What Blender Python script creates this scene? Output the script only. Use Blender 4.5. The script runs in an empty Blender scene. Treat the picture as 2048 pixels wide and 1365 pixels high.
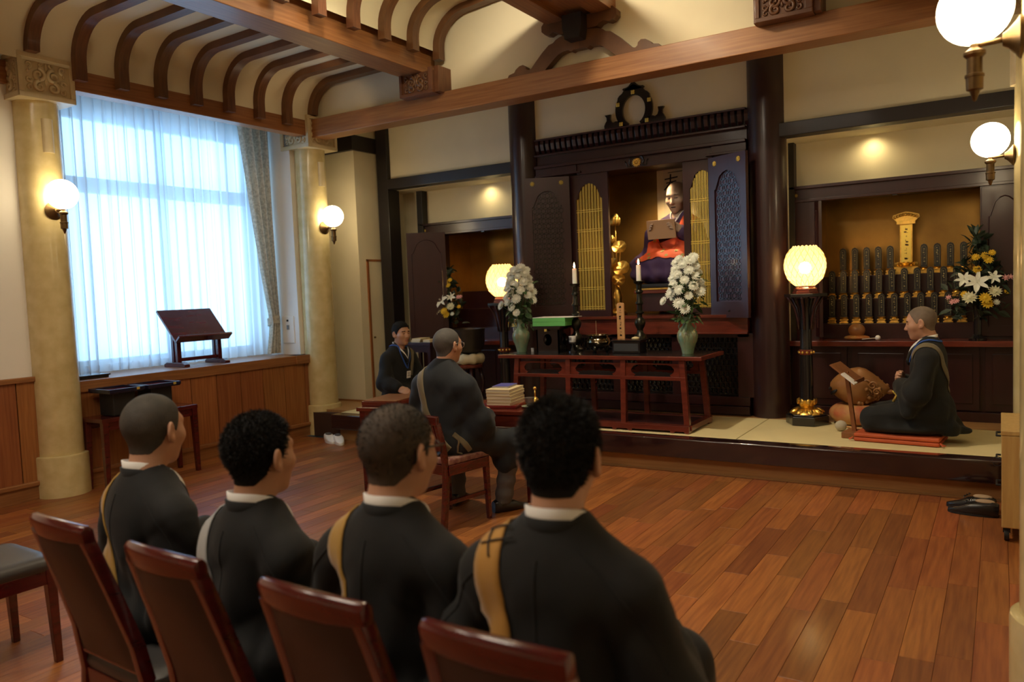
import bpy, bmesh, math, random
import numpy as np
from mathutils import Vector, Matrix

random.seed(11)
PI = math.pi
S = bpy.context.scene
COL = S.collection

# ------------------------------------------------------------------ camera
cam_d = bpy.data.cameras.new('camera')
cam = bpy.data.objects.new('camera', cam_d)
COL.objects.link(cam)
cam_d.sensor_width = 36.0
cam_d.lens = 36.0 * 1560.0 / 2048.0
cam_d.clip_start = 0.05
YAW, PITCH, ROLL = math.radians(32.1905), math.radians(-3.6650), math.radians(-2.2452)
_f = Vector((-math.sin(YAW) * math.cos(PITCH), math.cos(YAW) * math.cos(PITCH), math.sin(PITCH)))
_r = Vector((math.cos(YAW), math.sin(YAW), 0.0))
_u = _r.cross(_f)
_r2 = math.cos(ROLL) * _r + math.sin(ROLL) * _u
_u2 = -math.sin(ROLL) * _r + math.cos(ROLL) * _u
cam.matrix_world = Matrix(((_r2.x, _u2.x, -_f.x, 0.0), (_r2.y, _u2.y, -_f.y, 0.0), (_r2.z, _u2.z, -_f.z, 1.5), (0, 0, 0, 1)))
cam_d.dof.use_dof = True
cam_d.dof.focus_distance = 4.9
cam_d.dof.aperture_fstop = 2.4
S.camera = cam

# ------------------------------------------------------------------ world (daylight outside), lamps, exposure
S.view_settings.view_transform = 'Standard'
S.view_settings.look = 'None'
S.view_settings.gamma = 1.0
S.view_settings.use_curve_mapping = False
S.view_settings.exposure = 0.95
W = bpy.data.worlds.new('world'); S.world = W; W.use_nodes = True
W.node_tree.nodes['Background'].inputs['Color'].default_value = (0.43, 0.69, 1.0, 1)
W.node_tree.nodes['Background'].inputs['Strength'].default_value = 2.7
S.cycles.max_bounces = 8
S.cycles.diffuse_bounces = 4
S.cycles.glossy_bounces = 3
S.cycles.transparent_max_bounces = 8
S.cycles.sample_clamp_indirect = 4.0
S.cycles.caustics_reflective = False
S.cycles.caustics_refractive = False
S.cycles.use_denoising = True
WARM = (1.0, 0.78, 0.50)

def lamp(name, kind, loc, energy, color=WARM, aim=None, size=0.2, size_y=None, spot=1.2, blend=0.6):
    d = bpy.data.lights.new(name, kind); d.energy = energy; d.color = color
    if kind == 'AREA':
        d.size = size
        if size_y: d.shape = 'RECTANGLE'; d.size_y = size_y
        else: d.shape = 'DISK'
    else:
        d.shadow_soft_size = size
    if kind == 'SPOT': d.spot_size = spot; d.spot_blend = blend
    o = bpy.data.objects.new(name, d); COL.objects.link(o); o.location = loc
    if aim is not None:
        o.rotation_euler = (Vector(aim) - Vector(loc)).to_track_quat('-Z', 'Y').to_euler()
    return o

# window portal, ceiling downlights, alcove downlights, an added, unseen fill light over the rear of the hall
_p = lamp('window_portal', 'AREA', (-7.22, 4.88, 2.12), 1.0, (1, 1, 1), aim=(0, 4.88, 2.12), size=2.2, size_y=2.5)
_p.data.cycles.is_portal = True
for i, (lx, ly, e) in enumerate(((-4.1, 4.3, 75), (-2.6, 4.5, 140), (-1.0, 4.3, 95))):
    lamp('ceiling_downlight', 'SPOT', (lx, ly, 4.2), e, (1.0, 0.85, 0.62), aim=(lx, ly + 0.75, 0), size=0.07, spot=2.3, blend=0.8)
lamp('beam_spot', 'SPOT', (-2.95, 4.55, 4.12), 62, (1.0, 0.84, 0.60), aim=(-2.95, 6.1, 3.25), size=0.05, spot=2.0, blend=0.7)
lamp('rear_fill_light', 'AREA', (-2.6, 0.3, 4.1), 75, (1.0, 0.88, 0.72), aim=(-2.6, 0.3, 0), size=3.0, size_y=1.6)
for lx, e in ((-4.95, 6), (-0.95, 6)):
    lamp('alcove_downlight', 'SPOT', (lx, 7.465, 2.737), e, (1.0, 0.78, 0.40), aim=(lx, 7.50, 1.5), size=0.10, spot=2.9, blend=0.8)
lamp('shrine_downlight', 'SPOT', (-2.95, 7.42, 2.57), 16, (1.0, 0.70, 0.38), aim=(-2.9, 7.6, 1.0), size=0.04, spot=2.2, blend=0.6)
for lx in (-5.15, -0.75):
    lamp('tablet_shelf_light', 'SPOT', (lx, 7.62, 2.17), 3.5, (1.0, 0.70, 0.36), aim=(lx, 7.75, 1.2), size=0.03, spot=2.2, blend=0.6)
for sx in (-1, 1):
    lamp('ridge_fill_strip', 'AREA', (-3.05 + sx * 0.42, 3.2, 4.0), 13, (1.0, 0.86, 0.56), aim=(-3.05 + sx * 1.5, 3.2, 4.02), size=4.0, size_y=0.12)  # added strips, out of view, brightening the upper vault and gable
lamp('ceiling_spot', 'SPOT', (-5.15, 5.28, 3.70), 3, (1.0, 0.70, 0.40), aim=(-5.35, 5.4, 3.6), size=0.02, spot=1.6, blend=0.5)

# ------------------------------------------------------------------ materials
def _nt(name):
    m = bpy.data.materials.new(name); m.use_nodes = True
    nt = m.node_tree; b = nt.nodes['Principled BSDF']
    return m, nt, b

def mat(name, col, rough=0.5, metal=0.0, coat=0.0, var=0.0, nscale=8.0, stretch=(1, 1, 1), bump=0.0, bscale=60.0, sheen=0.0, spec=0.5, col2=None, objvar=0.0, trans=0.0):
    m, nt, b = _nt(name)
    N, L = nt.nodes, nt.links
    b.inputs['Base Color'].default_value = (*col, 1)
    b.inputs['Roughness'].default_value = rough
    b.inputs['Metallic'].default_value = metal
    b.inputs['Coat Weight'].default_value = coat
    b.inputs['Coat Roughness'].default_value = 0.12
    b.inputs['Sheen Weight'].default_value = sheen
    b.inputs['Specular IOR Level'].default_value = spec
    if var or col2 or bump or objvar:
        tc = N.new('ShaderNodeTexCoord'); mp = N.new('ShaderNodeMapping')
        mp.inputs['Scale'].default_value = stretch
        L.new(tc.outputs['Object'], mp.inputs['Vector'])
        vec = mp.outputs['Vector']
        oi = N.new('ShaderNodeObjectInfo')
        if objvar:
            mul = N.new('ShaderNodeVectorMath'); mul.operation = 'ADD'
            sc = N.new('ShaderNodeMath'); sc.operation = 'MULTIPLY'; sc.inputs[1].default_value = 91.0
            L.new(oi.outputs['Random'], sc.inputs[0]); L.new(vec, mul.inputs[0]); L.new(sc.outputs[0], mul.inputs[1])
            vec = mul.outputs[0]
        no = N.new('ShaderNodeTexNoise'); no.inputs['Scale'].default_value = nscale; no.inputs['Detail'].default_value = 5.0
        L.new(vec, no.inputs['Vector'])
        rp = N.new('ShaderNodeValToRGB')
        c2 = col2 if col2 else tuple(c * (1 - var) for c in col)
        c1 = col if col2 else tuple(min(1, c * (1 + var)) for c in col)
        rp.color_ramp.elements[0].position = 0.32; rp.color_ramp.elements[1].position = 0.68
        rp.color_ramp.elements[0].color = (*c2, 1); rp.color_ramp.elements[1].color = (*c1, 1)
        L.new(no.outputs['Fac'], rp.inputs['Fac'])
        out = rp.outputs['Color']
        if objvar:
            hs = N.new('ShaderNodeHueSaturation')
            mr = N.new('ShaderNodeMapRange'); mr.inputs[3].default_value = 1 - objvar; mr.inputs[4].default_value = 1 + objvar
            L.new(oi.outputs['Random'], mr.inputs[0]); L.new(mr.outputs[0], hs.inputs['Value'])
            wn = N.new('ShaderNodeTexWhiteNoise'); wn.noise_dimensions = '1D'; L.new(oi.outputs['Random'], wn.inputs['W'])
            m2 = N.new('ShaderNodeMapRange'); m2.inputs[3].default_value = 0.492; m2.inputs[4].default_value = 0.508
            L.new(wn.outputs['Value'], m2.inputs[0]); L.new(m2.outputs[0], hs.inputs['Hue'])
            L.new(out, hs.inputs['Color']); out = hs.outputs['Color']
        if var or col2 or objvar: L.new(out, b.inputs['Base Color'])
        if bump:
            bn = N.new('ShaderNodeTexNoise'); bn.inputs['Scale'].default_value = bscale; bn.inputs['Detail'].default_value = 3.0
            L.new(vec, bn.inputs['Vector'])
            bp = N.new('ShaderNodeBump'); bp.inputs['Strength'].default_value = bump; bp.inputs['Distance'].default_value = 0.01
            L.new(bn.outputs['Fac'], bp.inputs['Height']); L.new(bp.outputs['Normal'], b.inputs['Normal'])
    return m

def emit(name, col, strength):
    m, nt, b = _nt(name)
    b.inputs['Base Color'].default_value = (0.9, 0.88, 0.8, 1)
    b.inputs['Emission Color'].default_value = (*col, 1)
    b.inputs['Emission Strength'].default_value = strength
    return m

M = {}
M['plaster'] = mat('plaster', (0.72, 0.655, 0.465), 0.85, var=0.03, nscale=3, bump=0.06, bscale=180)
M['plaster_white'] = mat('plaster_white', (0.83, 0.81, 0.76), 0.8, var=0.02, nscale=3, bump=0.05, bscale=180)
M['beam'] = mat('beam_wood', (0.36, 0.160, 0.055), 0.42, coat=0.15, col2=(0.24, 0.095, 0.030), nscale=7, stretch=(0.35, 9, 9), bump=0.03, bscale=30)
M['beam_y'] = mat('beam_wood_lengthwise', (0.34, 0.145, 0.050), 0.42, coat=0.15, col2=(0.22, 0.085, 0.027), nscale=7, stretch=(9, 0.35, 9), bump=0.03, bscale=30)
M['rib'] = mat('rib_wood', (0.165, 0.068, 0.026), 0.45, coat=0.1, col2=(0.10, 0.039, 0.016), nscale=6, stretch=(1, 8, 1), objvar=0.12)
M['plank'] = mat('floor_plank_wood', (0.345, 0.118, 0.030), 0.42, coat=0.18, col2=(0.21, 0.060, 0.016), nscale=4, stretch=(14, 0.8, 14), objvar=0.30, bump=0.03, bscale=14)
M['plank_gap'] = mat('floor_joint', (0.05, 0.02, 0.01), 0.8)
M['wains'] = mat('wainscot_wood', (0.36, 0.135, 0.042), 0.4, coat=0.15, col2=(0.24, 0.080, 0.024), nscale=5, stretch=(12, 12, 0.5), objvar=0.13)
M['marble'] = mat('cream_marble', (0.68, 0.57, 0.30), 0.16, coat=0.3, col2=(0.56, 0.45, 0.21), nscale=9, bump=0.0)
M['marble_cap'] = mat('cream_stone', (0.68, 0.58, 0.36), 0.3, coat=0.2, col2=(0.58, 0.48, 0.28), nscale=9)
M['lacq'] = mat('dark_red_lacquer', (0.036, 0.009, 0.010), 0.32, coat=0.2, col2=(0.028, 0.007, 0.008), nscale=5, stretch=(3, 3, 0.6))
M['lacq_table'] = mat('cherry_lacquer', (0.17, 0.030, 0.016), 0.24, coat=0.5, col2=(0.10, 0.018, 0.011), nscale=5, stretch=(1, 6, 6))
M['post'] = mat('dark_post_wood', (0.014, 0.009, 0.009), 0.5, coat=0.08, col2=(0.010, 0.007, 0.007), nscale=8, stretch=(6, 6, 0.4))
M['pillar'] = mat('pillar_lacquer', (0.032, 0.011, 0.011), 0.34, coat=0.25, col2=(0.023, 0.008, 0.009), nscale=5, stretch=(6, 6, 0.4))
M['black'] = mat('black_lacquer', (0.010, 0.009, 0.010), 0.22, coat=0.5)
M['matte_black'] = mat('matte_black', (0.008, 0.008, 0.009), 0.6)
M['gold'] = mat('gold_leaf', (0.86, 0.55, 0.13), 0.32, metal=1.0, var=0.15, nscale=30, bump=0.05)
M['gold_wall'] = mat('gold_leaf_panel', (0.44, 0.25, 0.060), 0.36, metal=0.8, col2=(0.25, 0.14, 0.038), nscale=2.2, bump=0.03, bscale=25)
M['gold_paint'] = mat('gold_paint', (0.80, 0.60, 0.13), 0.4, metal=0.5)
M['bronze'] = mat('aged_bronze', (0.17, 0.105, 0.045), 0.35, metal=0.9, var=0.25, nscale=14)
M['dark_bronze'] = mat('dark_bronze', (0.035, 0.034, 0.026), 0.28, metal=0.85, var=0.3, nscale=20)
M['tatami'] = mat('tatami_straw', (0.72, 0.61, 0.32), 0.75, var=0.06, nscale=160, stretch=(0.05, 1, 1), bump=0.04, bscale=300)
M['tatami_edge'] = mat('tatami_edging', (0.42, 0.36, 0.20), 0.8)
M['stage_board'] = mat('stage_board', (0.44, 0.24, 0.09), 0.4, coat=0.2, col2=(0.34, 0.17, 0.06), nscale=5, stretch=(0.5, 12, 12))
M['stage_board_y'] = mat('stage_side_board', (0.44, 0.24, 0.09), 0.4, coat=0.2, col2=(0.34, 0.17, 0.06), nscale=5, stretch=(12, 0.5, 12))
M['nosing'] = mat('stage_edge_lacquer', (0.026, 0.009, 0.009), 0.10, coat=0.8)
M['alum'] = mat('window_frame_metal', (0.30, 0.32, 0.34), 0.4, metal=0.6)
M['globe'] = emit('lit_globe_glass', (1.0, 0.80, 0.50), 7.0)
M['cherry'] = mat('chair_cherry_wood', (0.092, 0.0075, 0.0075), 0.20, coat=0.6, col2=(0.055, 0.0055, 0.0055), nscale=5, stretch=(2, 2, 9))
M['leather'] = mat('brown_leather', (0.024, 0.0165, 0.0150), 0.42, var=0.12, nscale=5, bump=0.12, bscale=420)
M['leather_grey'] = mat('seat_leather', (0.050, 0.047, 0.046), 0.38, var=0.1, nscale=5, bump=0.1, bscale=400)
M['robe'] = mat('black_robe_cloth', (0.0105, 0.0112, 0.0115), 0.8, sheen=0.07, var=0.18, nscale=6, bump=0.10, bscale=260, spec=0.3)
M['robe_blue'] = mat('navy_black_robe_cloth', (0.0120, 0.0155, 0.0205), 0.75, sheen=0.08, var=0.18, nscale=6, bump=0.10, bscale=260, spec=0.3)
M['skin'] = mat('skin', (0.52, 0.285, 0.18), 0.5, var=0.06, nscale=14, bump=0.05, bscale=150)
M['skin'].node_tree.nodes['Principled BSDF'].inputs['Subsurface Weight'].default_value = 0.08
M['skin'].node_tree.nodes['Principled BSDF'].inputs['Subsurface Radius'].default_value = (0.01, 0.004, 0.002)
M['lip'] = mat('lip_skin', (0.42, 0.17, 0.13), 0.45)
M['eye'] = mat('dark_eye', (0.02, 0.013, 0.01), 0.2)
M['hair'] = mat('black_hair', (0.006, 0.0055, 0.0055), 0.75, var=0.2, nscale=40, bump=0.15, bscale=300, spec=0.25)
M['hair_strand'] = mat('black_hair_strands', (0.011, 0.0105, 0.0105), 0.6, spec=0.3)
M['hair_stubble'] = mat('shaved_scalp', (0.17, 0.125, 0.090), 0.6, var=0.25, nscale=14, bump=0.3, bscale=340)
M['hair_grey'] = mat('greying_cropped_hair', (0.105, 0.098, 0.090), 0.65, col2=(0.055, 0.052, 0.050), nscale=10, bump=0.4, bscale=340)
M['hair_crop'] = mat('close_cropped_hair', (0.050, 0.044, 0.036), 0.7, var=0.35, nscale=16, bump=0.4, bscale=340)
M['hair_thin'] = mat('thinning_cropped_hair', (0.026, 0.022, 0.018), 0.7, col2=(0.085, 0.058, 0.038), nscale=9, bump=0.4, bscale=340)
M['white_cloth'] = mat('white_cloth', (0.80, 0.79, 0.76), 0.8, bump=0.05, bscale=200)
M['sash_mustard'] = mat('mustard_stole_cloth', (0.38, 0.215, 0.035), 0.75, sheen=0.2, var=0.08, nscale=8, bump=0.08, bscale=300)
M['sash_amber'] = mat('amber_stole_cloth', (0.43, 0.215, 0.035), 0.75, sheen=0.2, var=0.08, nscale=8, bump=0.08, bscale=300)
M['sash_grey'] = mat('grey_stole_cloth', (0.36, 0.37, 0.37), 0.8, sheen=0.2, var=0.06, nscale=8, bump=0.08, bscale=300)
M['sash_olive'] = mat('olive_stole_cloth', (0.150, 0.120, 0.065), 0.8, sheen=0.15, var=0.06, nscale=8, bump=0.08, bscale=300)
M['trousers'] = mat('grey_trousers', (0.085, 0.080, 0.080), 0.85, var=0.12, nscale=7)
M['shoe_black'] = mat('black_shoe_leather', (0.008, 0.008, 0.009), 0.28, coat=0.3)
M['shoe_white'] = mat('white_slipper', (0.80, 0.79, 0.76), 0.6)
M['shoe_lining'] = mat('shoe_lining', (0.38, 0.27, 0.17), 0.8)
M['blue_strap'] = mat('blue_lanyard', (0.02, 0.08, 0.36), 0.6)
M['spectacle'] = mat('spectacle_frame', (0.012, 0.011, 0.012), 0.3)
M['steel'] = mat('bright_steel', (0.62, 0.62, 0.62), 0.25, metal=1.0)
# ------------------------------------------------------------------ mesh helpers
class MB:
    """Collects vertices and faces of one mesh."""
    def __init__(s): s.v = []; s.f = []; s.mi = []; s.cur = 0
    def add(s, vs, fs, mtx=None):
        b = len(s.v)
        s.v += [tuple(mtx @ Vector(p)) for p in vs] if mtx is not None else [tuple(p) for p in vs]
        s.f += [tuple(i + b for i in q) for q in fs]; s.mi += [s.cur] * len(fs)
        return s
    def box(s, c, d, rot=None):
        x, y, z = d[0] / 2, d[1] / 2, d[2] / 2
        vs = [Vector(p) for p in ((-x, -y, -z), (x, -y, -z), (x, y, -z), (-x, y, -z), (-x, -y, z), (x, -y, z), (x, y, z), (-x, y, z))]
        if rot is not None:
            R = rot if isinstance(rot, Matrix) else Matrix.Rotation(rot, 3, 'Z')
            vs = [R @ p for p in vs]
        vs = [p + Vector(c) for p in vs]
        return s.add(vs, [(0, 3, 2, 1), (4, 5, 6, 7), (0, 1, 5, 4), (1, 2, 6, 5), (2, 3, 7, 6), (3, 0, 4, 7)])
    def span(s, a, b):
        return s.box([(p + q) / 2 for p, q in zip(a, b)], [abs(q - p) for p, q in zip(a, b)])
    def beam(s, a, b, w, h, up=(0, 0, 1), w2=None, h2=None):
        a, b = Vector(a), Vector(b); d = (b - a).normalized()
        x = d.cross(Vector(up))
        if x.length < 1e-4: x = d.cross(Vector((0, 1, 0)))
        x.normalize(); z = x.cross(d)
        w2 = w if w2 is None else w2; h2 = h if h2 is None else h2
        vs = [a - x * w / 2 - z * h / 2, a + x * w / 2 - z * h / 2, a + x * w / 2 + z * h / 2, a - x * w / 2 + z * h / 2,
              b - x * w2 / 2 - z * h2 / 2, b + x * w2 / 2 - z * h2 / 2, b + x * w2 / 2 + z * h2 / 2, b - x * w2 / 2 + z * h2 / 2]
        return s.add(vs, [(0, 1, 2, 3), (7, 6, 5, 4), (4, 5, 1, 0), (5, 6, 2, 1), (6, 7, 3, 2), (7, 4, 0, 3)])
    def lathe(s, prof, c=(0, 0, 0), n=24, axis='Z', mtx=None):
        vs, fs = [], []
        for r, z in prof:
            for k in range(n):
                a = 2 * PI * k / n
                vs.append((r * math.cos(a), r * math.sin(a), z))
        m = len(prof)
        for i in range(m - 1):
            for k in range(n):
                k2 = (k + 1) % n
                fs.append((i * n + k, i * n + k2, (i + 1) * n + k2, (i + 1) * n + k))
        if prof[0][0] > 1e-6: fs.append(tuple(reversed(range(n))))
        if prof[-1][0] > 1e-6: fs.append(tuple((m - 1) * n + k for k in range(n)))
        R = Matrix.Identity(4)
        if axis == 'X': R = Matrix.Rotation(PI / 2, 4, 'Y')
        if axis == 'Y': R = Matrix.Rotation(-PI / 2, 4, 'X')
        T = Matrix.Translation(Vector(c)) @ R
        if mtx is not None: T = mtx @ T
        return s.add(vs, fs, T)
    def ell(s, c, r, n=16, m=10, mtx=None):
        r = (r, r, r) if isinstance(r, (int, float)) else r
        vs, fs = [], []
        for i in range(m + 1):
            t = PI * i / m
            for k in range(n):
                a = 2 * PI * k / n
                vs.append((r[0] * math.sin(t) * math.cos(a), r[1] * math.sin(t) * math.sin(a), r[2] * math.cos(t)))
        for i in range(m):
            for k in range(n):
                k2 = (k + 1) % n
                fs.append((i * n + k, (i + 1) * n + k, (i + 1) * n + k2, i * n + k2))
        T = Matrix.Translation(Vector(c))
        if mtx is not None: T = T @ mtx
        return s.add(vs, fs, T)
    def tube(s, pts, r, n=8, closed=False):
        P = [Vector(p) for p in pts]; k = len(P)
        rs = [r] * k if isinstance(r, (int, float)) else list(r)
        vs, fs = [], []
        prev = None
        for i in range(k):
            d = (P[(i + 1) % k] - P[i - 1]) if closed else (P[min(i + 1, k - 1)] - P[max(i - 1, 0)])
            d.normalize()
            ref = prev if prev is not None else (Vector((0, 0, 1)) if abs(d.z) < 0.9 else Vector((1, 0, 0)))
            x = ref - d * ref.dot(d)
            if x.length < 1e-5: x = d.orthogonal()
            x.normalize(); prev = x; y = d.cross(x)
            for j in range(n):
                a = 2 * PI * j / n
                vs.append(P[i] + (x * math.cos(a) + y * math.sin(a)) * rs[i])
        for i in range(k if closed else k - 1):
            i2 = (i + 1) % k
            for j in range(n):
                j2 = (j + 1) % n
                fs.append((i * n + j, i * n + j2, i2 * n + j2, i2 * n + j))
        if not closed:
            fs.append(tuple(reversed(range(n)))); fs.append(tuple((k - 1) * n + j for j in range(n)))
        return s.add(vs, fs)
    def prism(s, outline, t0, t1, plane='XZ', mtx=None):
        """Extrudes a 2-D outline between t0 and t1 along the axis that the plane lacks."""
        n = len(outline)
        def p3(a, b, t): return {'XZ': (a, t, b), 'XY': (a, b, t), 'YZ': (t, a, b)}[plane]
        vs = [p3(a, b, t0) for a, b in outline] + [p3(a, b, t1) for a, b in outline]
        fs = [tuple(range(n)), tuple(range(2 * n - 1, n - 1, -1))] + [(i, i + n, (i + 1) % n + n, (i + 1) % n) for i in range(n)]
        return s.add(vs, fs, mtx)
    def strip(s, A, B, closed=False):
        """Quads between two equally long rows of points."""
        k = len(A); vs = list(A) + list(B)
        fs = [(i, (i + 1) % k, (i + 1) % k + k, i + k) for i in range(k if closed else k - 1)]
        return s.add(vs, fs)
    def rows(s, R, closed=False, cap=False):
        k = len(R[0]); vs = [p for r in R for p in r]; fs = []
        for j in range(len(R) - 1):
            for i in range(k if closed else k - 1):
                i2 = (i + 1) % k
                fs.append((j * k + i, j * k + i2, (j + 1) * k + i2, (j + 1) * k + i))
        if cap: fs += [tuple(reversed(range(k))), tuple((len(R) - 1) * k + i for i in range(k))]
        return s.add(vs, fs)

def mesh_of(name, mb, mats, smooth=False, bevel=0.0, seg=2, fix=True):
    me = bpy.data.meshes.new(name)
    me.from_pydata([tuple(p) for p in mb.v], [], mb.f)
    mats = mats if isinstance(mats, (list, tuple)) else [mats]
    for m in mats: me.materials.append(m)
    if len(mats) > 1: me.polygons.foreach_set('material_index', mb.mi)
    if fix or bevel:
        bm = bmesh.new(); bm.from_mesh(me)
        if bevel:
            es = [e for e in bm.edges if len(e.link_faces) == 2 and e.calc_face_angle(0) > 0.5]
            bmesh.ops.bevel(bm, geom=es, offset=bevel, segments=seg, affect='EDGES', profile=0.6, clamp_overlap=True)
        bmesh.ops.recalc_face_normals(bm, faces=bm.faces[:])
        bm.to_mesh(me); bm.free()
    if smooth is True: me.polygons.foreach_set('use_smooth', [True] * len(me.polygons))
    elif smooth: me.polygons.foreach_set('use_smooth', [True] * len(me.polygons)); me.set_sharp_from_angle(angle=smooth)
    me.update()
    return me

def obj(name, mb, mats, parent=None, smooth=False, bevel=0.0, loc=None, rot=None, seg=2, me=None, label=None):
    if me is None: me = mesh_of(name, mb, mats, smooth, bevel, seg)
    o = bpy.data.objects.new(name, me); COL.objects.link(o)
    if parent is not None: o.parent = parent
    if loc is not None: o.location = loc
    if rot is not None: o.rotation_euler = rot if not isinstance(rot, (int, float)) else (0, 0, rot)
    if label: o['label'] = label
    return o

def thing(name, label, cat, loc=(0, 0, 0), rotz=0.0, group=None):
    o = bpy.data.objects.new(name, None); COL.objects.link(o)
    o.empty_display_size = 0.1
    o.location = loc; o.rotation_euler = (0, 0, rotz)
    o['label'] = label; o['category'] = cat
    if group: o['group'] = group
    return o

def tag(o, label, cat, group=None):
    o['label'] = label; o['category'] = cat
    if group: o['group'] = group
    return o

def struct(name, mb, m, parent=None, smooth=False, bevel=0.0, label=None):
    o = obj(name, mb, m, parent, smooth, bevel, label=label)
    if parent is None: o['kind'] = 'structure'
    return o

def sempty(name, label=None, loc=(0, 0, 0), rotz=0.0):
    o = bpy.data.objects.new(name, None); COL.objects.link(o); o.location = loc; o.rotation_euler = (0, 0, rotz)
    o['kind'] = 'structure'
    if label: o['label'] = label
    return o

def dup(root, loc=None, rotz=None, label=None, group=None):
    r = root.copy(); COL.objects.link(r)
    if loc is not None: r.location = loc
    if rotz is not None: r.rotation_euler = (0, 0, rotz)
    if label: r['label'] = label
    if group: r['group'] = group
    for ch in list(root.children):
        c = ch.copy(); COL.objects.link(c); c.parent = r
        for g in list(ch.children):
            d = g.copy(); COL.objects.link(d); d.parent = c
    return r

A60 = math.radians(40)
def arc(cx, cy, r, a0, a1, n):
    return [(cx + r * math.cos(math.radians(a0 + (a1 - a0) * i / n)), cy + r * math.sin(math.radians(a0 + (a1 - a0) * i / n))) for i in range(n + 1)]
# ------------------------------------------------------------------ floor: separate planks over a dark joint bed
XC = -3.05
floor = sempty('floor', 'polished reddish-brown plank floor of the hall')
obj('joint_bed', MB().span((-6.9, -2.6, -0.06), (0.6, 5.96, -0.014)), M['plank_gap'], floor)
PW, PL = 0.1255, 0.832
def plank_mesh(name, w, l):
    b = 0.0014; x, y, h = w / 2 - 0.0006, l / 2 - 0.0006, 0.014
    vs = [(-x, -y, -h), (x, -y, -h), (x, y, -h), (-x, y, -h), (-x, -y, -b), (x, -y, -b), (x, y, -b), (-x, y, -b),
          (-x + b, -y + b, 0), (x - b, -y + b, 0), (x - b, y - b, 0), (-x + b, y - b, 0)]
    fs = [(0, 1, 5, 4), (1, 2, 6, 5), (2, 3, 7, 6), (3, 0, 4, 7), (4, 5, 9, 8), (5, 6, 10, 9), (6, 7, 11, 10), (7, 4, 8, 11), (8, 9, 10, 11)]
    return MB().add(vs, fs)
pm = mesh_of('floor_plank', plank_mesh('p', PW, PL), M['plank'])
_fw, _cl = _f, Vector((0, 0, 1.5))
def view(p):
    q = Vector(p) - _cl; d = q.dot(_f)
    if d < 0.2: return None
    return (1024 + 1560 * q.dot(_r2) / d, 682.5 - 1560 * q.dot(_u2) / d, d)
spots = []
offs = [0.0, 0.47, 0.21, 0.68, 0.36, 0.05, 0.58, 0.29, 0.76, 0.13, 0.51]
nx = int(7.2 / PW)
for i in range(nx):
    x = -6.62 + PW * (i + 0.5)
    y = 5.95 - offs[(i * 7) % 11] * 1.0
    ends = [5.95] ; yy = y if y < 5.94 else y - PL
    if 5.95 - yy > 0.02: spots.append((x, (5.95 + yy) / 2, 5.95 - yy))
    while yy > -2.4:
        spots.append((x, yy - PL / 2, PL)); yy -= PL
def score(s):
    v = view((s[0], s[1], 0))
    if v is None or not (-150 < v[0] < 2200 and 600 < v[1] < 1500): return 0
    if s[0] < -0.9 and s[0] > -2.9 and s[1] < 1.3: return 0
    return 1 / v[2] ** 3
spots.sort(key=score, reverse=True)
rest = MB()
for k, (x, y, l) in enumerate(spots):
    if k < 300:
        o = bpy.data.objects.new('plank', pm); COL.objects.link(o); o.parent = floor
        o.location = (x, y, 0); o.scale = (1, l / PL, 1)
    else:
        t = plank_mesh('p', PW, l)
        rest.add(t.v, t.f, Matrix.Translation((x, y, 0)))
_o = obj('planking', rest, M['plank'], floor); _o['kind'] = 'stuff'

# ------------------------------------------------------------------ raised dais: riser, lacquered edge, tatami mats, rear boards
dais = sempty('dais_floor', 'raised tatami dais in front of the altars')
obj('riser_board', MB().span((-5.93, 5.94, 0.0), (0.6, 5.99, 0.14)), M['stage_board'], dais)
obj('riser_foot', MB().span((-5.93, 5.925, 0.0), (0.6, 5.95, 0.012)), M['stage_board'], dais)
obj('edge_rail', MB().span((-5.97, 5.85, 0.128), (0.6, 6.0, 0.281)), M['nosing'], dais, bevel=0.012, seg=3, smooth=A60)
obj('core', MB().span((-6.9, 6.02, 0.0), (0.6, 7.1, 0.258)), M['plank_gap'], dais)
for i, (a, b) in enumerate(((-5.55, -3.65), (-3.65, -1.75), (-1.75, 0.15))):
    o = obj('tatami_mat', MB().span((a + 0.003, 6.0, 0.25), (b - 0.003, 7.0, 0.281)), M['tatami'], dais, bevel=0.004)
obj('tatami_mat', MB().span((-5.97, 6.0, 0.25), (-5.553, 7.0, 0.281)), M['tatami'], dais, bevel=0.004)
obj('tatami_mat', MB().span((0.153, 6.0, 0.25), (0.6, 7.0, 0.281)), M['tatami'], dais, bevel=0.004)
for a, b in ((-6.0, -4.3), (-4.3, -1.72), (-1.72, 0.6)):
    obj('rear_board', MB().span((a + 0.001, 7.001, 0.25), (b - 0.001, 7.7, 0.283)), M['stage_board'], dais)
for a, b in ((6.1, 6.4), (6.4, 6.7), (6.7, 7.1)):
    obj('side_board', MB().span((-6.75, a + 0.001, 0.25), (-5.973, b - 0.001, 0.283)), M['stage_board_y'], dais)

# ------------------------------------------------------------------ side wall with the window bay
wl = struct('wall_left', MB().span((-6.62, -2.6, 0.9), (-6.49, 3.3, 3.9)), M['plaster_white'])
struct('wall_left_bay', MB().span((-7.3, 2.6, 3.62), (-6.27, 6.6, 3.75)).span((-7.3, 2.6, 3.75), (-6.62, 6.6, 3.9)).span((-7.3, 3.0, 0.0), (-7.14, 6.6, 0.88)).span((-7.3, 3.0, 0.88), (-7.16, 3.84, 3.62)).span((-7.3, 5.94, 0.88), (-7.16, 6.6, 3.62)).span((-7.3, 3.84, 3.29), (-7.16, 5.94, 3.62)).span((-7.3, 3.84, 0.88), (-7.16, 5.94, 0.95)), M['plaster_white'])
struct('wall_left_reveal', MB().span((-7.16, 3.40, 0.88), (-6.55, 3.50, 3.62)).span((-7.16, 6.02, 0.88), (-6.55, 6.12, 3.62)), M['plaster_white'])
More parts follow.
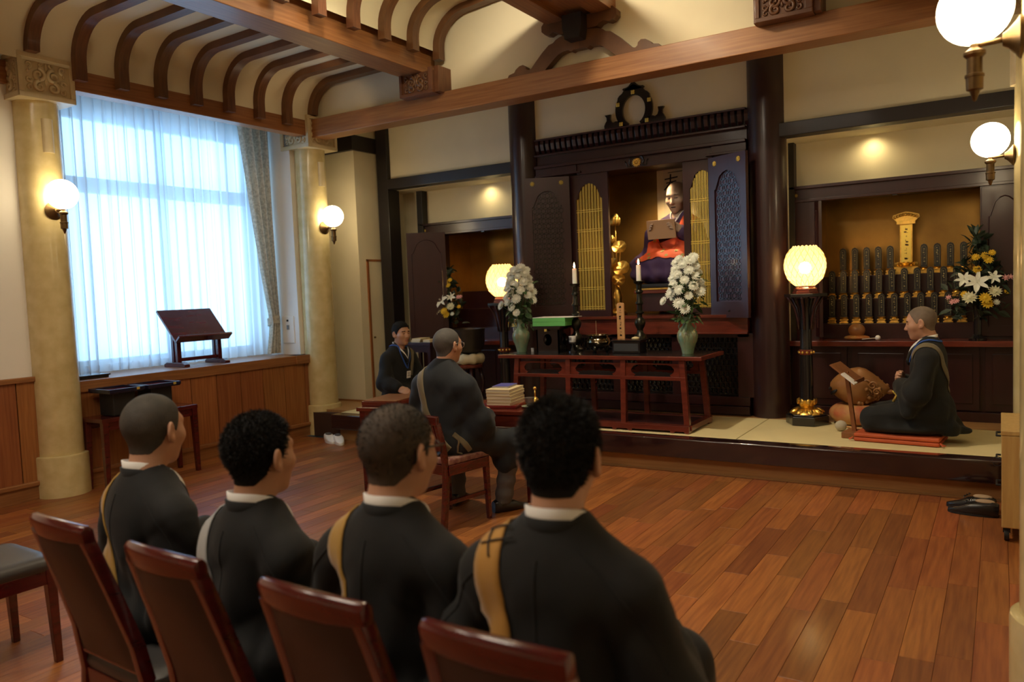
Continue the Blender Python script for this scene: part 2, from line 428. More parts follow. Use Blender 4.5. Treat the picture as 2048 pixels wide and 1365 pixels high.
wp = sempty('wall_left_wainscot', 'brown vertical board wainscot under the window')
def panel_row(y0, y1, zt, grooves):
    ys = [y0] + sorted(g for g in grooves if y0 < g < y1) + [y1]
    for a, b in zip(ys, ys[1:]):
        obj('panel', MB().span((-6.50, a + 0.004, 0.10), (-6.472, b - 0.004, zt)), M['wains'], wp, bevel=0.003)
panel_row(-2.6, 3.22, 0.94, [3.04 - 0.131 * k * (1 if k % 2 else 1) * 2.16 for k in range(0, 21)])
panel_row(3.45, 6.05, 0.80, [4.575 + 0.283 * k for k in range(-4, 6)])
obj('backing', MB().span((-6.56, -2.6, 0.0), (-6.497, 6.1, 0.80)).span((-6.56, -2.6, 0.80), (-6.485, 3.3, 0.935)), M['plank_gap'], wp)
struct('baseboard_left', MB().span((-6.50, -2.6, 0.0), (-6.462, 6.1, 0.112)), M['beam_y'], bevel=0.002)
struct('trim_1', MB().span((-6.50, -2.6, 0.112), (-6.444, 3.24, 0.148)).span((-6.50, 3.46, 0.112), (-6.444, 6.06, 0.148)), M['beam_y'], bevel=0.008, label='rounded skirting rail of the wainscot')
struct('trim_2', MB().span((-6.56, -2.6, 0.935), (-6.45, 3.24, 0.975)), M['beam_y'], bevel=0.006, label='cap rail of the wainscot beside the column')
struct('window_sill', MB().span((-7.15, 3.42, 0.80), (-6.455, 6.08, 0.893)).span((-6.6, 5.86, 0.80), (-6.435, 6.1, 0.893)), M['beam_y'], bevel=0.004)

# window: metal frame and panes behind the sheer curtain
win = sempty('window_1', 'wide metal-framed window behind the sheer curtain')
fr = MB()
for y in (3.87, 5.91): fr.span((-7.20, y - 0.03, 0.95), (-7.14, y + 0.03, 3.29))
for z in (0.98, 2.63, 3.26): fr.span((-7.20, 3.84, z - (0.07 if z == 2.63 else 0.03)), (-7.14, 5.94, z + (0.07 if z == 2.63 else 0.03)))
obj('frame', fr, M['alum'], win, bevel=0.003)
def glass(name):
    m, nt, b = _nt(name)
    g = nt.nodes.new('ShaderNodeBsdfTransparent'); gl = nt.nodes.new('ShaderNodeBsdfGlossy'); mx = nt.nodes.new('ShaderNodeMixShader')
    gl.inputs['Roughness'].default_value = 0.02; g.inputs['Color'].default_value = (0.93, 0.97, 0.97, 1); mx.inputs[0].default_value = 0.06
    nt.links.new(g.outputs[0], mx.inputs[1]); nt.links.new(gl.outputs[0], mx.inputs[2]); nt.links.new(mx.outputs[0], nt.nodes['Material Output'].inputs['Surface'])
    return m
M['pane'] = glass('window_glass')
for a, b in ((3.90, 5.88),):
    for c, d in ((1.01, 2.56), (2.70, 3.23)):
        obj('pane', MB().span((-7.172, a, c), (-7.168, b, d)), M['pane'], win)

# sheer and figured curtains
def sheer(name, col, transp, transl):
    m, nt, b = _nt(name); N, L = nt.nodes, nt.links
    t = N.new('ShaderNodeBsdfTransparent'); tl = N.new('ShaderNodeBsdfTranslucent'); df = N.new('ShaderNodeBsdfDiffuse')
    tl.inputs['Color'].default_value = (*col, 1); df.inputs['Color'].default_value = (*col, 1)
    m1 = N.new('ShaderNodeMixShader'); m1.inputs[0].default_value = transl; L.new(df.outputs[0], m1.inputs[1]); L.new(tl.outputs[0], m1.inputs[2])
    m2 = N.new('ShaderNodeMixShader'); m2.inputs[0].default_value = transp; L.new(m1.outputs[0], m2.inputs[1]); L.new(t.outputs[0], m2.inputs[2])
    L.new(m2.outputs[0], N['Material Output'].inputs['Surface'])
    return m
M['sheer'] = sheer('sheer_voile', (0.85, 0.91, 0.97), 0.20, 0.66)
def curtain(y0, y1, x, z0, z1, amp, folds, seed, ny=None, flare=0.0):
    rnd = random.Random(seed); ph = [rnd.uniform(0, 6.28) for _ in range(5)]
    ny = ny or int(folds * 24); R = []
    for j in range(9):
        v = j / 8; z = z1 + (z0 - z1) * v; row = []
        for i in range(ny + 1):
            u = i / ny
            w = folds * 2 * PI * u
            sharp = math.sin(w + ph[0] + 0.7 * math.sin(w * 0.31 + ph[1]))
            sharp = math.copysign(abs(sharp) ** 0.8, sharp)
            a = amp * (0.75 + 0.35 * math.sin(w * 0.17 + ph[2])) * (1 - 0.12 * v)
            d = a * sharp + 0.006 * math.sin(w * 2.3 + ph[3] + v * 2)
            row.append((x + d, y0 + (y1 - y0) * u + ((y1 - y0) / folds / 6.283) * 1.45 * math.sin(2 * w + 2 * ph[0]) * 0.5 + 0.010 * math.sin(w * 0.37 + ph[4] + v * 1.5) * v, z))
        R.append(row)
    return MB().rows(R)
c = thing('sheer_curtain', 'white sheer pleated curtain drawn across the bright window', 'curtain', (0, 0, 0))
obj('voile', curtain(3.48, 4.80, -6.99, 0.905, 3.60, 0.040, 13, 3), M['sheer'], c, smooth=True)
obj('voile', curtain(4.68, 5.95, -6.955, 0.905, 3.60, 0.040, 12, 5), M['sheer'], c, smooth=True)
obj('hem', curtain(3.48, 4.78, -6.988, 0.905, 0.975, 0.040, 13, 3), M['sheer'], c, smooth=True)
obj('curtain_rail', MB().span((-7.03, 3.505, 3.597), (-6.94, 6.0, 3.617)), M['alum'], c)
M['figured'] = sheer('figured_drape', (0.66, 0.61, 0.50), 0.0, 0.30)
_nt2 = M['figured'].node_tree; _tc = _nt2.nodes.new('ShaderNodeTexCoord'); _no = _nt2.nodes.new('ShaderNodeTexNoise'); _no.inputs['Scale'].default_value = 38.0; _rp = _nt2.nodes.new('ShaderNodeValToRGB')
_rp.color_ramp.elements[0].position = 0.42; _rp.color_ramp.elements[1].position = 0.56; _rp.color_ramp.elements[0].color = (0.52, 0.475, 0.385, 1); _rp.color_ramp.elements[1].color = (0.68, 0.63, 0.52, 1)
_nt2.links.new(_tc.outputs['Object'], _no.inputs['Vector']); _nt2.links.new(_no.outputs['Fac'], _rp.inputs['Fac'])
for _n in _nt2.nodes:
    if _n.type in ('BSDF_TRANSLUCENT', 'BSDF_DIFFUSE'): _nt2.links.new(_rp.outputs['Color'], _n.inputs['Color'])
c = thing('drape', 'beige figured drape tied back at the altar end of the window', 'curtain', (0, 0, 0))
R = []
for j in range(25):
    v = j / 24; z = 3.59 + (0.915 - 3.59) * v
    t = (z - 1.28) / 2.1
    wid = 0.27 if z > 1.28 else 0.20
    if z > 1.28: wid = 0.115 + (0.42 - 0.115) * max(0, min(1, t)) ** 0.8
    else: wid = 0.115 + 0.07 * (1.28 - z) / 0.36
    yr = 5.985
    row = []
    for i in range(61):
        u = i / 60; w = 4 * 2 * PI * u
        row.append((-6.82 + 0.055 * math.sin(w + 0.4 * math.sin(w * .4)) * (0.6 + 0.4 * (wid / 0.3)), yr - wid * (1 - u), z))
    R.append(row)
obj('cloth', MB().rows(R), M['figured'], c, smooth=True)
tb = [(-6.84 + 0.065 * math.cos(a), 5.925 + 0.072 * math.sin(a), 1.27 + 0.02 * math.cos(a)) for a in [2 * PI * k / 24 for k in range(24)]]
R2 = [[(p[0], p[1], p[2] - 0.04) for p in tb], [(p[0], p[1], p[2] + 0.04) for p in tb]]
obj('tieback', MB().rows(R2, closed=True), M['figured'], c, smooth=True)
b = obj('wall_panel', MB().span((-6.80, 6.008, 1.02), (-6.62, 6.02, 1.32)), M['plaster_white'], bevel=0.004)
tag(b, 'pale electrical access panel on the wall between drape and column', 'panel')
obj('switch', MB().span((-6.72, 5.996, 1.17), (-6.69, 6.009, 1.22)), M['alum'], b)
obj('switch', MB().span((-6.72, 5.998, 1.26), (-6.70, 6.009, 1.28)), M['matte_black'], b)

# ------------------------------------------------------------------ columns with carved capitals
def carve_scroll(mb, cx, cz, r, turns, w, fl=1, a0=0.0):
    pts = []
    n = int(18 * turns)
    for i in range(n + 1):
        t = i / n; a = a0 + fl * 2 * PI * turns * t; rr = r * (1 - 0.82 * t)
        pts.append((cx + rr * math.cos(a), 0.0, cz + rr * math.sin(a)))
    mb.tube(pts, [w * (1 - 0.45 * i / n) for i in range(n + 1)], 6)
def carving(mb, w, h):
    """Leaf scrolls in relief on a w x h field of the XZ plane, facing -Y."""
    for s in (-1, 1):
        carve_scroll(mb, s * w * 0.17, h * 0.06, w * 0.155, 1.4, w * 0.055, s, PI / 2)
        carve_scroll(mb, s * w * 0.15, -h * 0.26, w * 0.13, 1.2, w * 0.052, -s, PI / 2)
        carve_scroll(mb, s * w * 0.38, h * 0.30, w * 0.085, 1.1, w * 0.034, -s, -PI / 2)
        carve_scroll(mb, s * w * 0.38, -h * 0.10, w * 0.07, 1.1, w * 0.034, s, 0)
        carve_scroll(mb, s * w * 0.36, -h * 0.34, w * 0.07, 1.0, w * 0.032, -s, 1)
        carve_scroll(mb, s * w * 0.13, h * 0.35, w * 0.06, 1.0, w * 0.032, s, 2)
        mb.ell((s * w * 0.40, 0, h * 0.12), (w * 0.03, 0.012, h * 0.06), 8, 6)
    mb.ell((0, 0, h * 0.30), (w * 0.03, 0.014, h * 0.12), 8, 6)
    mb.ell((0, 0, -h * 0.08), (w * 0.04, 0.012, h * 0.16), 8, 6)
    return mb
cap_mb = MB(); T, Z0, Z1 = 0.215, 3.118, 3.452
cap_mb.span((-T + 0.02, -T + 0.02, Z0), (T - 0.02, T - 0.02, Z1))
for ang in (0, 90, 180, 270):
    Rm = Matrix.Rotation(math.radians(ang), 4, 'Z')
    for a, b_ in (((-T, -T, Z0), (T, -T + 0.021, Z0 + 0.04)), ((-T, -T, Z1 - 0.035), (T, -T + 0.021, Z1)), ((-T, -T, Z0 + 0.04), (-T + 0.036, -T + 0.021, Z1 - 0.035)), ((T - 0.036, -T, Z0 + 0.04), (T, -T + 0.021, Z1 - 0.035))):
        t = MB().span(a, b_); cap_mb.add(t.v, t.f, Rm)
cap_me = mesh_of('capital', cap_mb, M['marble_cap'], bevel=0.003)
cv_me = mesh_of('carving', carving(MB(), 0.34, 0.27), M['marble_cap'], smooth=True)
shaft_me = mesh_of('shaft', MB().lathe([(0.170, 0.33), (0.170, 1.6), (0.166, 2.6), (0.163, 3.12)], n=48), M['marble'], smooth=A60)
base_me = mesh_of('base', MB().lathe([(0.2, 0.0), (0.2, 0.315), (0.197, 0.326), (0.188, 0.331), (0.165, 0.331)], n=48), M['marble'], smooth=A60)
def column(x, y, label):
    c = sempty('column', label, (x, y, 0))
    obj('shaft', None, None, c, me=shaft_me); obj('base', None, None, c, me=base_me)
    k = obj('capital', None, None, c, me=cap_me)
    for ang in (0, 90, 270, 180):
        a = math.radians(ang)
        obj('carving', None, None, k, me=cv_me, loc=(math.sin(a) * (T - 0.018), -math.cos(a) * (T - 0.018), (Z0 + Z1) / 2 + 0.002), rot=a)
    return c
column(-6.475, 3.345, 'cream marble column between wainscot and window')
column(-6.445, 6.215, 'cream marble column between window and dais')
column(0.222, 3.13, 'nearest cream marble column, cut by the picture edge')
column(0.235, 6.215, 'cream marble column rising behind the light wood cabinet')

# ------------------------------------------------------------------ beams
struct('main_beam', MB().span((-6.30, 6.075, 3.222), (0.10, 6.285, 3.412)), M['beam'], bevel=0.006, label='long polished brown tie beam across the front of the altar room')
for x0, x1, n in ((-6.40, -6.268, 'aisle'), (-0.02, 0.4, 'far')):
    struct('window_beam', MB().span((x0, 3.55 if n == 'aisle' else -2.6, 3.235), (x1, 6.02, 3.41)), M['beam_y'], bevel=0.006, label='brown beam over the %s bay' % ('window' if n == 'aisle' else 'opposite'))
struct('window_beam', MB().span((-6.62, -2.6, 3.235), (-6.44, 3.14, 3.41)), M['beam_y'], bevel=0.006, label='brown beam over the plain white wall')
IB = ((-4.935, -4.655), (2 * XC + 4.655, 2 * XC + 4.935))
for k, (x0, x1) in enumerate(IB):
    struct('inner_beam', MB().span((x0, -2.6, 3.605), (x1, 6.19, 3.865)), M['beam_y'], bevel=0.006, label='brown longitudinal beam carrying the upper vault' if k == 0 else 'opposite longitudinal beam beyond the picture top')
    cx_ = (x0 + x1) / 2 + (0.075 if k == 0 else -0.03)
    t = sempty('beam_block', 'carved bracket block under the longitudinal beam' if k == 0 else 'carved bracket block at the picture top', (cx_, 6.09, 0))
    B = MB(); w = 0.2
    B.span((-w, -0.115, 3.392), (w, 0.12, 3.604))
    for a, b_ in (((-w, -0.135, 3.392), (w, -0.114, 3.422)), ((-w, -0.135, 3.422), (-w + 0.03, -0.114, 3.63)), ((w - 0.05, -0.135, 3.422), (w, -0.114, 3.63))): B.span(a, b_)
    B.span((w, -0.1, 3.40), (w + 0.05, 0.12, 3.64)).span((-w - 0.02, -0.1, 3.40), (-w, 0.12, 3.62))
    obj('block', B, M['rib'], t, bevel=0.003)
    obj('carving', carving(MB(), 0.32, 0.18), M['rib'], t, smooth=True, loc=(-0.01, -0.117, 3.51))

# frog-leg strut and bracket under the ridge
def mirror(o): return o + [(2 * XC - x, z) for x, z in reversed(o)]
kl = [(-3.78, 3.412), (-3.762, 3.440), (-3.705, 3.452), (-3.690, 3.475), (-3.650, 3.500), (-3.612, 3.505), (-3.585, 3.485), (-3.580, 3.462), (-3.560, 3.448), (-3.530, 3.456), (-3.486, 3.500), (-3.411, 3.572), (-3.345, 3.624), (-3.300, 3.634), (-3.275, 3.655), (-3.233, 3.672), (-3.150, 3.684)]
ki = [(-3.05, 3.540), (-3.10, 3.540), (-3.125, 3.529), (-3.155, 3.546), (-3.20, 3.543), (-3.25, 3.528), (-3.31, 3.485), (-3.37, 3.435), (-3.395, 3.412)]
strut = thing('frog_leg_strut', 'carved frog-leg strut standing on the tie beam under the ridge', 'beam', (0, 0, 0))
out = kl + [(XC, 3.69)] + [(2 * XC - x, z) for x, z in reversed(kl)]
inn = [(2 * XC - x, z) for x, z in reversed(ki)] + ki[1:]
def leg_poly(pts, t0, t1, name, m, par):
    mb = MB().prism(pts, t0, t1)
    return obj(name, mb, m, par)
leftp = kl + [(XC, 3.69)] + ki
leg_poly(leftp, 6.10, 6.175, 'leg', M['rib'], strut)
leg_poly([(2 * XC - x, z) for x, z in reversed(leftp)], 6.10, 6.175, 'leg', M['rib'], strut)
bl = [(-3.05, 3.69), (-3.16, 3.688), (-3.225, 3.690), (-3.25, 3.712), (-3.29, 3.722), (-3.335, 3.706), (-3.372, 3.714), (-3.405, 3.745), (-3.405, 3.79), (-3.375, 3.822), (-3.335, 3.822), (-3.30, 3.80)]
obj('bracket_arm', MB().prism(mirror(bl), 6.09, 6.18), M['rib'], strut)
obj('bearing_block', MB().prism([(-3.125, 3.60), (-2.985, 3.60), (-2.965, 3.70), (-2.965, 3.80), (-3.145, 3.80), (-3.145, 3.70)], 5.98, 6.10), M['post'], strut)
struct('ridge_beam', MB().span((-3.36, -2.6, 3.80), (-3.18, 6.19, 3.95)).span((-2.92, -2.6, 3.80), (-2.74, 6.19, 3.95)).span((-3.18, -2.6, 3.84), (-2.92, 6.19, 3.95)), M['beam_y'], bevel=0.004, label='wide brown ridge beam')

# ------------------------------------------------------------------ vaulted ceiling: plaster shell and curved ribs
def vprof(off):
    r = 0.36 - off; p = [(-6.262 + off, 3.395)]
    for i in range(11):
        a = PI - (PI / 2) * i / 10
        p.append((-6.262 + 0.36 + 0.0 + r * math.cos(a) * 1.0, 3.455 + r * math.sin(a) * 0.97))
    p.append((-4.93, 3.455 + 0.97 * r + 0.015))
    return p
def uprof(off):
    r = 0.40 - off; p = [(-4.57 + off, 3.80)]
    for i in range(11):
        a = PI - (PI / 2) * i / 10
        p.append((-4.57 + 0.40 + r * math.cos(a), 3.83 + r * math.sin(a) * 0.86))
    p.append((XC, 3.83 + 0.86 * r + 0.10))
    return p
ceil = sempty('ceiling', 'cream plaster vaults with curved brown ribs')
def shell(prof, y0, y1, flip, name):
    P = [(2 * XC - x, z) if flip else (x, z) for x, z in prof]
    A = [(x, y0, z) for x, z in P]; B_ = [(x, y1, z) for x, z in P]
    o = obj(name, MB().strip(A, B_), M['plaster'], ceil, smooth=True)
def ribmb(pin, pout, w, lower, flip):
    s = -1 if flip else 1
    P = [(x, z) for x, z in pin]; Q = [(x, z) for x, z in pout]
    if lower is not None:
        P = [(P[0][0], lower)] + [p for p in P if p[1] > lower]; Q = [(Q[0][0], lower)] + [q for q in Q if q[1] > lower]; n_ = min(len(P), len(Q)); P = P[:1] + P[len(P) - n_ + 1:]; Q = Q[:1] + Q[len(Q) - n_ + 1:]
    if flip: P = [(2 * XC - x, z) for x, z in P]; Q = [(2 * XC - x, z) for x, z in Q]
    R = [[(q[0], -w / 2, q[1]), (p[0], -w / 2, p[1]), (p[0], w / 2, p[1]), (q[0], w / 2, q[1])] for p, q in zip(P, Q)]
    return MB().rows(R, closed=True, cap=True)
for flip in (False, True):
    shell(vprof(0), -2.6, 6.2, flip, 'vault'); shell(uprof(0), -2.6, 6.2, flip, 'upper_vault')
    rm = mesh_of('rib', ribmb(vprof(0.065), vprof(-0.005), 0.09, 3.305, flip), M['rib'], smooth=A60)
    rs = mesh_of('rib', ribmb(vprof(0.065), vprof(-0.005), 0.09, 3.454, flip), M['rib'], smooth=A60)
    ru = mesh_of('rib', ribmb(uprof(0.07), uprof(-0.005), 0.09, 3.715, flip), M['rib'], smooth=A60)
    for k in range(0 if flip else 12):
        o = obj('rib', None, None, ceil, me=rs if k in (0, 8) else rm, loc=(0, 6.085 - 0.357 * k, 0))
    for k in range(1 if flip else 10):
        o = obj('rib', None, None, ceil, me=ru, loc=(0, 6.10 - 0.385 * k, 0))
struct('wall_gable', MB().span((-6.9, 6.19, 3.35), (0.6, 6.28, 4.6)), M['plaster'])
struct('wall_right', MB().span((0.38, -2.6, 0), (0.5, 8.2, 4.6)), M['plaster'])
struct('wall_rear', MB().span((-7.3, -2.7, 0), (0.5, -2.6, 4.6)), M['plaster'])
struct('ceiling_altar', MB().span((-7.2, 6.28, 3.50), (0.5, 8.3, 3.58)), M['plaster'])
struct('ceiling_roof', MB().span((-7.4, -2.7, 4.6), (0.6, 6.3, 4.7)), M['plaster'])
struct('wall_left_upper', MB().span((-7.3, -2.6, 3.9), (-6.62, 6.6, 4.6)), M['plaster'])
t = obj('ceiling_speaker', MB().lathe([(0.0, 0), (0.075, 0), (0.08, 0.012), (0.08, 0.03)], n=24), M['matte_black'], loc=(-5.18, 4.93, 3.80)); tag(t, 'small black round ceiling fitting between the curved ribs', 'ceiling fitting')

# ------------------------------------------------------------------ altar-side walls
struct('wall_back_side', MB().span((-6.9, 6.71, 0.30), (-6.26, 7.4, 3.5)).span((-6.9, 6.3, 0.283), (-6.72, 6.75, 3.5)), M['plaster'])
struct('baseboard_back', MB().span((-6.9, 6.698, 0.283), (-6.25, 7.1, 0.302)), M['beam'])
struct('trim_3', MB().span((-6.9, 6.66, 3.17), (-6.23, 7.2, 3.34)), M['post'], label='dark beam above the closet wall')
cd = sempty('door_1', 'narrow cream closet door behind the kneeling person')
obj('leaf', MB().span((-6.262, 6.86, 0.30), (-6.252, 7.10, 1.91)), M['plaster'], cd)
obj('door_frame', MB().span((-6.262, 6.83, 0.30), (-6.244, 6.86, 1.935)).span((-6.262, 6.83, 1.91), (-6.244, 7.11, 1.935)), M['wains'], cd, bevel=0.002)
obj('key_knob', MB().lathe([(0.0, 0), (0.012, 0.004), (0.010, 0.02), (0.0, 0.024)], n=12, axis='X', c=(-6.252, 6.90, 1.02)), M['bronze'], cd, smooth=True)
struct('post', MB().span((-6.235, 7.06, 0.283), (-6.075, 7.26, 3.5)), M['post'], bevel=0.006)
struct('wall_back_1', MB().span((-6.08, 7.12, 2.80), (-4.2, 7.2, 3.52)), M['plaster'])
struct('wall_back_2', MB().span((-4.2, 7.12, 3.046), (-1.75, 7.2, 3.52)), M['plaster'])
struct('wall_back_3', MB().span((-1.75, 7.12, 2.80), (0.45, 7.2, 3.52)), M['plaster'])
for x0, x1 in ((-6.08, -4.25), (-1.70, 0.4)):
    struct('head_beam', MB().span((x0, 7.06, 2.742), (x1, 7.22, 2.858)), M['post'], bevel=0.005)
for x in (-4.252, -1.760):
    struct('pillar', MB().lathe([(0.163, 0.283), (0.163, 3.5)], c=(x, 7.16, 0), n=40), M['pillar'], smooth=A60, label='round dark red lacquered pillar %s the shrine' % ('on the drum-gong side of' if x < -3 else 'on the lantern side of'))
for x0, x1, nm in ((-6.27, -4.3, 'wall_alcove_1'), (-1.66, 0.4, 'wall_alcove_2')):
    struct(nm, MB().span((x0, 7.54, 2.20), (x1, 7.6, 2.80)).span((x0, 7.22, 2.74), (x1, 7.6, 2.80)), M['plaster'])
struct('wall_alcove_return', MB().span((-6.33, 7.2, 0.283), (-6.24, 7.62, 2.80)).span((-6.26, 7.53, 0.283), (-5.93, 7.6, 2.80)), M['plaster'])
struct('wall_alcove_return', MB().span((-1.70, 7.2, 0.283), (-1.645, 7.6, 2.80)), M['plaster'])
struct('wall_back_outer', MB().span((-7.2, 8.2, 0), (0.5, 8.3, 3.6)), M['plaster'])

struct('floor_slab', MB().span((-7.5, -2.8, -0.2), (0.7, 8.4, -0.062)), M['plaster'])
struct('wall_outer', MB().span((-7.3, -2.7, -0.1), (-6.62, 2.62, 4.7)).span((-7.4, 6.58, -0.1), (-6.9, 8.4, 4.7)), M['plaster'])
struct('ceiling_outer', MB().span((-7.4, 6.28, 3.58), (0.6, 8.4, 4.7)), M['plaster'])
# ------------------------------------------------------------------ central shrine between the pillars
SX = -2.985
shrine = thing('altar_shrine', 'large dark lacquered altar shrine with open doors between two round pillars', 'shrine', (0, 0, 0))
B = MB()
B.span((-4.088, 7.12, 2.76), (-1.924, 7.3, 2.90)).span((-4.088, 7.06, 2.868), (-1.924, 7.3, 2.885)).span((-4.088, 7.07, 3.028), (-1.924, 7.3, 3.045))
B.span((-4.088, 7.05, 2.742), (-1.924, 7.3, 2.77)).span((-3.62, 7.10, 2.64), (-2.24, 7.3, 2.742))
B.span((-4.088, 7.08, 2.66), (-3.62, 7.3, 2.742)).span((-2.24, 7.08, 2.66), (-1.924, 7.3, 2.742)).span((-4.088, 7.06, 2.655), (-3.57, 7.2, 2.675)).span((-2.29, 7.06, 2.655), (-1.924, 7.2, 2.675))
obj('cornice', B, M['lacq'], shrine, bevel=0.003)
obj('frieze_backing', MB().span((-4.088, 7.16, 2.885), (-1.924, 7.3, 3.03)), M['black'], shrine)
sl = mesh_of('slat', MB().prism([(7.09, 3.028), (7.17, 3.028), (7.17, 2.885), (7.13, 2.885), (7.10, 2.93), (7.085, 2.99)], -0.019, 0.019, 'YZ'), M['lacq'], bevel=0.003)
for k in range(36): obj('slat', None, None, shrine, me=sl, loc=(-4.07 + 2.15 * k / 35, 0, 0))
# crest with the round opening
def R2(pts, n=2):
    for _ in range(n):
        q = []
        for a, b in zip(pts, pts[1:] + pts[:1]):
            q.append((a[0] * .75 + b[0] * .25, a[1] * .75 + b[1] * .25)); q.append((a[0] * .25 + b[0] * .75, a[1] * .25 + b[1] * .75))
        pts = q
    return pts
def sweep_plate(outer, inner, t0, t1):
    mb = MB(); n = len(outer)
    A = [[(p[0], t0, p[1]) for p in outer], [(p[0], t0, p[1]) for p in inner], [(p[0], t1, p[1]) for p in inner], [(p[0], t1, p[1]) for p in outer]]
    vs = [p for r in A for p in r]; fs = []
    for j in range(4):
        j2 = (j + 1) % 4
        for i in range(n - 1): fs.append((j * n + i, j * n + i + 1, j2 * n + i + 1, j2 * n + i))
    fs += [(0, n, 2 * n, 3 * n), (n - 1, 4 * n - 1, 3 * n - 1, 2 * n - 1)]
    return mb.add(vs, fs)
ho = []; hi = []
for i in range(41):
    a = math.radians(-62 - 2) - math.radians(236) * 0 + 0
    t = i / 40; ang = math.radians(-118 - (304) * t)          # clockwise over the top, open below
    wob = 0.028 + 0.010 * (abs(math.sin(ang * 7)) if 0.32 < t < 0.68 else 0)
    hi.append((SX + 0.118 * math.cos(ang), 3.187 + 0.137 * math.sin(ang)))
    k = 1.0 + 0.10 * math.exp(-((t - 0.5) / 0.06) ** 2)
    ho.append((SX + (0.182 + wob - 0.02) * math.cos(ang), 3.195 + (0.192 + wob - 0.02) * k * math.sin(ang)))
cr = obj('crest', sweep_plate(ho, hi, 7.085, 7.115), M['black'], shrine)
for s in (-1, 1):
    pts = [(0.05, 3.04), (0.31, 3.04), (0.312, 3.075), (0.30, 3.10), (0.285, 3.12), (0.285, 3.15), (0.305, 3.175), (0.245, 3.178), (0.25, 3.14), (0.24, 3.11), (0.215, 3.095), (0.19, 3.105), (0.15, 3.10), (0.10, 3.06)]
    obj('crest_horn', MB().prism([(SX + s * x, z) for x, z in pts], 7.085, 7.115), M['black'], shrine)
obj('crest_finial', MB().prism(R2([(SX - 0.10, 3.375), (SX - 0.115, 3.40), (SX - 0.06, 3.405), (SX - 0.03, 3.43), (SX, 3.47), (SX + 0.03, 3.43), (SX + 0.06, 3.405), (SX + 0.115, 3.40), (SX + 0.10, 3.375)], 1), 7.085, 7.113), M['black'], shrine)
def rosette(mb, c, r, n=12, t=0.008):
    mb.ell(c, (r * 0.3, t, r * 0.3), 10, 6)
    for k in range(n):
        a = 2 * PI * k / n
        mb.ell((c[0] + r * 0.62 * math.cos(a), c[1] + 0.001, c[2] + r * 0.62 * math.sin(a)), (r * 0.38, t * 0.7, r * 0.15), 8, 5, Matrix.Rotation(-a, 4, 'Y'))
    return mb
for fx, fz in ((-2.988, 3.352), (-2.825, 3.256), (-3.146, 3.256), (-2.853, 3.069), (-3.118, 3.069)):
    mb = MB()
    for k in range(4):
        a = PI / 4 + k * PI / 2; mb.ell((fx + 0.013 * math.cos(a), 7.083, fz + 0.013 * math.sin(a)), (0.011, 0.004, 0.011), 8, 6)
    obj('gold_flower', mb, M['gold_paint'], shrine, smooth=True)
obj('chrysanthemum_boss', rosette(MB(), (-2.975, 7.095, 2.69), 0.048, 16, 0.012), M['gold'], shrine, smooth=True)
mb = MB()
for s in (-1, 1):
    mb.tube([(-2.975 + s * x, 7.097, z) for x, z in ((0.06, 2.66), (0.075, 2.70), (0.06, 2.735), (0.03, 2.75))], 0.008, 6)
    mb.tube([(-2.975 + s * x, 7.097, z) for x, z in ((0.05, 2.655), (0.10, 2.655), (0.105, 2.69), (0.12, 2.71))], 0.006, 6)
o = obj('boss_scroll', mb, M['black'], shrine, smooth=True); o['kind'] = 'stuff'
# body: sides, sill, base
B = MB()
B.span((-4.088, 7.02, 1.048), (-1.924, 7.5, 1.19)).span((-4.088, 6.99, 1.185), (-1.924, 7.5, 1.212)).span((-4.088, 7.0, 1.035), (-1.924, 7.3, 1.05))
obj('sill', B, M['lacq_table'], shrine, bevel=0.003)
B = MB().span((-4.088, 7.06, 0.283), (-1.924, 7.5, 0.30)).span((-4.088, 7.03, 0.30), (-1.924, 7.4, 0.37)).span((-4.088, 7.05, 0.375), (-1.924, 7.4, 0.455))
for x0, x1 in ((-4.088, -3.80), (-3.27, -3.15), (-2.655, -2.53), (-2.03, -1.89)): B.span((x0, 7.06, 0.455), (x1, 7.4, 1.035))
B.span((-4.088, 7.06, 1.0), (-1.924, 7.3, 1.035))
obj('base', B, M['lacq'], shrine, bevel=0.003)
ring_seg = 10
for x0, x1 in ((-3.80, -3.27), (-3.15, -2.655), (-2.53, -2.03)):
    mb = MB(); n = 11; m = 10
    for j in range(m):
        for i in range(n):
            cx, cz = x0 + (i + 0.5 + 0.5 * (j % 2)) * (x1 - x0) / n, 0.475 + (j + 0.5) * 0.53 / m
            if cx > x1 - 0.02: continue
            mb.tube([(cx + 0.030 * math.cos(2 * PI * k / ring_seg), 7.10, cz + 0.030 * math.sin(2 * PI * k / ring_seg)) for k in range(ring_seg)], 0.0055, 4, closed=True)
    for j in range(m + 1): mb.span((x0, 7.095, 0.472 + j * 0.053), (x1, 7.105, 0.477 + j * 0.053))
    mb.span((x0, 7.12, 0.46), (x1, 7.13, 1.01))
    o = obj('openwork_panel', mb, M['black'], shrine); o['kind'] = 'stuff'
# inside: gold-leaf walls and floor
B = MB().span((-4.0, 7.88, 1.2), (-1.95, 7.9, 2.72)).span((-3.72, 7.3, 1.2), (-3.70, 7.9, 2.72)).span((-2.24, 7.3, 1.2), (-2.22, 7.9, 2.72))
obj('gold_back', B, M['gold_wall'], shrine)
obj('inner_floor', MB().span((-3.7, 7.3, 1.195), (-2.24, 7.9, 1.213)), M['lacq'], shrine)
obj('inner_top', MB().span((-3.72, 7.3, 2.70), (-2.22, 7.9, 2.72)), M['lacq'], shrine)
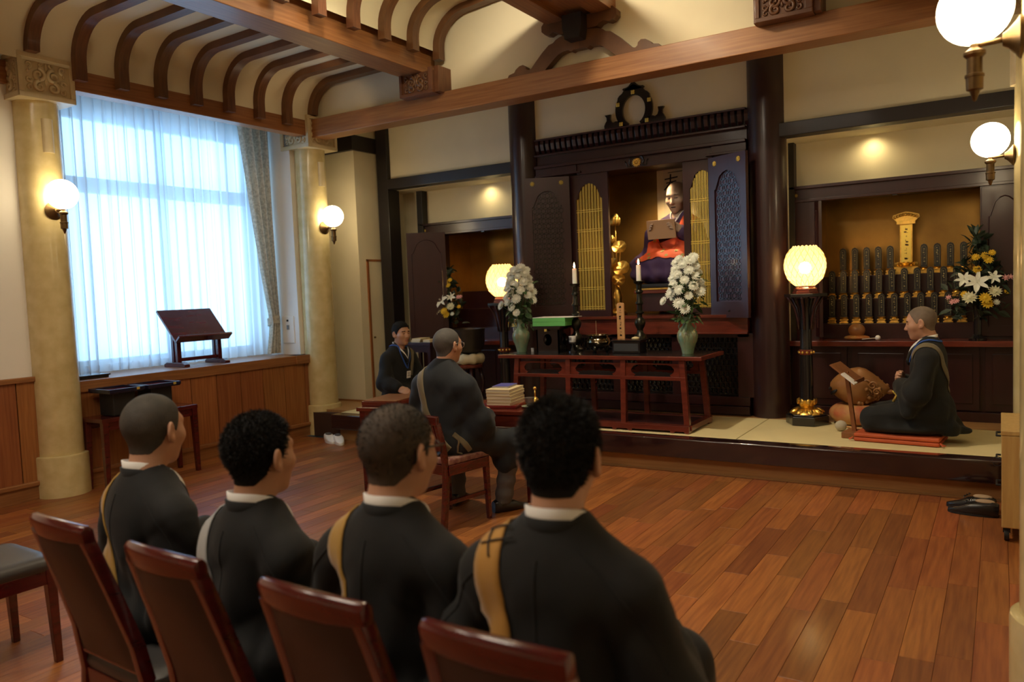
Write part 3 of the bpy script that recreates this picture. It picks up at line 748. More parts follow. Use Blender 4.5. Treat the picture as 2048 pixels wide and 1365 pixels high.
# folding panels with arched gold reed lattice
def arch(w, z0, z1):
    h = w / 2
    return [(-h, z0), (-h, z1 - 0.16), (-h * 0.9, z1 - 0.155), (-h * 0.78, z1 - 0.11), (-h * 0.6, z1 - 0.045), (-h * 0.3, z1 - 0.012), (0, z1), (h * 0.3, z1 - 0.012), (h * 0.6, z1 - 0.045), (h * 0.78, z1 - 0.11), (h * 0.9, z1 - 0.155), (h, z1 - 0.16), (h, z0)]
def arched_frame(w, z0, z1, hole_w, hz0, hz1, y0, y1):
    """Flat leaf with an arched opening, outline split into two halves that meet above and below the opening."""
    A = arch(hole_w, hz0, hz1); k = len(A) // 2
    left = [(-w / 2, z0), (-w / 2, z1), (0, z1)] + [A[i] for i in range(k, -1, -1)] + [(0, hz0), (0, z0)]
    mb = MB()
    mb.prism(left, y0, y1); mb.prism([(-x, z) for x, z in reversed(left)], y0, y1)
    return mb
def height_at(A, x):
    zs = []
    for (a, b), (c, d) in zip(A, A[1:]):
        if min(a, c) - 1e-6 <= x <= max(a, c) + 1e-6 and abs(c - a) > 1e-6: zs.append(b + (d - b) * (x - a) / (c - a))
    return max(zs) if zs else A[1][1]
for px_, w in ((-3.51, 0.42), (-2.345, 0.37)):
    p = obj('lattice_panel', arched_frame(w, 1.212, 2.64, w - 0.13, 1.275, 2.55, -0.015, 0.02), M['lacq'], shrine, loc=(px_, 7.14, 0))
    A = arch(w - 0.13, 1.275, 2.55)
    bars = MB(); hw = (w - 0.13) / 2
    for i in range(9):
        x = -hw + 2 * hw * (i + 0.5) / 9
        for dx in (-0.006, 0.006):
            bars.span((x + dx - 0.0028, -0.006, 1.275), (x + dx + 0.0028, 0.0, height_at(A, x)))
    for j in range(6):
        z = 1.30 + j * 0.195
        for dz in (-0.010, 0.010): bars.span((-hw, -0.011, z + dz - 0.003), (hw, -0.006, z + dz + 0.003))
    obj('gold_reeds', bars, M['gold_paint'], p)
# door leaves
def leaf(a, b, lab):
    a, b = Vector(a), Vector(b); w = (b - a).length; ang = math.atan2(b.y - a.y, b.x - a.x)
    L = obj('door', arched_frame(w, 1.185, 2.635, w - 0.14, 1.33, 2.50, -0.016, 0.016), M['lacq'], shrine, loc=((a.x + b.x) / 2, (a.y + b.y) / 2, 0), rot=ang)
    mb = MB(); hw = (w - 0.14) / 2; A = arch(w - 0.14, 1.33, 2.50)
    mb.span((-hw - 0.01, 0.004, 1.32), (hw + 0.01, 0.012, 2.5))
    obj('door_board', mb, lab, L)
    g = MB(); s = 0.052
    def seg(p, q):
        zc = height_at(A, max(-hw, min(hw, p[0])))
        if abs(p[0]) > hw or abs(q[0]) > hw or max(p[1], q[1]) > min(zc, height_at(A, q[0])) or min(p[1], q[1]) < 1.33: return
        g.beam((p[0], 0.0, p[1]), (q[0], 0.0, q[1]), 0.0045, 0.006, up=(0, 1, 0))
    for j in range(-1, 26):
        for i in range(-4, 5):
            cx, cz = i * s * 1.73 + (0.5 * s * 1.73 if j % 2 else 0), 1.33 + j * s * 0.98
            pts = [(cx + 0.47 * s * math.cos(PI / 6 + k * PI / 3), cz + 0.47 * s * math.sin(PI / 6 + k * PI / 3)) for k in range(6)]
            out = [(cx + 1.0 * s * math.cos(PI / 6 + k * PI / 3), cz + 1.0 * s * math.sin(PI / 6 + k * PI / 3)) for k in range(6)]
            for k in range(6): seg(pts[k], pts[(k + 1) % 6]); seg(pts[k], out[k])
    o = obj('fretwork', g, M['black'], L); o['kind'] = 'stuff'
    f = MB()
    for x in (-w * 0.32, w * 0.32): rosette(f, (x, -0.02, 2.575), 0.026, 10, 0.007)
    obj('gold_rosette', f, M['gold_paint'], L, smooth=True)
    obj('door_pull', MB().lathe([(0, -0.012), (0.008, -0.01), (0.01, 0)], n=10, axis='Y', c=(0.0, -0.016, 1.245)), M['dark_bronze'], L, smooth=True)
    return L
M['door_sheen'] = mat('door_window_sheen', (0.060, 0.030, 0.052), 0.38, coat=0.3)  # purple reflection of the window put into the board colour
leaf((-2.262, 7.09), (-1.868, 6.885), M['door_sheen'])
leaf((-4.12, 6.90), (-3.705, 7.09), M['lacq'])

# scroll behind the statue
sc = thing('hanging_scroll', 'pale hanging calligraphy scroll behind the seated statue', 'scroll', (0, 0, 0))
obj('paper', MB().span((-3.00, 7.862, 1.9), (-2.60, 7.868, 2.70)), mat('scroll_paper', (0.72, 0.62, 0.42), 0.8), sc)
obj('mount', MB().span((-3.075, 7.868, 1.8), (-2.53, 7.874, 2.72)), mat('scroll_mount', (0.80, 0.66, 0.40), 0.7), sc)
mb = MB()
def stroke(pts, r):
    P = [Vector((x, 7.860, z)) for x, z in pts]
    for a, b in zip(P, P[1:]): mb.beam(a, b, r, 0.003, up=(0, 1, 0))
for pts, r in (([(-2.985, 2.60), (-2.845, 2.615)], .013), ([(-2.97, 2.56), (-2.86, 2.575)], .011), ([(-2.92, 2.65), (-2.925, 2.56), (-2.99, 2.49)], .014), ([(-2.915, 2.57), (-2.87, 2.52), (-2.835, 2.50)], .014), ([(-2.95, 2.51), (-2.95, 2.43), (-2.885, 2.43), (-2.885, 2.51), (-2.95, 2.51)], .010), ([(-2.95, 2.47), (-2.885, 2.47)], .008),
               ([(-2.79, 2.58), (-2.79, 2.48), (-2.76, 2.48), (-2.76, 2.58), (-2.79, 2.58)], .008), ([(-2.79, 2.53), (-2.76, 2.53)], .007), ([(-2.74, 2.57), (-2.67, 2.575)], .008), ([(-2.705, 2.60), (-2.705, 2.47)], .008), ([(-2.745, 2.535), (-2.665, 2.54)], .008), ([(-2.735, 2.50), (-2.67, 2.505)], .007),
               ([(-2.95, 2.665), (-2.66, 2.675)], .006)):
    stroke(pts, r)
obj('brush_writing', mb, M['matte_black'], sc)

# gold lotus ornaments inside the shrine
def lotus_stand(x, y, z, h, label):
    t = thing('lotus_ornament', label, 'ornament', (x, y, z))
    mb = MB().lathe([(0.09, 0), (0.10, 0.02), (0.07, 0.05), (0.03, 0.07), (0.045, 0.12), (0.05, 0.2), (0.03, 0.26), (0.02, 0.3)], n=14)
    obj('gold_vase', mb, M['gold'], t, smooth=True)
    st = MB()
    for k, (dx, dz) in enumerate(((0, h), (0.05, h * 0.72), (-0.05, h * 0.8), (0.07, h * 0.5), (-0.03, h * 0.55))):
        st.tube([(0, 0, 0.25), (dx * 0.6, 0, 0.3 + (dz - 0.3) * 0.5), (dx, -0.01, dz)], 0.006, 6)
    obj('stem', st, M['gold'], t, smooth=True)
    for dx, dz, r in ((0, h, 0.062), (-0.05, h * 0.8, 0.045)):
        b = MB().ell((dx, -0.01, dz), (r * 0.75, r * 0.6, r), 12, 8)
        for k in range(7):
            a = 2 * PI * k / 7
            b.ell((dx + r * 0.6 * math.cos(a), -0.01 + r * 0.5 * math.sin(a), dz - r * 0.35), (r * 0.42, r * 0.3, r * 0.75), 8, 6)
        obj('bud', b, M['gold'], t, smooth=True)
    for dx, dz, r, tl in ((0.05, h * 0.70, 0.075, 0.9), (0.07, h * 0.48, 0.085, 0.5), (-0.03, h * 0.53, 0.07, -0.7), (0.03, h * 0.36, 0.07, 1.2)):
        b = MB(); R = []
        for j in range(5):
            rr = r * j / 4 + 1e-4
            R.append([(rr * math.cos(2 * PI * k / 14), rr * math.sin(2 * PI * k / 14), 0.02 * (j / 4) ** 2 + 0.008 * math.sin(5 * 2 * PI * k / 14) * j / 4) for k in range(14)])
        b.rows(R, closed=True)
        o = obj('leaf', b, M['gold'], t, smooth=True, loc=(dx, -0.03, dz)); o.rotation_euler = (1.0, tl * 0.5, 0)
    return t
lotus_stand(-3.36, 7.42, 1.213, 0.98, 'gilt lotus stem in a gilt vase beside the seated statue')

# ------------------------------------------------------------------ altar table and what stands on it
tb_ = thing('altar_table', 'long cherry lacquered offering table with openwork apron on the tatami', 'table', (0, 0, 0))
X0, X1, Y0, Y1, ZT = -3.99, -2.04, 6.08, 6.68, 0.912
obj('tabletop', MB().span((X0, Y0, ZT - 0.034), (X1, Y1, ZT)), [M['lacq_table']], tb_, bevel=0.006)
o = obj('top_inlay', MB().span((X0 + 0.03, Y0 + 0.025, ZT - 0.002), (X1 - 0.03, Y1 - 0.02, ZT + 0.0015)), M['black'], tb_)
lx = [-3.795, -3.265, -2.735, -2.215]
for yy, s in ((6.12, -1), (6.60, 1)):
    for k, x in enumerate(lx):
        dx = (-0.045, 0, 0, 0.045)[k]
        obj('leg', MB().beam((x, yy, ZT - 0.03), (x + dx * 0.9, yy + s * 0.02, 0.33), 0.046, 0.046, up=(0, 1, 0)), M['lacq_table'], tb_, bevel=0.003)
    obj('rail', MB().span((-3.83, yy - 0.03 if s < 0 else yy, 0.712), (-2.18, yy if s < 0 else yy + 0.03, 0.742)), M['lacq_table'], tb_, bevel=0.004)
    obj('foot_rail', MB().span((-3.86, yy - 0.045 + s * .02, 0.335 - 0.035), (-2.15, yy + 0.03 + s * .02, 0.345)), M['lacq_table'], tb_, bevel=0.004)
    ft = MB()
    for a, b in ((-3.86, -3.70), (-3.36, -3.18), (-2.83, -2.65), (-2.31, -2.15)):
        ft.prism([(a, 0.283), (a + 0.0, 0.305), (b, 0.305), (b, 0.283), (b - 0.03, 0.283), (b - 0.045, 0.298), (a + 0.045, 0.298), (a + 0.03, 0.283)], yy - 0.045 + s * .02, yy + 0.03 + s * .02)
    obj('foot', ft, M['lacq_table'], tb_)
    for k in range(3):
        a, b = lx[k] + 0.023, lx[k + 1] - 0.023; w = b - a
        pts = [(a, 0.85), (b, 0.85), (b, 0.742), (b - 0.07, 0.742), (b - 0.085, 0.755), (b - 0.05, 0.775), (b - 0.045, 0.80), (b - 0.07, 0.83), (b - 0.11, 0.84), (a + 0.11, 0.84), (a + 0.07, 0.83), (a + 0.045, 0.80), (a + 0.05, 0.775), (a + 0.085, 0.755), (a + 0.07, 0.742), (a, 0.742)]
        obj('apron', MB().prism(pts, yy - 0.008, yy + 0.006), M['lacq_table'], tb_)
        br = [(a + 0.05, 0.742)] + [(a + 0.05 + (w - 0.1) * i / 16, 0.765 + 0.012 * math.sin(i * PI / 16) + 0.008 * abs(math.sin(i * 1.6))) for i in range(17)] + [(b - 0.05, 0.742)]
        obj('cloud_carving', MB().prism(br, yy - 0.004, yy + 0.004), M['black'], tb_)
for x in (-3.84, -2.17):
    obj('side_rail', MB().span((x - 0.03, 6.10, 0.30), (x + 0.03, 6.64, 0.345)), M['lacq_table'], tb_, bevel=0.003)
obj('shelf', MB().span((-3.83, 6.12, 0.325), (-2.18, 6.62, 0.338)), M['lacq'], tb_)

M['celadon'] = mat('celadon_glaze', (0.16, 0.27, 0.17), 0.18, coat=0.4, col2=(0.26, 0.30, 0.18), nscale=16)
M['celadon_pat'] = mat('celadon_pattern', (0.33, 0.27, 0.17), 0.3)
def celadon(x, y, label):
    t = thing('celadon_vase', label, 'vase', (x, y, ZT + 0.002))
    obj('body', MB().lathe([(0.0, 0.0), (0.048, 0), (0.05, 0.012), (0.058, 0.05), (0.078, 0.11), (0.086, 0.15), (0.080, 0.185), (0.058, 0.22), (0.040, 0.24), (0.037, 0.28), (0.043, 0.305), (0.050, 0.312), (0.044, 0.312), (0.034, 0.29), (0.030, 0.2)], n=32), M['celadon'], t, smooth=A60)
    for s in (-1, 1):
        obj('handle', MB().tube([(s * 0.038, 0, 0.295), (s * 0.060, 0, 0.292), (s * 0.073, 0, 0.27), (s * 0.062, 0, 0.25), (s * 0.075, 0, 0.235), (s * 0.072, 0, 0.212), (s * 0.060, 0, 0.208)], 0.006, 6), M['celadon'], t, smooth=True)
    pt = MB()
    for k in range(6):
        a = 2 * PI * k / 6 - PI / 2
        for p, q in (((-0.3, 0.20), (0.0, 0.09)), ((0.3, 0.20), (0.0, 0.09)), ((-0.15, 0.18), (0.0, 0.13)), ((0.15, 0.18), (0, 0.13))):
            def on(u, z):
                r = np.interp(z, [0.05, 0.11, 0.15, 0.185, 0.22], [0.058, 0.078, 0.086, 0.08, 0.058]) + 0.0005
                return (r * math.cos(a + u), r * math.sin(a + u), z)
            pt.tube([on(p[0] + (q[0] - p[0]) * i / 5, p[1] + (q[1] - p[1]) * i / 5) for i in range(6)], 0.0018, 4)
    obj('glaze_pattern', pt, M['celadon_pat'], t)
    return t
V1, V2 = (-3.905, 6.375), (-2.25, 6.36)
celadon(*V1, 'green celadon vase at the drum-gong end of the altar table')
celadon(*V2, 'green celadon vase at the lantern end of the altar table')

# flowers: shared petal meshes
M['petal_white'] = mat('white_petals', (0.82, 0.84, 0.74), 0.7)
M['petal_yellow'] = mat('yellow_petals', (0.75, 0.50, 0.03), 0.7)
M['petal_cream'] = mat('cream_petals', (0.72, 0.70, 0.48), 0.7)
M['petal_pink'] = mat('pink_petals', (0.72, 0.36, 0.36), 0.7)
M['leaf'] = mat('green_leaf', (0.045, 0.095, 0.030), 0.5, var=0.3, nscale=12, objvar=0.3)
M['leaf_dark'] = mat('dark_green_leaf', (0.022, 0.042, 0.026), 0.5, var=0.3, nscale=12, objvar=0.3)
def mum(r, layers=4, n=13, flat=0.55):
    mb = MB(); rnd = random.Random(int(r * 1000))
    for j in range(layers):
        el = 0.15 + 1.15 * j / layers; rr = r * (1 - 0.12 * j)
        for k in range(n - j):
            a = 2 * PI * (k + 0.5 * j) / (n - j) + rnd.uniform(-.1, .1)
            d = Vector((math.cos(a) * math.cos(el), math.sin(a) * math.cos(el), math.sin(el) * flat))
            sd = Vector((-math.sin(a), math.cos(a), 0)) * r * 0.16
            up = Vector((0, 0, 1))
            m = d * rr * 0.62 + up * rr * 0.06; tip = d * rr + up * rr * (0.10 + 0.12 * j / layers)
            mb.add([(0, 0, 0), m - sd, tip, m + sd], [(0, 1, 2, 3)])
    mb.ell((0, 0, r * 0.2), (r * 0.35, r * 0.35, r * 0.25), 8, 5)
    return mb
def lily(r):
    mb = MB()
    for k in range(6):
        a = 2 * PI * k / 6; w = 0.26 if k % 2 else 0.19
        pts = [(0, 0.0, 0), (0.4, w, 0.22), (0.8, w * 0.7, 0.30), (1.05, 0, 0.18)]
        ca, sa = math.cos(a), math.sin(a)
        def P(x, y, z): return ((x * ca - y * sa) * r, (x * sa + y * ca) * r, z * r)
        vs = [P(0, 0, 0), P(.4, -w, .22), P(.4, 0, .16), P(.4, w, .22), P(.8, -w * .7, .30), P(.8, 0, .25), P(.8, w * .7, .30), P(1.06, 0, .16)]
        mb.add(vs, [(0, 1, 2), (0, 2, 3), (1, 4, 5, 2), (2, 5, 6, 3), (4, 7, 5), (5, 7, 6)])
    for k in range(5): mb.tube([(0, 0, 0), (0.12 * r * math.cos(k * 1.26), 0.12 * r * math.sin(k * 1.26), 0.45 * r)], 0.02 * r, 4)
    return mb
me_mum = mesh_of('chrysanthemum', mum(0.047, 7, 16, 0.95), M['petal_white'], fix=False)
me_mum_s = mesh_of('small_chrysanthemum', mum(0.030, 3, 11), M['petal_white'], fix=False)
me_mum_y = mesh_of('yellow_chrysanthemum', mum(0.045), M['petal_yellow'], fix=False)
me_mum_c = mesh_of('cream_chrysanthemum', mum(0.055), M['petal_cream'], fix=False)
me_pink = mesh_of('pink_flower', mum(0.028, 3, 7), M['petal_pink'], fix=False)
me_lily = mesh_of('lily', lily(0.085), M['petal_white'], fix=False)
def leafmesh(name, l, w, m):
    mb = MB().add([(0, 0, 0), (l * .35, -w / 2, l * .06), (l * .35, 0, 0.0), (l * .35, w / 2, l * .06), (l * .7, -w * .4, l * .04), (l * .7, 0, -l * .01), (l * .7, w * .4, l * .04), (l, 0, -l * .08)],
                  [(0, 1, 2), (0, 2, 3), (1, 4, 5, 2), (2, 5, 6, 3), (4, 7, 5), (5, 7, 6)])
    return mesh_of(name, mb, m, fix=False)
me_leaf = leafmesh('leaf', 0.085, 0.045, M['leaf']); me_leafd = leafmesh('leaf', 0.10, 0.042, M['leaf_dark'])
def place(me, name, parent, p, d, s=1.0, roll=0.0):
    o = bpy.data.objects.new(name, me); COL.objects.link(o); o.parent = parent
    q = Vector(d).to_track_quat('Z', 'Y') @ Matrix.Rotation(roll, 4, 'Z').to_quaternion()
    o.location = p; o.rotation_mode = 'QUATERNION'; o.rotation_quaternion = q; o.scale = (s, s, s)
    return o
CAMD = Vector((0.42, -0.86, 0.1)).normalized()
def mum_bouquet(x, y, label, seed, side):
    z0 = ZT + 0.29
    t = thing('chrysanthemum_bouquet', label, 'flowers', (x, y, z0)); rnd = random.Random(seed)
    heads = []
    for k in range(34):
        h = 0.19 + 0.33 * k / 33
        w = 0.125 * (1 - 0.55 * (k / 33) ** 1.6) + 0.01
        a = k * 2.399 + seed
        heads.append((w * math.cos(a), w * 0.8 * math.sin(a), h))
    heads += [(side * -0.19, -0.03, 0.16), (side * -0.03, -0.10, 0.14), (0.02, -0.10, 0.09)]
    st = MB()
    for hx, hy, hz in heads:
        st.tube([(0, 0, -0.06), (hx * 0.35, hy * 0.35, hz * 0.45), (hx, hy, hz)], 0.003, 4)
    o = obj('stem', st, M['leaf'], t); o['kind'] = 'stuff'
    for k, (hx, hy, hz) in enumerate(heads):
        d = Vector((hx * 3.2 + 0.15, hy * 3.0 - 0.75, 0.30 + hz * 0.6)).normalized()
        place(me_mum, 'bloom', t, (hx, hy, hz), d, rnd.uniform(0.85, 1.2), rnd.uniform(0, 6))
    for k in range(110):
        h = rnd.uniform(-0.02, 0.36); a = rnd.uniform(0, 2 * PI); r = rnd.uniform(0.03, 0.125) * (0.75 + 0.6 * h)
        d = Vector((math.cos(a), math.sin(a), rnd.uniform(-0.5, 0.9)))
        o = place(me_leaf, 'leaf', t, (r * math.cos(a), r * math.sin(a), h), (0, 0, 1), rnd.uniform(0.7, 1.1))
        o.rotation_mode = 'XYZ'; o.rotation_euler = (rnd.uniform(-.7, .7), rnd.uniform(-0.6, 1.1), a)
    return t
mum_bouquet(*V1, 'white chrysanthemums in the celadon vase at the drum-gong end', 4, 1)
mum_bouquet(*V2, 'white chrysanthemums in the celadon vase at the lantern end', 9, 1)

flame_m = emit('candle_flame', (1.0, 0.62, 0.22), 30.0)
wax_m = mat('white_wax', (0.85, 0.80, 0.70), 0.4); wax_m.node_tree.nodes['Principled BSDF'].inputs['Subsurface Weight'].default_value = 0.3
for x, where in ((-3.375, 'behind the small white cup'), (-2.735, 'beside the white chrysanthemums of the lantern end')):
    y = 6.50
    t = thing('candlestick', 'tall dark bronze candlestick %s' % where, 'candlestick', (x, y, ZT + 0.002))
    prof = [(0.06, 0), (0.062, 0.02), (0.045, 0.035), (0.03, 0.06), (0.05, 0.085), (0.058, 0.12), (0.05, 0.15), (0.03, 0.17), (0.026, 0.2), (0.045, 0.235), (0.05, 0.26), (0.04, 0.29), (0.022, 0.31), (0.022, 0.335), (0.038, 0.345), (0.038, 0.355), (0.024, 0.37), (0.024, 0.42), (0.036, 0.43), (0.036, 0.44), (0.024, 0.455), (0.023, 0.52), (0.035, 0.53), (0.035, 0.54), (0.023, 0.555), (0.026, 0.60), (0.045, 0.615), (0.05, 0.63), (0.047, 0.632), (0.0, 0.627)]
    obj('shaft', MB().lathe(prof, n=24), M['dark_bronze'], t, smooth=A60)
    c = thing('candle', 'lit white candle on the candlestick %s' % where, 'candle', (x, y, ZT + 0.63))
    obj('wax', MB().lathe([(0.0, 0), (0.022, 0), (0.020, 0.14), (0.017, 0.145), (0.0, 0.142)], n=16), wax_m, c, smooth=A60)
    obj('wick', MB().tube([(0, 0, 0.14), (0, 0, 0.155)], 0.002, 5), M['matte_black'], c)
    obj('flame', MB().lathe([(0.0, 0.148), (0.006, 0.153), (0.0085, 0.163), (0.006, 0.18), (0.0, 0.202)], n=10), flame_m, c, smooth=True)

t = thing('offering_stand', 'black lacquered offering stand with a round hole, under the green boxes', 'stand', (-3.575, 6.42, ZT + 0.002))
B = MB(); 
for ang in range(4):
    Rm = Matrix.Rotation(ang * PI / 2, 4, 'Z')
    ring = [(0.045 * math.cos(2 * PI * k / 20), 0.12 + 0.055 * math.sin(2 * PI * k / 20)) for k in range(21)]
    sq = [(max(-.118, min(.118, 0.2 * math.cos(2 * PI * k / 20))), 0.115 + max(-0.115, min(0.1, 0.2 * math.sin(2 * PI * k / 20)))) for k in range(21)]
    tt = sweep_plate(sq, ring, -0.118, -0.106); B.add(tt.v, tt.f, Rm)
obj('body', B, M['black'], t)
obj('tray', MB().span((-0.135, -0.135, 0.215), (0.135, 0.135, 0.232)).span((-0.15, -0.15, 0.228), (0.15, -0.14, 0.245)).span((-0.15, 0.14, 0.228), (0.15, 0.15, 0.245)).span((-0.15, -0.14, 0.228), (-0.14, 0.14, 0.245)).span((0.14, -0.14, 0.228), (0.15, 0.14, 0.245)), M['black'], t)
obj('gold_tab', MB().span((-0.012, -0.155, 0.20), (0.012, -0.149, 0.222)), M['gold_paint'], t)
M['green_wrap'] = mat('green_wrapping', (0.14, 0.48, 0.12), 0.6)
for k, nm in ((0, 'lower'), (1, 'upper')):
    o = obj('green_box', MB().box((0, 0, 0), (0.335, 0.24, 0.038)), M['green_wrap'], loc=(-3.565, 6.42, 1.180 + 0.0385 * k), rot=0.06, bevel=0.003)
    tag(o, '%s of the two flat green wrapped boxes on the black offering stand' % nm, 'box', 'green boxes on the offering stand')
o = obj('paper_sheet', MB().box((0, 0, 0), (0.40, 0.235, 0.004)), M['white_cloth'], loc=(-3.53, 6.42, 1.2405), rot=0.06); tag(o, 'thin white paper sheet lying on the green boxes', 'paper')
t = thing('tea_cup', 'small white cup with dark characters on a black stand', 'cup', (-3.345, 6.36, ZT + 0.002))
obj('cup', MB().lathe([(0.0, 0.095), (0.030, 0.095), (0.034, 0.10), (0.036, 0.15), (0.033, 0.15), (0.031, 0.103), (0.0, 0.10)], n=20), mat('white_porcelain', (0.82, 0.82, 0.80), 0.2, coat=0.3), t, smooth=A60)
mk = MB()
for a0 in (-2.2, -1.85, -1.5):
    for z in (0.138, 0.128, 0.118): mk.box((0.0356 * math.cos(a0), 0.0356 * math.sin(a0), z), (0.004, 0.008, 0.005), a0)
    mk.box((0.0358 * math.cos(a0), 0.0358 * math.sin(a0), 0.128), (0.003, 0.003, 0.03), a0)
obj('characters', mk, M['matte_black'], t)
obj('stand', MB().lathe([(0.042, 0), (0.042, 0.012), (0.02, 0.02), (0.016, 0.05), (0.03, 0.075), (0.042, 0.085), (0.042, 0.094), (0.0, 0.094)], n=20), M['black'], t, smooth=A60)
M['burner'] = mat('polished_bronze', (0.20, 0.165, 0.11), 0.16, metal=1.0, var=0.2, nscale=12)
t = thing('incense_burner', 'round dark bronze incense burner on three feet in the middle of the table', 'incense burner', (-3.10, 6.40, ZT + 0.002))
obj('bowl', MB().lathe([(0.0, 0.035), (0.05, 0.038), (0.09, 0.06), (0.108, 0.095), (0.10, 0.125), (0.085, 0.138), (0.095, 0.152), (0.112, 0.156), (0.108, 0.161), (0.085, 0.158), (0.08, 0.14), (0.0, 0.13)], n=36), M['burner'], t, smooth=A60)
for k in range(3):
    a = -PI / 2 + k * 2 * PI / 3
    obj('leg', MB().tube([(0.075 * math.cos(a), 0.075 * math.sin(a), 0.06), (0.085 * math.cos(a), 0.085 * math.sin(a), 0.03), (0.07 * math.cos(a), 0.07 * math.sin(a), 0.0)], [0.018, 0.012, 0.011], 8), M['dark_bronze'], t, smooth=True)
obj('ash', MB().lathe([(0.0, 0.148), (0.08, 0.146)], n=20), mat('incense_ash', (0.34, 0.32, 0.29), 0.95), t)
o = obj('incense_stick', MB().tube([(-0.02, 0.0, 0.14), (-0.022, 0.0, 0.29)], 0.0022, 6), mat('incense', (0.36, 0.22, 0.10), 0.8), loc=(-3.10, 6.40, ZT)); tag(o, 'single thin incense stick upright in the incense burner', 'incense stick')
t = thing('wooden_memorial_tablet', 'plain light wood memorial tablet with brushed characters on a carved stand', 'tablet', (-2.955, 6.58, ZT + 0.002))
M['light_wood'] = mat('light_wood', (0.58, 0.32, 0.13), 0.6, col2=(0.50, 0.26, 0.10), nscale=5, stretch=(8, 8, 0.6))
obj('board', MB().prism([(-0.036, 0.10), (0.036, 0.10), (0.036, 0.425), (0.026, 0.437), (0, 0.441), (-0.026, 0.437), (-0.036, 0.425)], -0.009, 0.009), M['light_wood'], t, bevel=0.002)
mk = MB(); rnd = random.Random(5)
for k in range(10):
    z = 0.40 - k * 0.028
    for _ in range(3): mk.box((rnd.uniform(-.006, .006), -0.0095, z + rnd.uniform(-.008, .008)), (rnd.choice((0.016, 0.003)), 0.001, rnd.choice((0.003, 0.014))))
obj('characters', mk, M['matte_black'], t)
obj('stand', MB().span((-0.05, -0.03, 0.085), (0.05, 0.03, 0.105)).span((-0.03, -0.02, 0.05), (0.03, 0.02, 0.085)).ell((0.025, 0, 0.065), (0.02, 0.025, 0.018), 10, 6).ell((-0.025, 0, 0.065), (0.02, 0.025, 0.018), 10, 6).span((-0.045, -0.03, 0.03), (0.045, 0.03, 0.05)).span((-0.06, -0.04, 0.0), (0.06, 0.04, 0.03)), M['light_wood'], t, bevel=0.003)
t = thing('incense_box', 'low black lacquered incense box between the burner and the second candlestick', 'box', (-2.80, 6.40, ZT + 0.002))
obj('body', MB().span((-0.13, -0.075, 0.0), (0.13, 0.075, 0.105)), M['black'], t, bevel=0.006)
obj('rim', MB().span((-0.14, -0.085, 0.105), (0.14, 0.085, 0.118)), M['black'], t, bevel=0.003)
obj('grey_inset', MB().span((-0.115, -0.079, 0.02), (0.115, -0.0745, 0.085)), mat('grey_lacquer', (0.045, 0.05, 0.055), 0.3), t)
o = obj('incense_pile', MB().ell((0, 0, 0), (0.035, 0.03, 0.016), 14, 8), mat('incense_pile', (0.62, 0.50, 0.26), 0.9), loc=(-2.74, 6.40, ZT + 0.128), smooth=True); tag(o, 'small heap of pale incense on the black incense box', 'incense')
o = obj('water_glass', MB().lathe([(0.0, 0.0), (0.014, 0), (0.016, 0.035), (0.014, 0.035), (0.012, 0.004), (0.0, 0.003)], n=14), mat('frosted_glass', (0.55, 0.56, 0.6), 0.1), loc=(-3.80, 6.40, ZT + 0.002), smooth=A60); tag(o, 'tiny clear glass on the table beside the black offering stand', 'glass')
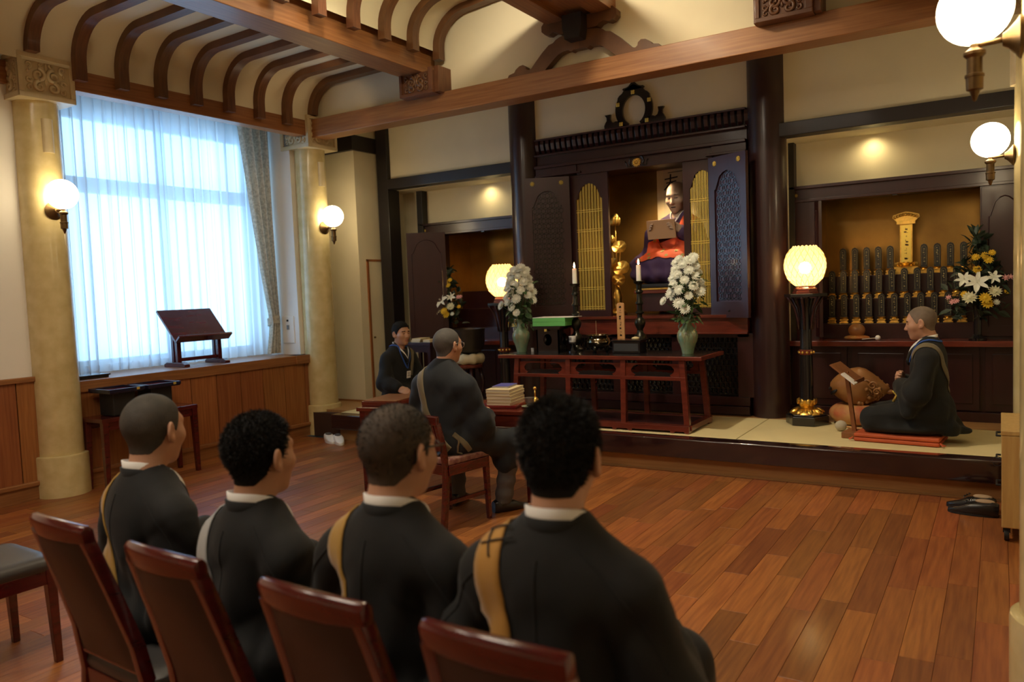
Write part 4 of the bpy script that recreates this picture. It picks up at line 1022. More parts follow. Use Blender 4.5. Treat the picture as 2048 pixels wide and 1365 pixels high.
# ------------------------------------------------------------------ side altars (built-in cabinets with stepped tablets)
ORD = ['first', 'second', 'third', 'fourth', 'fifth', 'sixth', 'seventh', 'eighth', 'ninth', 'tenth', 'eleventh', 'twelfth']
def side_altar(x0, x1, ox0, ox1, label):
    """Cabinet between x0 and x1 with an opening from ox0 to ox1."""
    t = thing('side_altar', label, 'altar', (0, 0, 0))
    B = MB().span((x0, 7.47, 2.215), (x1, 7.60, 2.345)).span((x0, 7.44, 2.318), (x1, 7.6, 2.345)).span((x0, 7.45, 2.20), (x1, 7.6, 2.225))
    B.span((x0, 7.47, 0.95), (ox0, 7.6, 2.22)).span((ox1, 7.47, 0.95), (x1, 7.6, 2.22))
    obj('frame', B, M['lacq'], t, bevel=0.003)
    obj('counter', MB().span((x0, 7.27, 0.905), (x1, 7.62, 0.952)).span((x0, 7.62, 0.905), (x1, 8.15, 0.952)), M['lacq_table'], t, bevel=0.004)
    B = MB().span((x0, 7.34, 0.283), (x1, 7.5, 0.36)).span((x0, 7.40, 0.36), (x1, 7.5, 0.91))
    w = (x1 - x0) / 4
    obj('base', B, M['lacq'], t, bevel=0.002)
    for k in range(4):
        a, b = x0 + k * w + 0.02, x0 + (k + 1) * w - 0.02
        d = obj('door', MB().span((a, 7.375, 0.37), (b, 7.40, 0.90)), M['lacq'], t, bevel=0.003)
        obj('door_panel', MB().span((a + 0.05, 7.366, 0.43), (b - 0.05, 7.376, 0.84)), M['lacq'], d, bevel=0.004)
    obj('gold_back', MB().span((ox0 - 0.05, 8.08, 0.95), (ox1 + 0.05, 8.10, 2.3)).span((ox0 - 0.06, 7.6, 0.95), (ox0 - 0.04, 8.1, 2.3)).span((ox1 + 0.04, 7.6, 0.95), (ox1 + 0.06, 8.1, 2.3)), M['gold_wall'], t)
    obj('inner_top', MB().span((ox0 - 0.06, 7.6, 2.28), (ox1 + 0.06, 8.1, 2.30)), M['lacq'], t)
    for k in range(3):
        obj('step', MB().span((ox0 - 0.04, 7.60 + 0.14 * k, 0.952), (ox1 + 0.04, 8.08, (1.085, 1.305, 1.515)[k])), M['lacq'], t, bevel=0.003)
    obj('hook', MB().span(((ox0 + ox1) / 2 - 0.02, 7.46, 2.19), ((ox0 + ox1) / 2 + 0.02, 7.5, 2.20)), M['black'], t)
    f = MB()
    for x in (x0 + 0.055, x1 - 0.055): rosette(f, (x, 7.466, 2.265), 0.017, 8, 0.005)
    obj('gold_rosette', f, M['gold_paint'], t, smooth=True)
    return t
def door_leaf(par, a, b, z0, z1, th=0.03):
    a, b = Vector(a), Vector(b); w = (b - a).length; ang = math.atan2(b.y - a.y, b.x - a.x)
    L = obj('door_leaf', MB().span((-w / 2, -th / 2, z0), (w / 2, th / 2, z1)), M['lacq'], par, loc=((a.x + b.x) / 2, (a.y + b.y) / 2, 0), rot=ang, bevel=0.003)
    A = arch(w - 0.10, z0 + 0.08, z1 - 0.08)
    mb = MB()
    for s in (-1, 1):
        mb.tube([(x, s * th / 2, z) for x, z in A] , 0.006, 5)
        mb.span((-w / 2 + 0.05, s * th / 2 - 0.003, z0 + 0.077), (w / 2 - 0.05, s * th / 2 + 0.003, z0 + 0.085))
    obj('arch_moulding', mb, M['lacq'], L)
    return L
ra = side_altar(-1.640, 0.37, -1.40, -0.15, 'dark lacquered altar cabinet with gold back, behind the kneeling drummer')
door_leaf(ra, (-1.415, 7.46), (-1.36, 7.05 + 0.3), 0.98, 2.19)
door_leaf(ra, (-0.14, 7.45), (0.18, 7.45), 0.98, 2.19)
la = side_altar(-5.93, -4.42, -5.62, -4.45, 'dark lacquered altar cabinet with gold back, behind the big bowl gong')
door_leaf(la, (-5.80, 7.02), (-5.44, 7.28), 0.98, 2.21)
obj('side_post', MB().span((-5.965, 7.44, 0.283), (-5.88, 7.6, 2.745)), M['post'], la, bevel=0.003)
obj('side_post', MB().span((-1.645, 7.44, 0.283), (-1.595, 7.6, 2.745)), M['post'], ra, bevel=0.003)

# memorial tablets
M['ins_gold'] = mat('inscription_gold', (0.42, 0.36, 0.16), 0.5, metal=0.3)
def tab_meshes(h, seed):
    rnd = random.Random(seed)
    w = 0.052
    body = MB().prism([(-w / 2, 0.055), (w / 2, 0.055), (w / 2 * 1.08, h - 0.03), (w / 2 * 0.8, h - 0.01), (0, h), (-w / 2 * 0.8, h - 0.01), (-w / 2 * 1.08, h - 0.03)], -0.011, 0.011)
    gold = MB().span((-0.038, -0.024, 0.0), (0.038, 0.024, 0.012)).span((-0.028, -0.018, 0.012), (0.028, 0.018, 0.024)).span((-0.036, -0.022, 0.024), (0.036, 0.022, 0.036)).lathe([(0.034, 0.036), (0.026, 0.045), (0.036, 0.056), (0.0, 0.057)], n=12)
    ins = MB()
    a, b = w / 2 - 0.008, h - 0.035
    ins.tube([(-a, -0.0115, 0.075), (a, -0.0115, 0.075), (a, -0.0115, b), (a * .6, -0.0115, b + .012), (0, -0.0115, b + .016), (-a * .6, -0.0115, b + .012), (-a, -0.0115, b)], 0.0009, 4, closed=True)
    for k in range(7):
        z = h - 0.045 - k * (h - 0.13) / 7
        for _ in range(2): ins.box((rnd.uniform(-.004, .004), -0.0113, z + rnd.uniform(-.004, .004)), (rnd.choice((0.010, 0.0016)), 0.001, rnd.choice((0.0016, 0.007))))
    return mesh_of('tablet_body', body, M['tablet_black'], bevel=0.002), mesh_of('tablet_base', gold, M['gold'], bevel=0.0015), mesh_of('inscription', ins, M['ins_gold'])
M['tablet_black'] = mat('tablet_black', (0.010, 0.010, 0.010), 0.45)
TM = [tab_meshes(0.265, s) for s in (1, 2, 3)]
def tablet(x, y, z, k, label, group):
    t = thing('memorial_tablet', label, 'tablet', (x, y, z), 0, group)
    for nm, me in zip(('body', 'gold_base', 'inscription'), TM[k % 3]): obj(nm, None, None, t, me=me)
def row(xs, y, z, altar, step, start, group):
    for k, x in enumerate(xs):
        tablet(x, y, z, k, '%s black tablet from the %s on the %s step of the %s' % (ORD[k], start, step, altar), group)
row([-1.272, -1.168, -1.067, -0.967, -0.868, -0.592, -0.487, -0.384, -0.283, -0.182], 7.955, 1.516, 'altar behind the drummer', 'top', 'lantern', 'memorial tablets, top step')
row([-1.345, -1.246, -1.148, -1.047, -0.945, -0.840, -0.738, -0.635, -0.532, -0.429, -0.33], 7.80, 1.306, 'altar behind the drummer', 'middle', 'lantern', 'memorial tablets, middle step')
row([-1.325, -1.222, -1.118, -1.013, -0.910, -0.806, -0.702, -0.598, -0.493, -0.389, -0.284], 7.67, 1.086, 'altar behind the drummer', 'bottom', 'lantern', 'memorial tablets, bottom step')
row([-4.995, -4.885, -4.775], 7.955, 1.516, 'altar behind the gong', 'top', 'flowers', 'memorial tablets of the altar behind the gong')
row([-5.06, -4.955, -4.85, -4.74], 7.80, 1.306, 'altar behind the gong', 'middle', 'flowers', 'memorial tablets of the altar behind the gong')
row([-4.86, -4.77, -4.68], 7.67, 1.086, 'altar behind the gong', 'bottom', 'flowers', 'memorial tablets of the altar behind the gong')
def big_tablet(x, y, z, label, dark):
    t = thing('large_memorial_tablet', label, 'tablet', (x, y, z))
    g = M['black'] if dark else M['gold']
    obj('body', MB().span((-0.052, -0.012, 0.10), (0.052, 0.012, 0.45)), g, t, bevel=0.002)
    obj('face', MB().span((-0.040, -0.0145, 0.11), (0.040, -0.012, 0.44)), M['black'] if dark else M['gold_paint'], t)
    rnd = random.Random(3); ins = MB()
    for k in range(8):
        for _ in range(3): ins.box((rnd.uniform(-.010, .010), -0.0153, 0.41 - k * 0.038 + rnd.uniform(-.008, .008)), (rnd.choice((0.020, 0.0025)), 0.0012, rnd.choice((0.0025, 0.014))))
    obj('inscription', ins, M['gold_paint'] if dark else M['bronze'], t)
    cr_ = MB().span((-0.075, -0.025, 0.45), (0.075, 0.025, 0.475))
    cr_.prism([(-0.075, 0.475), (-0.11, 0.51), (-0.105, 0.535), (-0.06, 0.55), (0, 0.565), (0.06, 0.55), (0.105, 0.535), (0.11, 0.51), (0.075, 0.475)], -0.015, 0.015)
    for k in range(9): cr_.ell((-0.09 + 0.0225 * k, -0.018, 0.515 + 0.022 * math.sin(PI * k / 8)), (0.014, 0.01, 0.014), 8, 6)
    obj('carved_crown', cr_, M['gold'] if not dark else M['bronze'], t, bevel=0.0)
    bs = MB().span((-0.10, -0.05, 0), (0.10, 0.05, 0.03)).span((-0.08, -0.04, 0.03), (0.08, 0.04, 0.045)).span((-0.095, -0.045, 0.045), (0.095, 0.045, 0.065)).lathe([(0.09, 0.065), (0.06, 0.08), (0.085, 0.10), (0.0, 0.102)], n=16)
    for k in range(8): bs.ell((0.085 * math.cos(PI + PI * (k + .5) / 8), 0.05 * math.sin(PI + PI * (k + .5) / 8), 0.09), (0.014, 0.012, 0.02), 8, 6)
    obj('lotus_base', bs, M['gold'], t)
big_tablet(-0.735, 7.955, 1.516, 'large gold memorial tablet with a carved crown, standing in the middle of the top step', False)
big_tablet(-4.655, 7.80, 1.52, 'large dark memorial tablet behind the glowing lantern by the gong', True)

# ------------------------------------------------------------------ lantern stands
M['shade'] = sheer('lantern_shade', (0.95, 0.74, 0.42), 0.16, 0.85)
M['bulb'] = emit('lantern_bulb', (1.0, 0.70, 0.34), 32.0)
M['shade_wire'] = mat('lantern_lattice', (0.62, 0.42, 0.14), 0.5)
def lantern(x, y, label):
    t = thing('lantern_stand', label, 'lamp', (x, y, 0.283))
    hexa = lambda r, n=6, o=0.0: [(r * math.cos(2 * PI * k / n + o), r * math.sin(2 * PI * k / n + o)) for k in range(n)]
    st = []
    for k in range(12):
        r = 0.175 if k % 2 == 0 else 0.148
        st.append((r * math.cos(2 * PI * k / 12), r * math.sin(2 * PI * k / 12)))
    obj('base', MB().prism(st, 0, 0.075, 'XY').prism([(p[0] * .9, p[1] * .9) for p in st], 0.075, 0.09, 'XY'), M['black'], t, bevel=0.006)
    g = MB().lathe([(0.13, 0.088), (0.125, 0.10), (0.075, 0.13), (0.05, 0.14), (0.065, 0.165), (0.078, 0.205), (0.072, 0.207), (0.0, 0.19)], n=24)
    for k in range(8):
        a = 2 * PI * (k + .5) / 8
        g.ell((0.105 * math.cos(a), 0.105 * math.sin(a), 0.112), (0.042, 0.03, 0.018), 10, 6, Matrix.Rotation(a, 4, 'Z') @ Matrix.Rotation(0.45, 4, 'Y'))
        g.ell((0.074 * math.cos(a), 0.074 * math.sin(a), 0.19), (0.010, 0.022, 0.026), 8, 6, Matrix.Rotation(a, 4, 'Z'))
    obj('gold_lotus', g, M['gold'], t, smooth=A60)
    obj('column', MB().lathe([(0.055, 0.195), (0.052, 0.55), (0.050, 0.59), (0.052, 0.63), (0.048, 0.66), (0.046, 0.80), (0.05, 0.98), (0.075, 1.06)], n=24), M['black'], t, smooth=A60)
    rg = MB().lathe([(0.052, 0.585), (0.058, 0.59), (0.058, 0.625), (0.052, 0.63)], n=24)
    obj('red_band', rg, M['lacq_table'], t, smooth=A60)
    bd = MB()
    for k in range(10): bd.ell((0.058 * math.cos(2 * PI * k / 10), 0.058 * math.sin(2 * PI * k / 10), 0.607), 0.012, 10, 7)
    obj('gold_stud', bd, M['gold'], t, smooth=True)
    for k in range(6):
        a = 2 * PI * k / 6 + PI / 6; c, s = math.cos(a), math.sin(a)
        mb = MB().tube([(r * c, r * s, z) for r, z in ((0.055, 0.80), (0.065, 0.88), (0.09, 0.98), (0.13, 1.05), (0.145, 1.075))], 0.011, 6)
        obj('bracket', mb, M['lacq'], t, smooth=True)
    obj('table_top', MB().prism(hexa(0.175), 1.072, 1.10, 'XY'), M['black'], t, bevel=0.004)
    obj('lamp_base', MB().lathe([(0.105, 1.10), (0.105, 1.115), (0.095, 1.12), (0.095, 1.14), (0.075, 1.155), (0.07, 1.165)], n=6), M['lacq_table'], t)
    prof = [(0.078, 1.168), (0.112, 1.195), (0.140, 1.230), (0.160, 1.285), (0.166, 1.335), (0.160, 1.385), (0.142, 1.435), (0.112, 1.475), (0.092, 1.49)]
    fine = []
    for i in range(49):
        u = i / 48; z = 1.165 + 0.325 * u
        r = np.interp(z, [p[1] for p in prof], [p[0] for p in prof]); fine.append((float(r), z))
    n = 36; vs = []; fs = []
    R = []
    for j, (r, z) in enumerate(fine):
        row_ = []
        for k in range(72):
            a = 2 * PI * k / 72; q = 0.0045 * abs(math.cos(9 * a + (PI / 2 if (int(j / 6) % 2) else 0))) * math.sin(PI * ((j % 6) / 6.0))
            zz = z + (0.012 * abs(math.sin(9 * a)) if j == 48 else 0)
            row_.append(((r + q) * math.cos(a), (r + q) * math.sin(a), zz))
        R.append(row_)
    sh = obj('shade', MB().rows(R, closed=True), M['shade'], t, smooth=True)
    obj('bulb', MB().ell((0, 0, 1.315), 0.05, 16, 10), M['bulb'], t, smooth=True)
    w = MB(); rr = lambda z: float(np.interp(z, [p[1] for p in prof], [p[0] for p in prof])) + 0.003
    for s in (-1, 1):
        for k in range(18):
            w.tube([(rr(1.17 + 0.315 * i / 14) * math.cos(2 * PI * k / 18 + s * 1.05 * i / 14), rr(1.17 + 0.315 * i / 14) * math.sin(2 * PI * k / 18 + s * 1.05 * i / 14), 1.17 + 0.315 * i / 14) for i in range(15)], 0.0016, 4)
    obj('lattice', w, M['shade_wire'], sh)
    return t
lantern(-1.395, 6.86, 'glowing globe lantern on a black pedestal beside the wooden fish drum')
lantern(-4.415, 6.86, 'glowing globe lantern on a black pedestal beside the bowl gong')

# ------------------------------------------------------------------ mixed altar flowers
def altar_flowers(x, y, z, seed, label, vlabel, sgn, small=1.0):
    v = thing('flower_vase', vlabel, 'vase', (x, y, z))
    obj('body', MB().lathe([(0.0, 0), (0.065, 0), (0.067, 0.018), (0.045, 0.03), (0.028, 0.05), (0.030, 0.2), (0.036, 0.27), (0.045, 0.285), (0.04, 0.286), (0.02, 0.26), (0.0, 0.25)], n=24), M['black'], v, smooth=A60)
    t = thing('flower_arrangement', label, 'flowers', (x, y, z + 0.27)); rnd = random.Random(seed)
    F = [(me_lily, 'lily', (sgn * 0.00, -0.13, 0.20), 1.1), (me_lily, 'lily', (-sgn * 0.09, -0.10, 0.225), 0.8), (me_lily, 'lily', (sgn * 0.11, -0.08, 0.235), 0.7),
         (me_mum_c, 'cream_bloom', (-sgn * 0.05, -0.14, 0.08), 1.1), (me_mum_c, 'cream_bloom', (sgn * 0.12, -0.11, 0.125), 1.0), (me_mum_y, 'yellow_bloom', (sgn * 0.055, -0.15, 0.075), 1.15), (me_mum_y, 'yellow_bloom', (sgn * 0.07, -0.13, 0.03), 1.1),
         (me_mum_y, 'yellow_bloom', (-sgn * 0.09, -0.11, 0.11), 0.7), (me_mum_y, 'yellow_bloom', (sgn * 0.0, -0.1, 0.30), 0.85), (me_mum_y, 'yellow_bloom', (-sgn * 0.01, -0.08, 0.40), 0.8), (me_mum_y, 'yellow_bloom', (sgn * 0.075, -0.08, 0.375), 0.9), (me_mum_y, 'yellow_bloom', (sgn * 0.10, -0.07, 0.43), 0.7), (me_mum_y, 'yellow_bloom', (sgn * 0.05, -0.08, 0.41), 0.8),
         (me_mum_y, 'yellow_bloom', (sgn * 0.20, -0.06, 0.12), 0.6), (me_pink, 'pink_bloom', (-sgn * 0.17, -0.08, 0.05), 1.2), (me_pink, 'pink_bloom', (-sgn * 0.20, -0.08, 0.085), 1.0), (me_pink, 'pink_bloom', (-sgn * 0.14, -0.09, 0.055), 0.9), (me_pink, 'pink_bloom', (sgn * 0.19, -0.05, 0.23), 1.2), (me_pink, 'pink_bloom', (sgn * 0.225, -0.05, 0.235), 1.0),
         (me_mum_s, 'white_bloom', (sgn * 0.13, -0.1, 0.04), 1.0)]
    st = MB()
    for me, nm, p, s in F:
        p = tuple(c * small for c in p)
        st.tube([(0, 0, -0.03), (p[0] * .4, p[1] * .4, p[2] * .4 + .02), p], 0.003, 4)
        d = Vector((p[0] * 2 + 0.12, -1.0, 0.45)) if me is me_lily else Vector((p[0] * 2, -0.9, 0.5))
        place(me, nm, t, p, d, s * small, rnd.uniform(0, 6))
    for k in range(190):
        h = rnd.uniform(-0.10, 0.58); wmax = 0.22 * (1 - max(0, h - 0.12) / 0.5) if h > 0.12 else 0.20 + h * 0.2
        xx = rnd.uniform(-1, 1) * wmax; yy = rnd.uniform(-0.09, 0.05)
        if k % 4 == 0: st.tube([(0, 0, -0.03), (xx * .4, yy * .4, h * .5), (xx, yy, h)], 0.0025, 4)
        o = bpy.data.objects.new('leaf', me_leafd); COL.objects.link(o); o.parent = t
        o.location = (xx * small, yy, h * small); o.rotation_euler = (rnd.uniform(-1.2, 0.4), rnd.uniform(-1.3, 0.8), rnd.uniform(0, 2 * PI)); s = rnd.uniform(0.7, 1.25); o.scale = (s, s, s)
    o = obj('stem', st, M['leaf_dark'], t); o['kind'] = 'stuff'
altar_flowers(-0.165, 7.34, 0.953, 3, 'tall arrangement of yellow, white and pink flowers above the kneeling drummer', 'slender black vase under the flowers above the kneeling drummer', 1)
altar_flowers(-5.50, 7.36, 0.953, 8, 'arrangement of lilies, yellow and pink flowers behind the gong', 'slender black vase under the flowers behind the gong', 1)

# small objects on the counters
t = thing('small_fish_drum', 'small carved wooden fish drum on an orange cushion on the altar counter', 'drum', (-1.075, 7.38, 0.953))
M['fish'] = mat('fish_drum_wood', (0.36, 0.165, 0.052), 0.38, coat=0.2, col2=(0.24, 0.10, 0.03), nscale=6, bump=0.08, bscale=30)
M['orange_silk'] = mat('orange_brocade', (0.55, 0.17, 0.04), 0.6, col2=(0.56, 0.33, 0.10), nscale=14)
b = MB().ell((0, 0, 0.085), (0.07, 0.055, 0.062), 18, 12)
carve_scroll(b, -0.02, 0.10, 0.03, 1.2, 0.006, 1); carve_scroll(b, 0.03, 0.09, 0.028, 1.2, 0.006, -1)
for i, v in enumerate(b.v): pass
obj('drum', b, M['fish'], t, smooth=True)
obj('cushion', MB().ell((0, 0, 0.022), (0.105, 0.075, 0.024), 20, 10), M['orange_silk'], t, smooth=True)
o = obj('small_mallet', MB().ell((0.14, -0.02, 0.024), 0.022, 12, 8).tube([(0.12, -0.02, 0.022), (0.02, -0.06, 0.014)], 0.004, 6), M['white_cloth'], loc=(-1.04, 7.34, 0.953), smooth=True); tag(o, 'little cloth-headed mallet beside the small fish drum', 'mallet')
t = thing('small_bell', 'small black bowl bell with an upright pale striker, half behind the drummer', 'bell', (-0.56, 7.40, 0.953))
obj('bowl', MB().lathe([(0.03, 0), (0.055, 0.01), (0.07, 0.05), (0.072, 0.09), (0.066, 0.09), (0.06, 0.05), (0.0, 0.03)], n=20), M['black'], t, smooth=A60)
obj('striker', MB().tube([(0.0, 0, 0.05), (0.01, 0, 0.18)], 0.006, 8).ell((0.012, 0, 0.205), 0.028, 12, 8), M['white_cloth'], t, smooth=True)

# bowl gong on its stand
t = thing('bowl_gong', 'large dark metal bowl gong behind the seated chanter', 'gong', (-4.93, 6.93, 0.283))
obj('bowl', MB().lathe([(0.0, 0.555), (0.06, 0.556), (0.13, 0.575), (0.172, 0.62), (0.183, 0.69), (0.185, 0.80), (0.192, 0.825), (0.178, 0.826), (0.172, 0.80), (0.170, 0.69), (0.12, 0.60), (0.0, 0.58)], n=44), mat('gong_metal', (0.062, 0.052, 0.044), 0.42, metal=0.7, var=0.2, nscale=6), t, smooth=A60)
g = thing('gong_cushion', 'ring cushion of pale silk under the large bowl gong', 'cushion', (-4.93, 6.93, 0.283))
cu = MB(); R = []
for k in range(32):
    a = 2 * PI * k / 32; rw = []
    for j in range(12):
        b_ = 2 * PI * j / 12; rr = 0.055 + 0.008 * math.sin(8 * a)
        rw.append(((0.125 + rr * 1.05 * math.cos(b_)) * math.cos(a), (0.125 + rr * 1.05 * math.cos(b_)) * math.sin(a), 0.50 + rr * math.sin(b_)))
    R.append(rw)
R.append(R[0])
obj('ring', MB().rows(R, closed=True), mat('pale_silk', (0.62, 0.55, 0.38), 0.6, var=0.08, nscale=9), g, smooth=True)
s_ = thing('gong_stand', 'dark red stand carrying the bowl gong and its cushion', 'stand', (-4.93, 6.93, 0.283))
obj('top', MB().lathe([(0.15, 0.40), (0.165, 0.41), (0.165, 0.435), (0.15, 0.445), (0.0, 0.445)], n=28), M['lacq_table'], s_, smooth=A60)
for k in range(4):
    a = PI / 4 + k * PI / 2
    obj('leg', MB().tube([(0.12 * math.cos(a), 0.12 * math.sin(a), 0.41), (0.15 * math.cos(a), 0.15 * math.sin(a), 0.25), (0.13 * math.cos(a), 0.13 * math.sin(a), 0.08), (0.16 * math.cos(a), 0.16 * math.sin(a), 0.0)], [0.02, 0.024, 0.018, 0.02], 8), M['lacq'], s_, smooth=True)
obj('ring_rail', MB().tube([(0.135 * math.cos(2 * PI * k / 24), 0.135 * math.sin(2 * PI * k / 24), 0.12) for k in range(24)], 0.012, 6, closed=True), M['lacq'], s_, smooth=True)

# small dark side table by the gong with sutra books
t = thing('side_table', 'small black side table between the kneeling youth and the gong', 'table', (-5.46, 6.86, 0.283))
obj('top', MB().span((-0.20, -0.14, 0.655), (0.17, 0.14, 0.69)), M['lacq'], t, bevel=0.004)
for sx in (-0.17, 0.14):
    for sy in (-0.11, 0.11): obj('leg', MB().span((sx - 0.018, sy - 0.018, 0), (sx + 0.018, sy + 0.018, 0.656)), M['lacq'], t)
obj('apron', MB().span((-0.17, -0.115, 0.58), (0.14, -0.10, 0.656)), M['lacq'], t)
M['book_cream'] = mat('sutra_book_cover', (0.66, 0.55, 0.31), 0.7, var=0.06, nscale=7)
M['book_page'] = mat('book_pages', (0.78, 0.72, 0.56), 0.8)
M['book_blue'] = mat('blue_book_cover', (0.07, 0.07, 0.30), 0.6)
def book(x, y, z, w, d, h, rot, cover, label, group):
    t = thing('sutra_book', label, 'book', (x, y, z), rot, group)
    obj('pages', MB().span((-w / 2 + 0.002, -d / 2 + 0.002, 0.002), (w / 2 - 0.002, d / 2 - 0.002, h - 0.002)), M['book_page'], t)
    obj('cover', MB().span((-w / 2, -d / 2, 0), (w / 2, d / 2, 0.0025)).span((-w / 2, -d / 2, h - 0.0025), (w / 2, d / 2, h)), cover, t)
for k in range(3):
    book(-5.50 + 0.004 * k, 6.82, 0.974 + 0.0145 * k, 0.12, 0.19, 0.014, 0.05 * k, M['book_cream'], '%s of three thin cream books on the small black side table' % ('lowest', 'middle', 'topmost')[k], 'books on the small side table')
for k in range(2):
    book(-5.36, 6.84, 0.974 + 0.0145 * k, 0.10, 0.18, 0.014, -0.04, M['book_cream'], '%s cream book of the pair nearest the gong on the side table' % ('lower', 'upper')[k], 'books on the small side table')
o = obj('small_cup', MB().lathe([(0.02, 0), (0.024, 0.01), (0.028, 0.06), (0.025, 0.06), (0.02, 0.012), (0, 0.01)], n=16), M['white_cloth'], loc=(-4.62, 7.42, 0.953 + 0.075), smooth=A60); tag(o, 'small white cup on the counter beneath the lantern by the gong', 'cup')
o = obj('cup_stand', MB().lathe([(0.03, 0), (0.03, 0.01), (0.014, 0.02), (0.014, 0.055), (0.03, 0.068), (0.03, 0.074), (0, 0.074)], n=16), M['black'], loc=(-4.62, 7.42, 0.953), smooth=A60); tag(o, 'small black stand under the white cup by the gong lantern', 'stand')

# ------------------------------------------------------------------ big wooden fish drum with cushion, mallet, reading stand, kneeling cushion
t = thing('fish_drum', 'large carved wooden fish drum before the kneeling drummer', 'drum', (-1.0, 6.98, 0.43), 0.12)
b = MB(); R = []
n = 40
for j in range(25):
    u = j / 24; x = -0.225 + 0.45 * u
    r = 0.165 * (max(0.0, math.sin(PI * min(1, (u * 0.96 + 0.02)))) ** 0.62) * (1.0 if u < 0.5 else 1.0 - 0.55 * ((u - 0.5) / 0.5) ** 1.6)
    rw = []
    for k in range(n):
        a = 2 * PI * k / n; q = 1 + (0.028 * math.sin(9 * a + 18 * u) * math.sin(14 * u * 2) if u > 0.45 else 0)
        cz = 0.165 - 0.03 * max(0, u - 0.5)
        mouth = 0
        rw.append((x, r * q * math.cos(a), cz + r * q * 0.98 * math.sin(a) - (0.0)))
    R.append(rw)
b.rows(R, closed=True, cap=True)
obj('body', b, M['fish'], t, smooth=True)
mo = MB()
mo.tube([(-0.232 + 0.010 * math.cos(q) , 0.14 * math.sin(q), 0.15 - 0.01 * math.sin(q)) for q in [(-1.1 + 2.2 * k / 12) for k in range(13)]], [0.006 + 0.008 * math.sin(PI * k / 12) for k in range(13)], 8)
mo.tube([(-0.205, -0.075, 0.115), (-0.185, -0.112, 0.135), (-0.17, -0.125, 0.15)], [0.018, 0.014, 0.007], 8)
obj('mouth_slit', mo, M['matte_black'], t, smooth=True)
sc_ = MB(); rnd = random.Random(6)
for k in range(46):
    u = rnd.uniform(0.5, 0.98); a = rnd.uniform(PI, 2 * PI + 0.9)
    j = min(24, int(u * 24)); r = R[j][0][1]
    sc_.ell((R[j][0][0], r * math.cos(a), 0.16 + r * math.sin(a)), rnd.uniform(0.010, 0.020), 8, 6)
for s in (1,):
    for (cx, cz, r) in ((0.0, 0.24, 0.035), (0.05, 0.20, 0.04), (0.10, 0.19, 0.035), (0.06, 0.13, 0.035), (0.13, 0.14, 0.03), (-0.06, 0.235, 0.03)):
        m2 = MB(); carve_scroll(m2, 0, 0, r, 1.4, 0.008, 1)
        for v in m2.v:
            pass
        yy = -math.sqrt(max(1e-4, 0.155 ** 2 - (cz - 0.165) ** 2)) * (1 if cx < 0.05 else 0.9)
        sc_.add([(v[0] + cx, v[1] + yy, v[2] + cz) for v in m2.v], m2.f)
sc_.ell((0.225, 0, 0.125), (0.03, 0.02, 0.02), 10, 8)
o = obj('carved_scales', sc_, M['fish'], t, smooth=True); o['kind'] = 'stuff'
M['red_brocade'] = mat('red_brocade', (0.42, 0.075, 0.035), 0.65, col2=(0.55, 0.33, 0.11), nscale=7)
g = thing('drum_cushion', 'round red and gold brocade cushion under the large fish drum', 'cushion', (-1.02, 6.98, 0.283))
R = []
for j in range(13):
    b_ = -PI / 2 + PI * j / 12; R.append([((0.11 + 0.105 * math.cos(b_)) * (1 + 0.02 * math.sin(8 * a)) * math.cos(a), (0.11 + 0.105 * math.cos(b_)) * math.sin(a), 0.088 + 0.086 * math.sin(b_) - (0.012 if j == 12 else 0)) for a in [2 * PI * k / 36 for k in range(36)]])
obj('cover', MB().rows(R, closed=True, cap=True), M['red_brocade'], g, smooth=True)
o = thing('drum_mallet', 'drum mallet with a pale round cloth head lying by the reading stand', 'mallet', (-1.085, 6.60, 0.284))
obj('head', MB().ell((0, 0, 0.042), (0.045, 0.042, 0.042), 18, 12), mat('mallet_cloth', (0.50, 0.45, 0.35), 0.85), o, smooth=True)
obj('handle', MB().tube([(0.03, -0.005, 0.038), (0.28, -0.03, 0.012)], 0.009, 8), M['light_wood'], o, smooth=True)
st = thing('reading_stand', 'small wooden reading stand with a sloping top in front of the kneeling drummer', 'stand', (-0.965, 6.40, 0.283), -0.12)
M['stand_wood'] = mat('reading_stand_wood', (0.26, 0.095, 0.03), 0.4, coat=0.2, col2=(0.20, 0.07, 0.022), nscale=6, stretch=(8, 8, 0.8))
obj('foot', MB().span((-0.06, -0.10, 0), (0.07, 0.10, 0.045)), M['stand_wood'], st, bevel=0.005)
obj('post', MB().beam((0.01, 0, 0.04), (-0.045, 0, 0.50), 0.03, 0.03, up=(0, 1, 0)), M['stand_wood'], st, bevel=0.002)
obj('board', MB().beam((-0.13, 0, 0.56), (0.05, 0, 0.42), 0.26, 0.012, up=(0, 0, 1)), M['stand_wood'], st, bevel=0.002)
obj('ledge', MB().beam((0.045, -0.13, 0.432), (0.045, 0.13, 0.432), 0.012, 0.03), M['stand_wood'], st, bevel=0.002)
cd_ = thing('chant_card', 'white card with a dark printed patch on the reading stand', 'card', (-0.965, 6.40, 0.283), -0.12)
obj('paper', MB().beam((-0.035, -0.137, 0.50), (0.060, -0.137, 0.426), 0.012, 0.075, up=(0, -1, 0)), M['white_cloth'], cd_)
obj('printed_patch', MB().beam((0.010, -0.1435, 0.462), (0.046, -0.1435, 0.434), 0.002, 0.03, up=(0, -1, 0)), M['matte_black'], cd_)
M['vermilion'] = mat('vermilion_cushion', (0.52, 0.095, 0.028), 0.7, var=0.1, nscale=6, bump=0.06, bscale=90)
z_ = thing('kneeling_cushion', 'folded vermilion cushion under the kneeling drummer', 'cushion', (-0.635, 6.37, 0.283), -0.10)
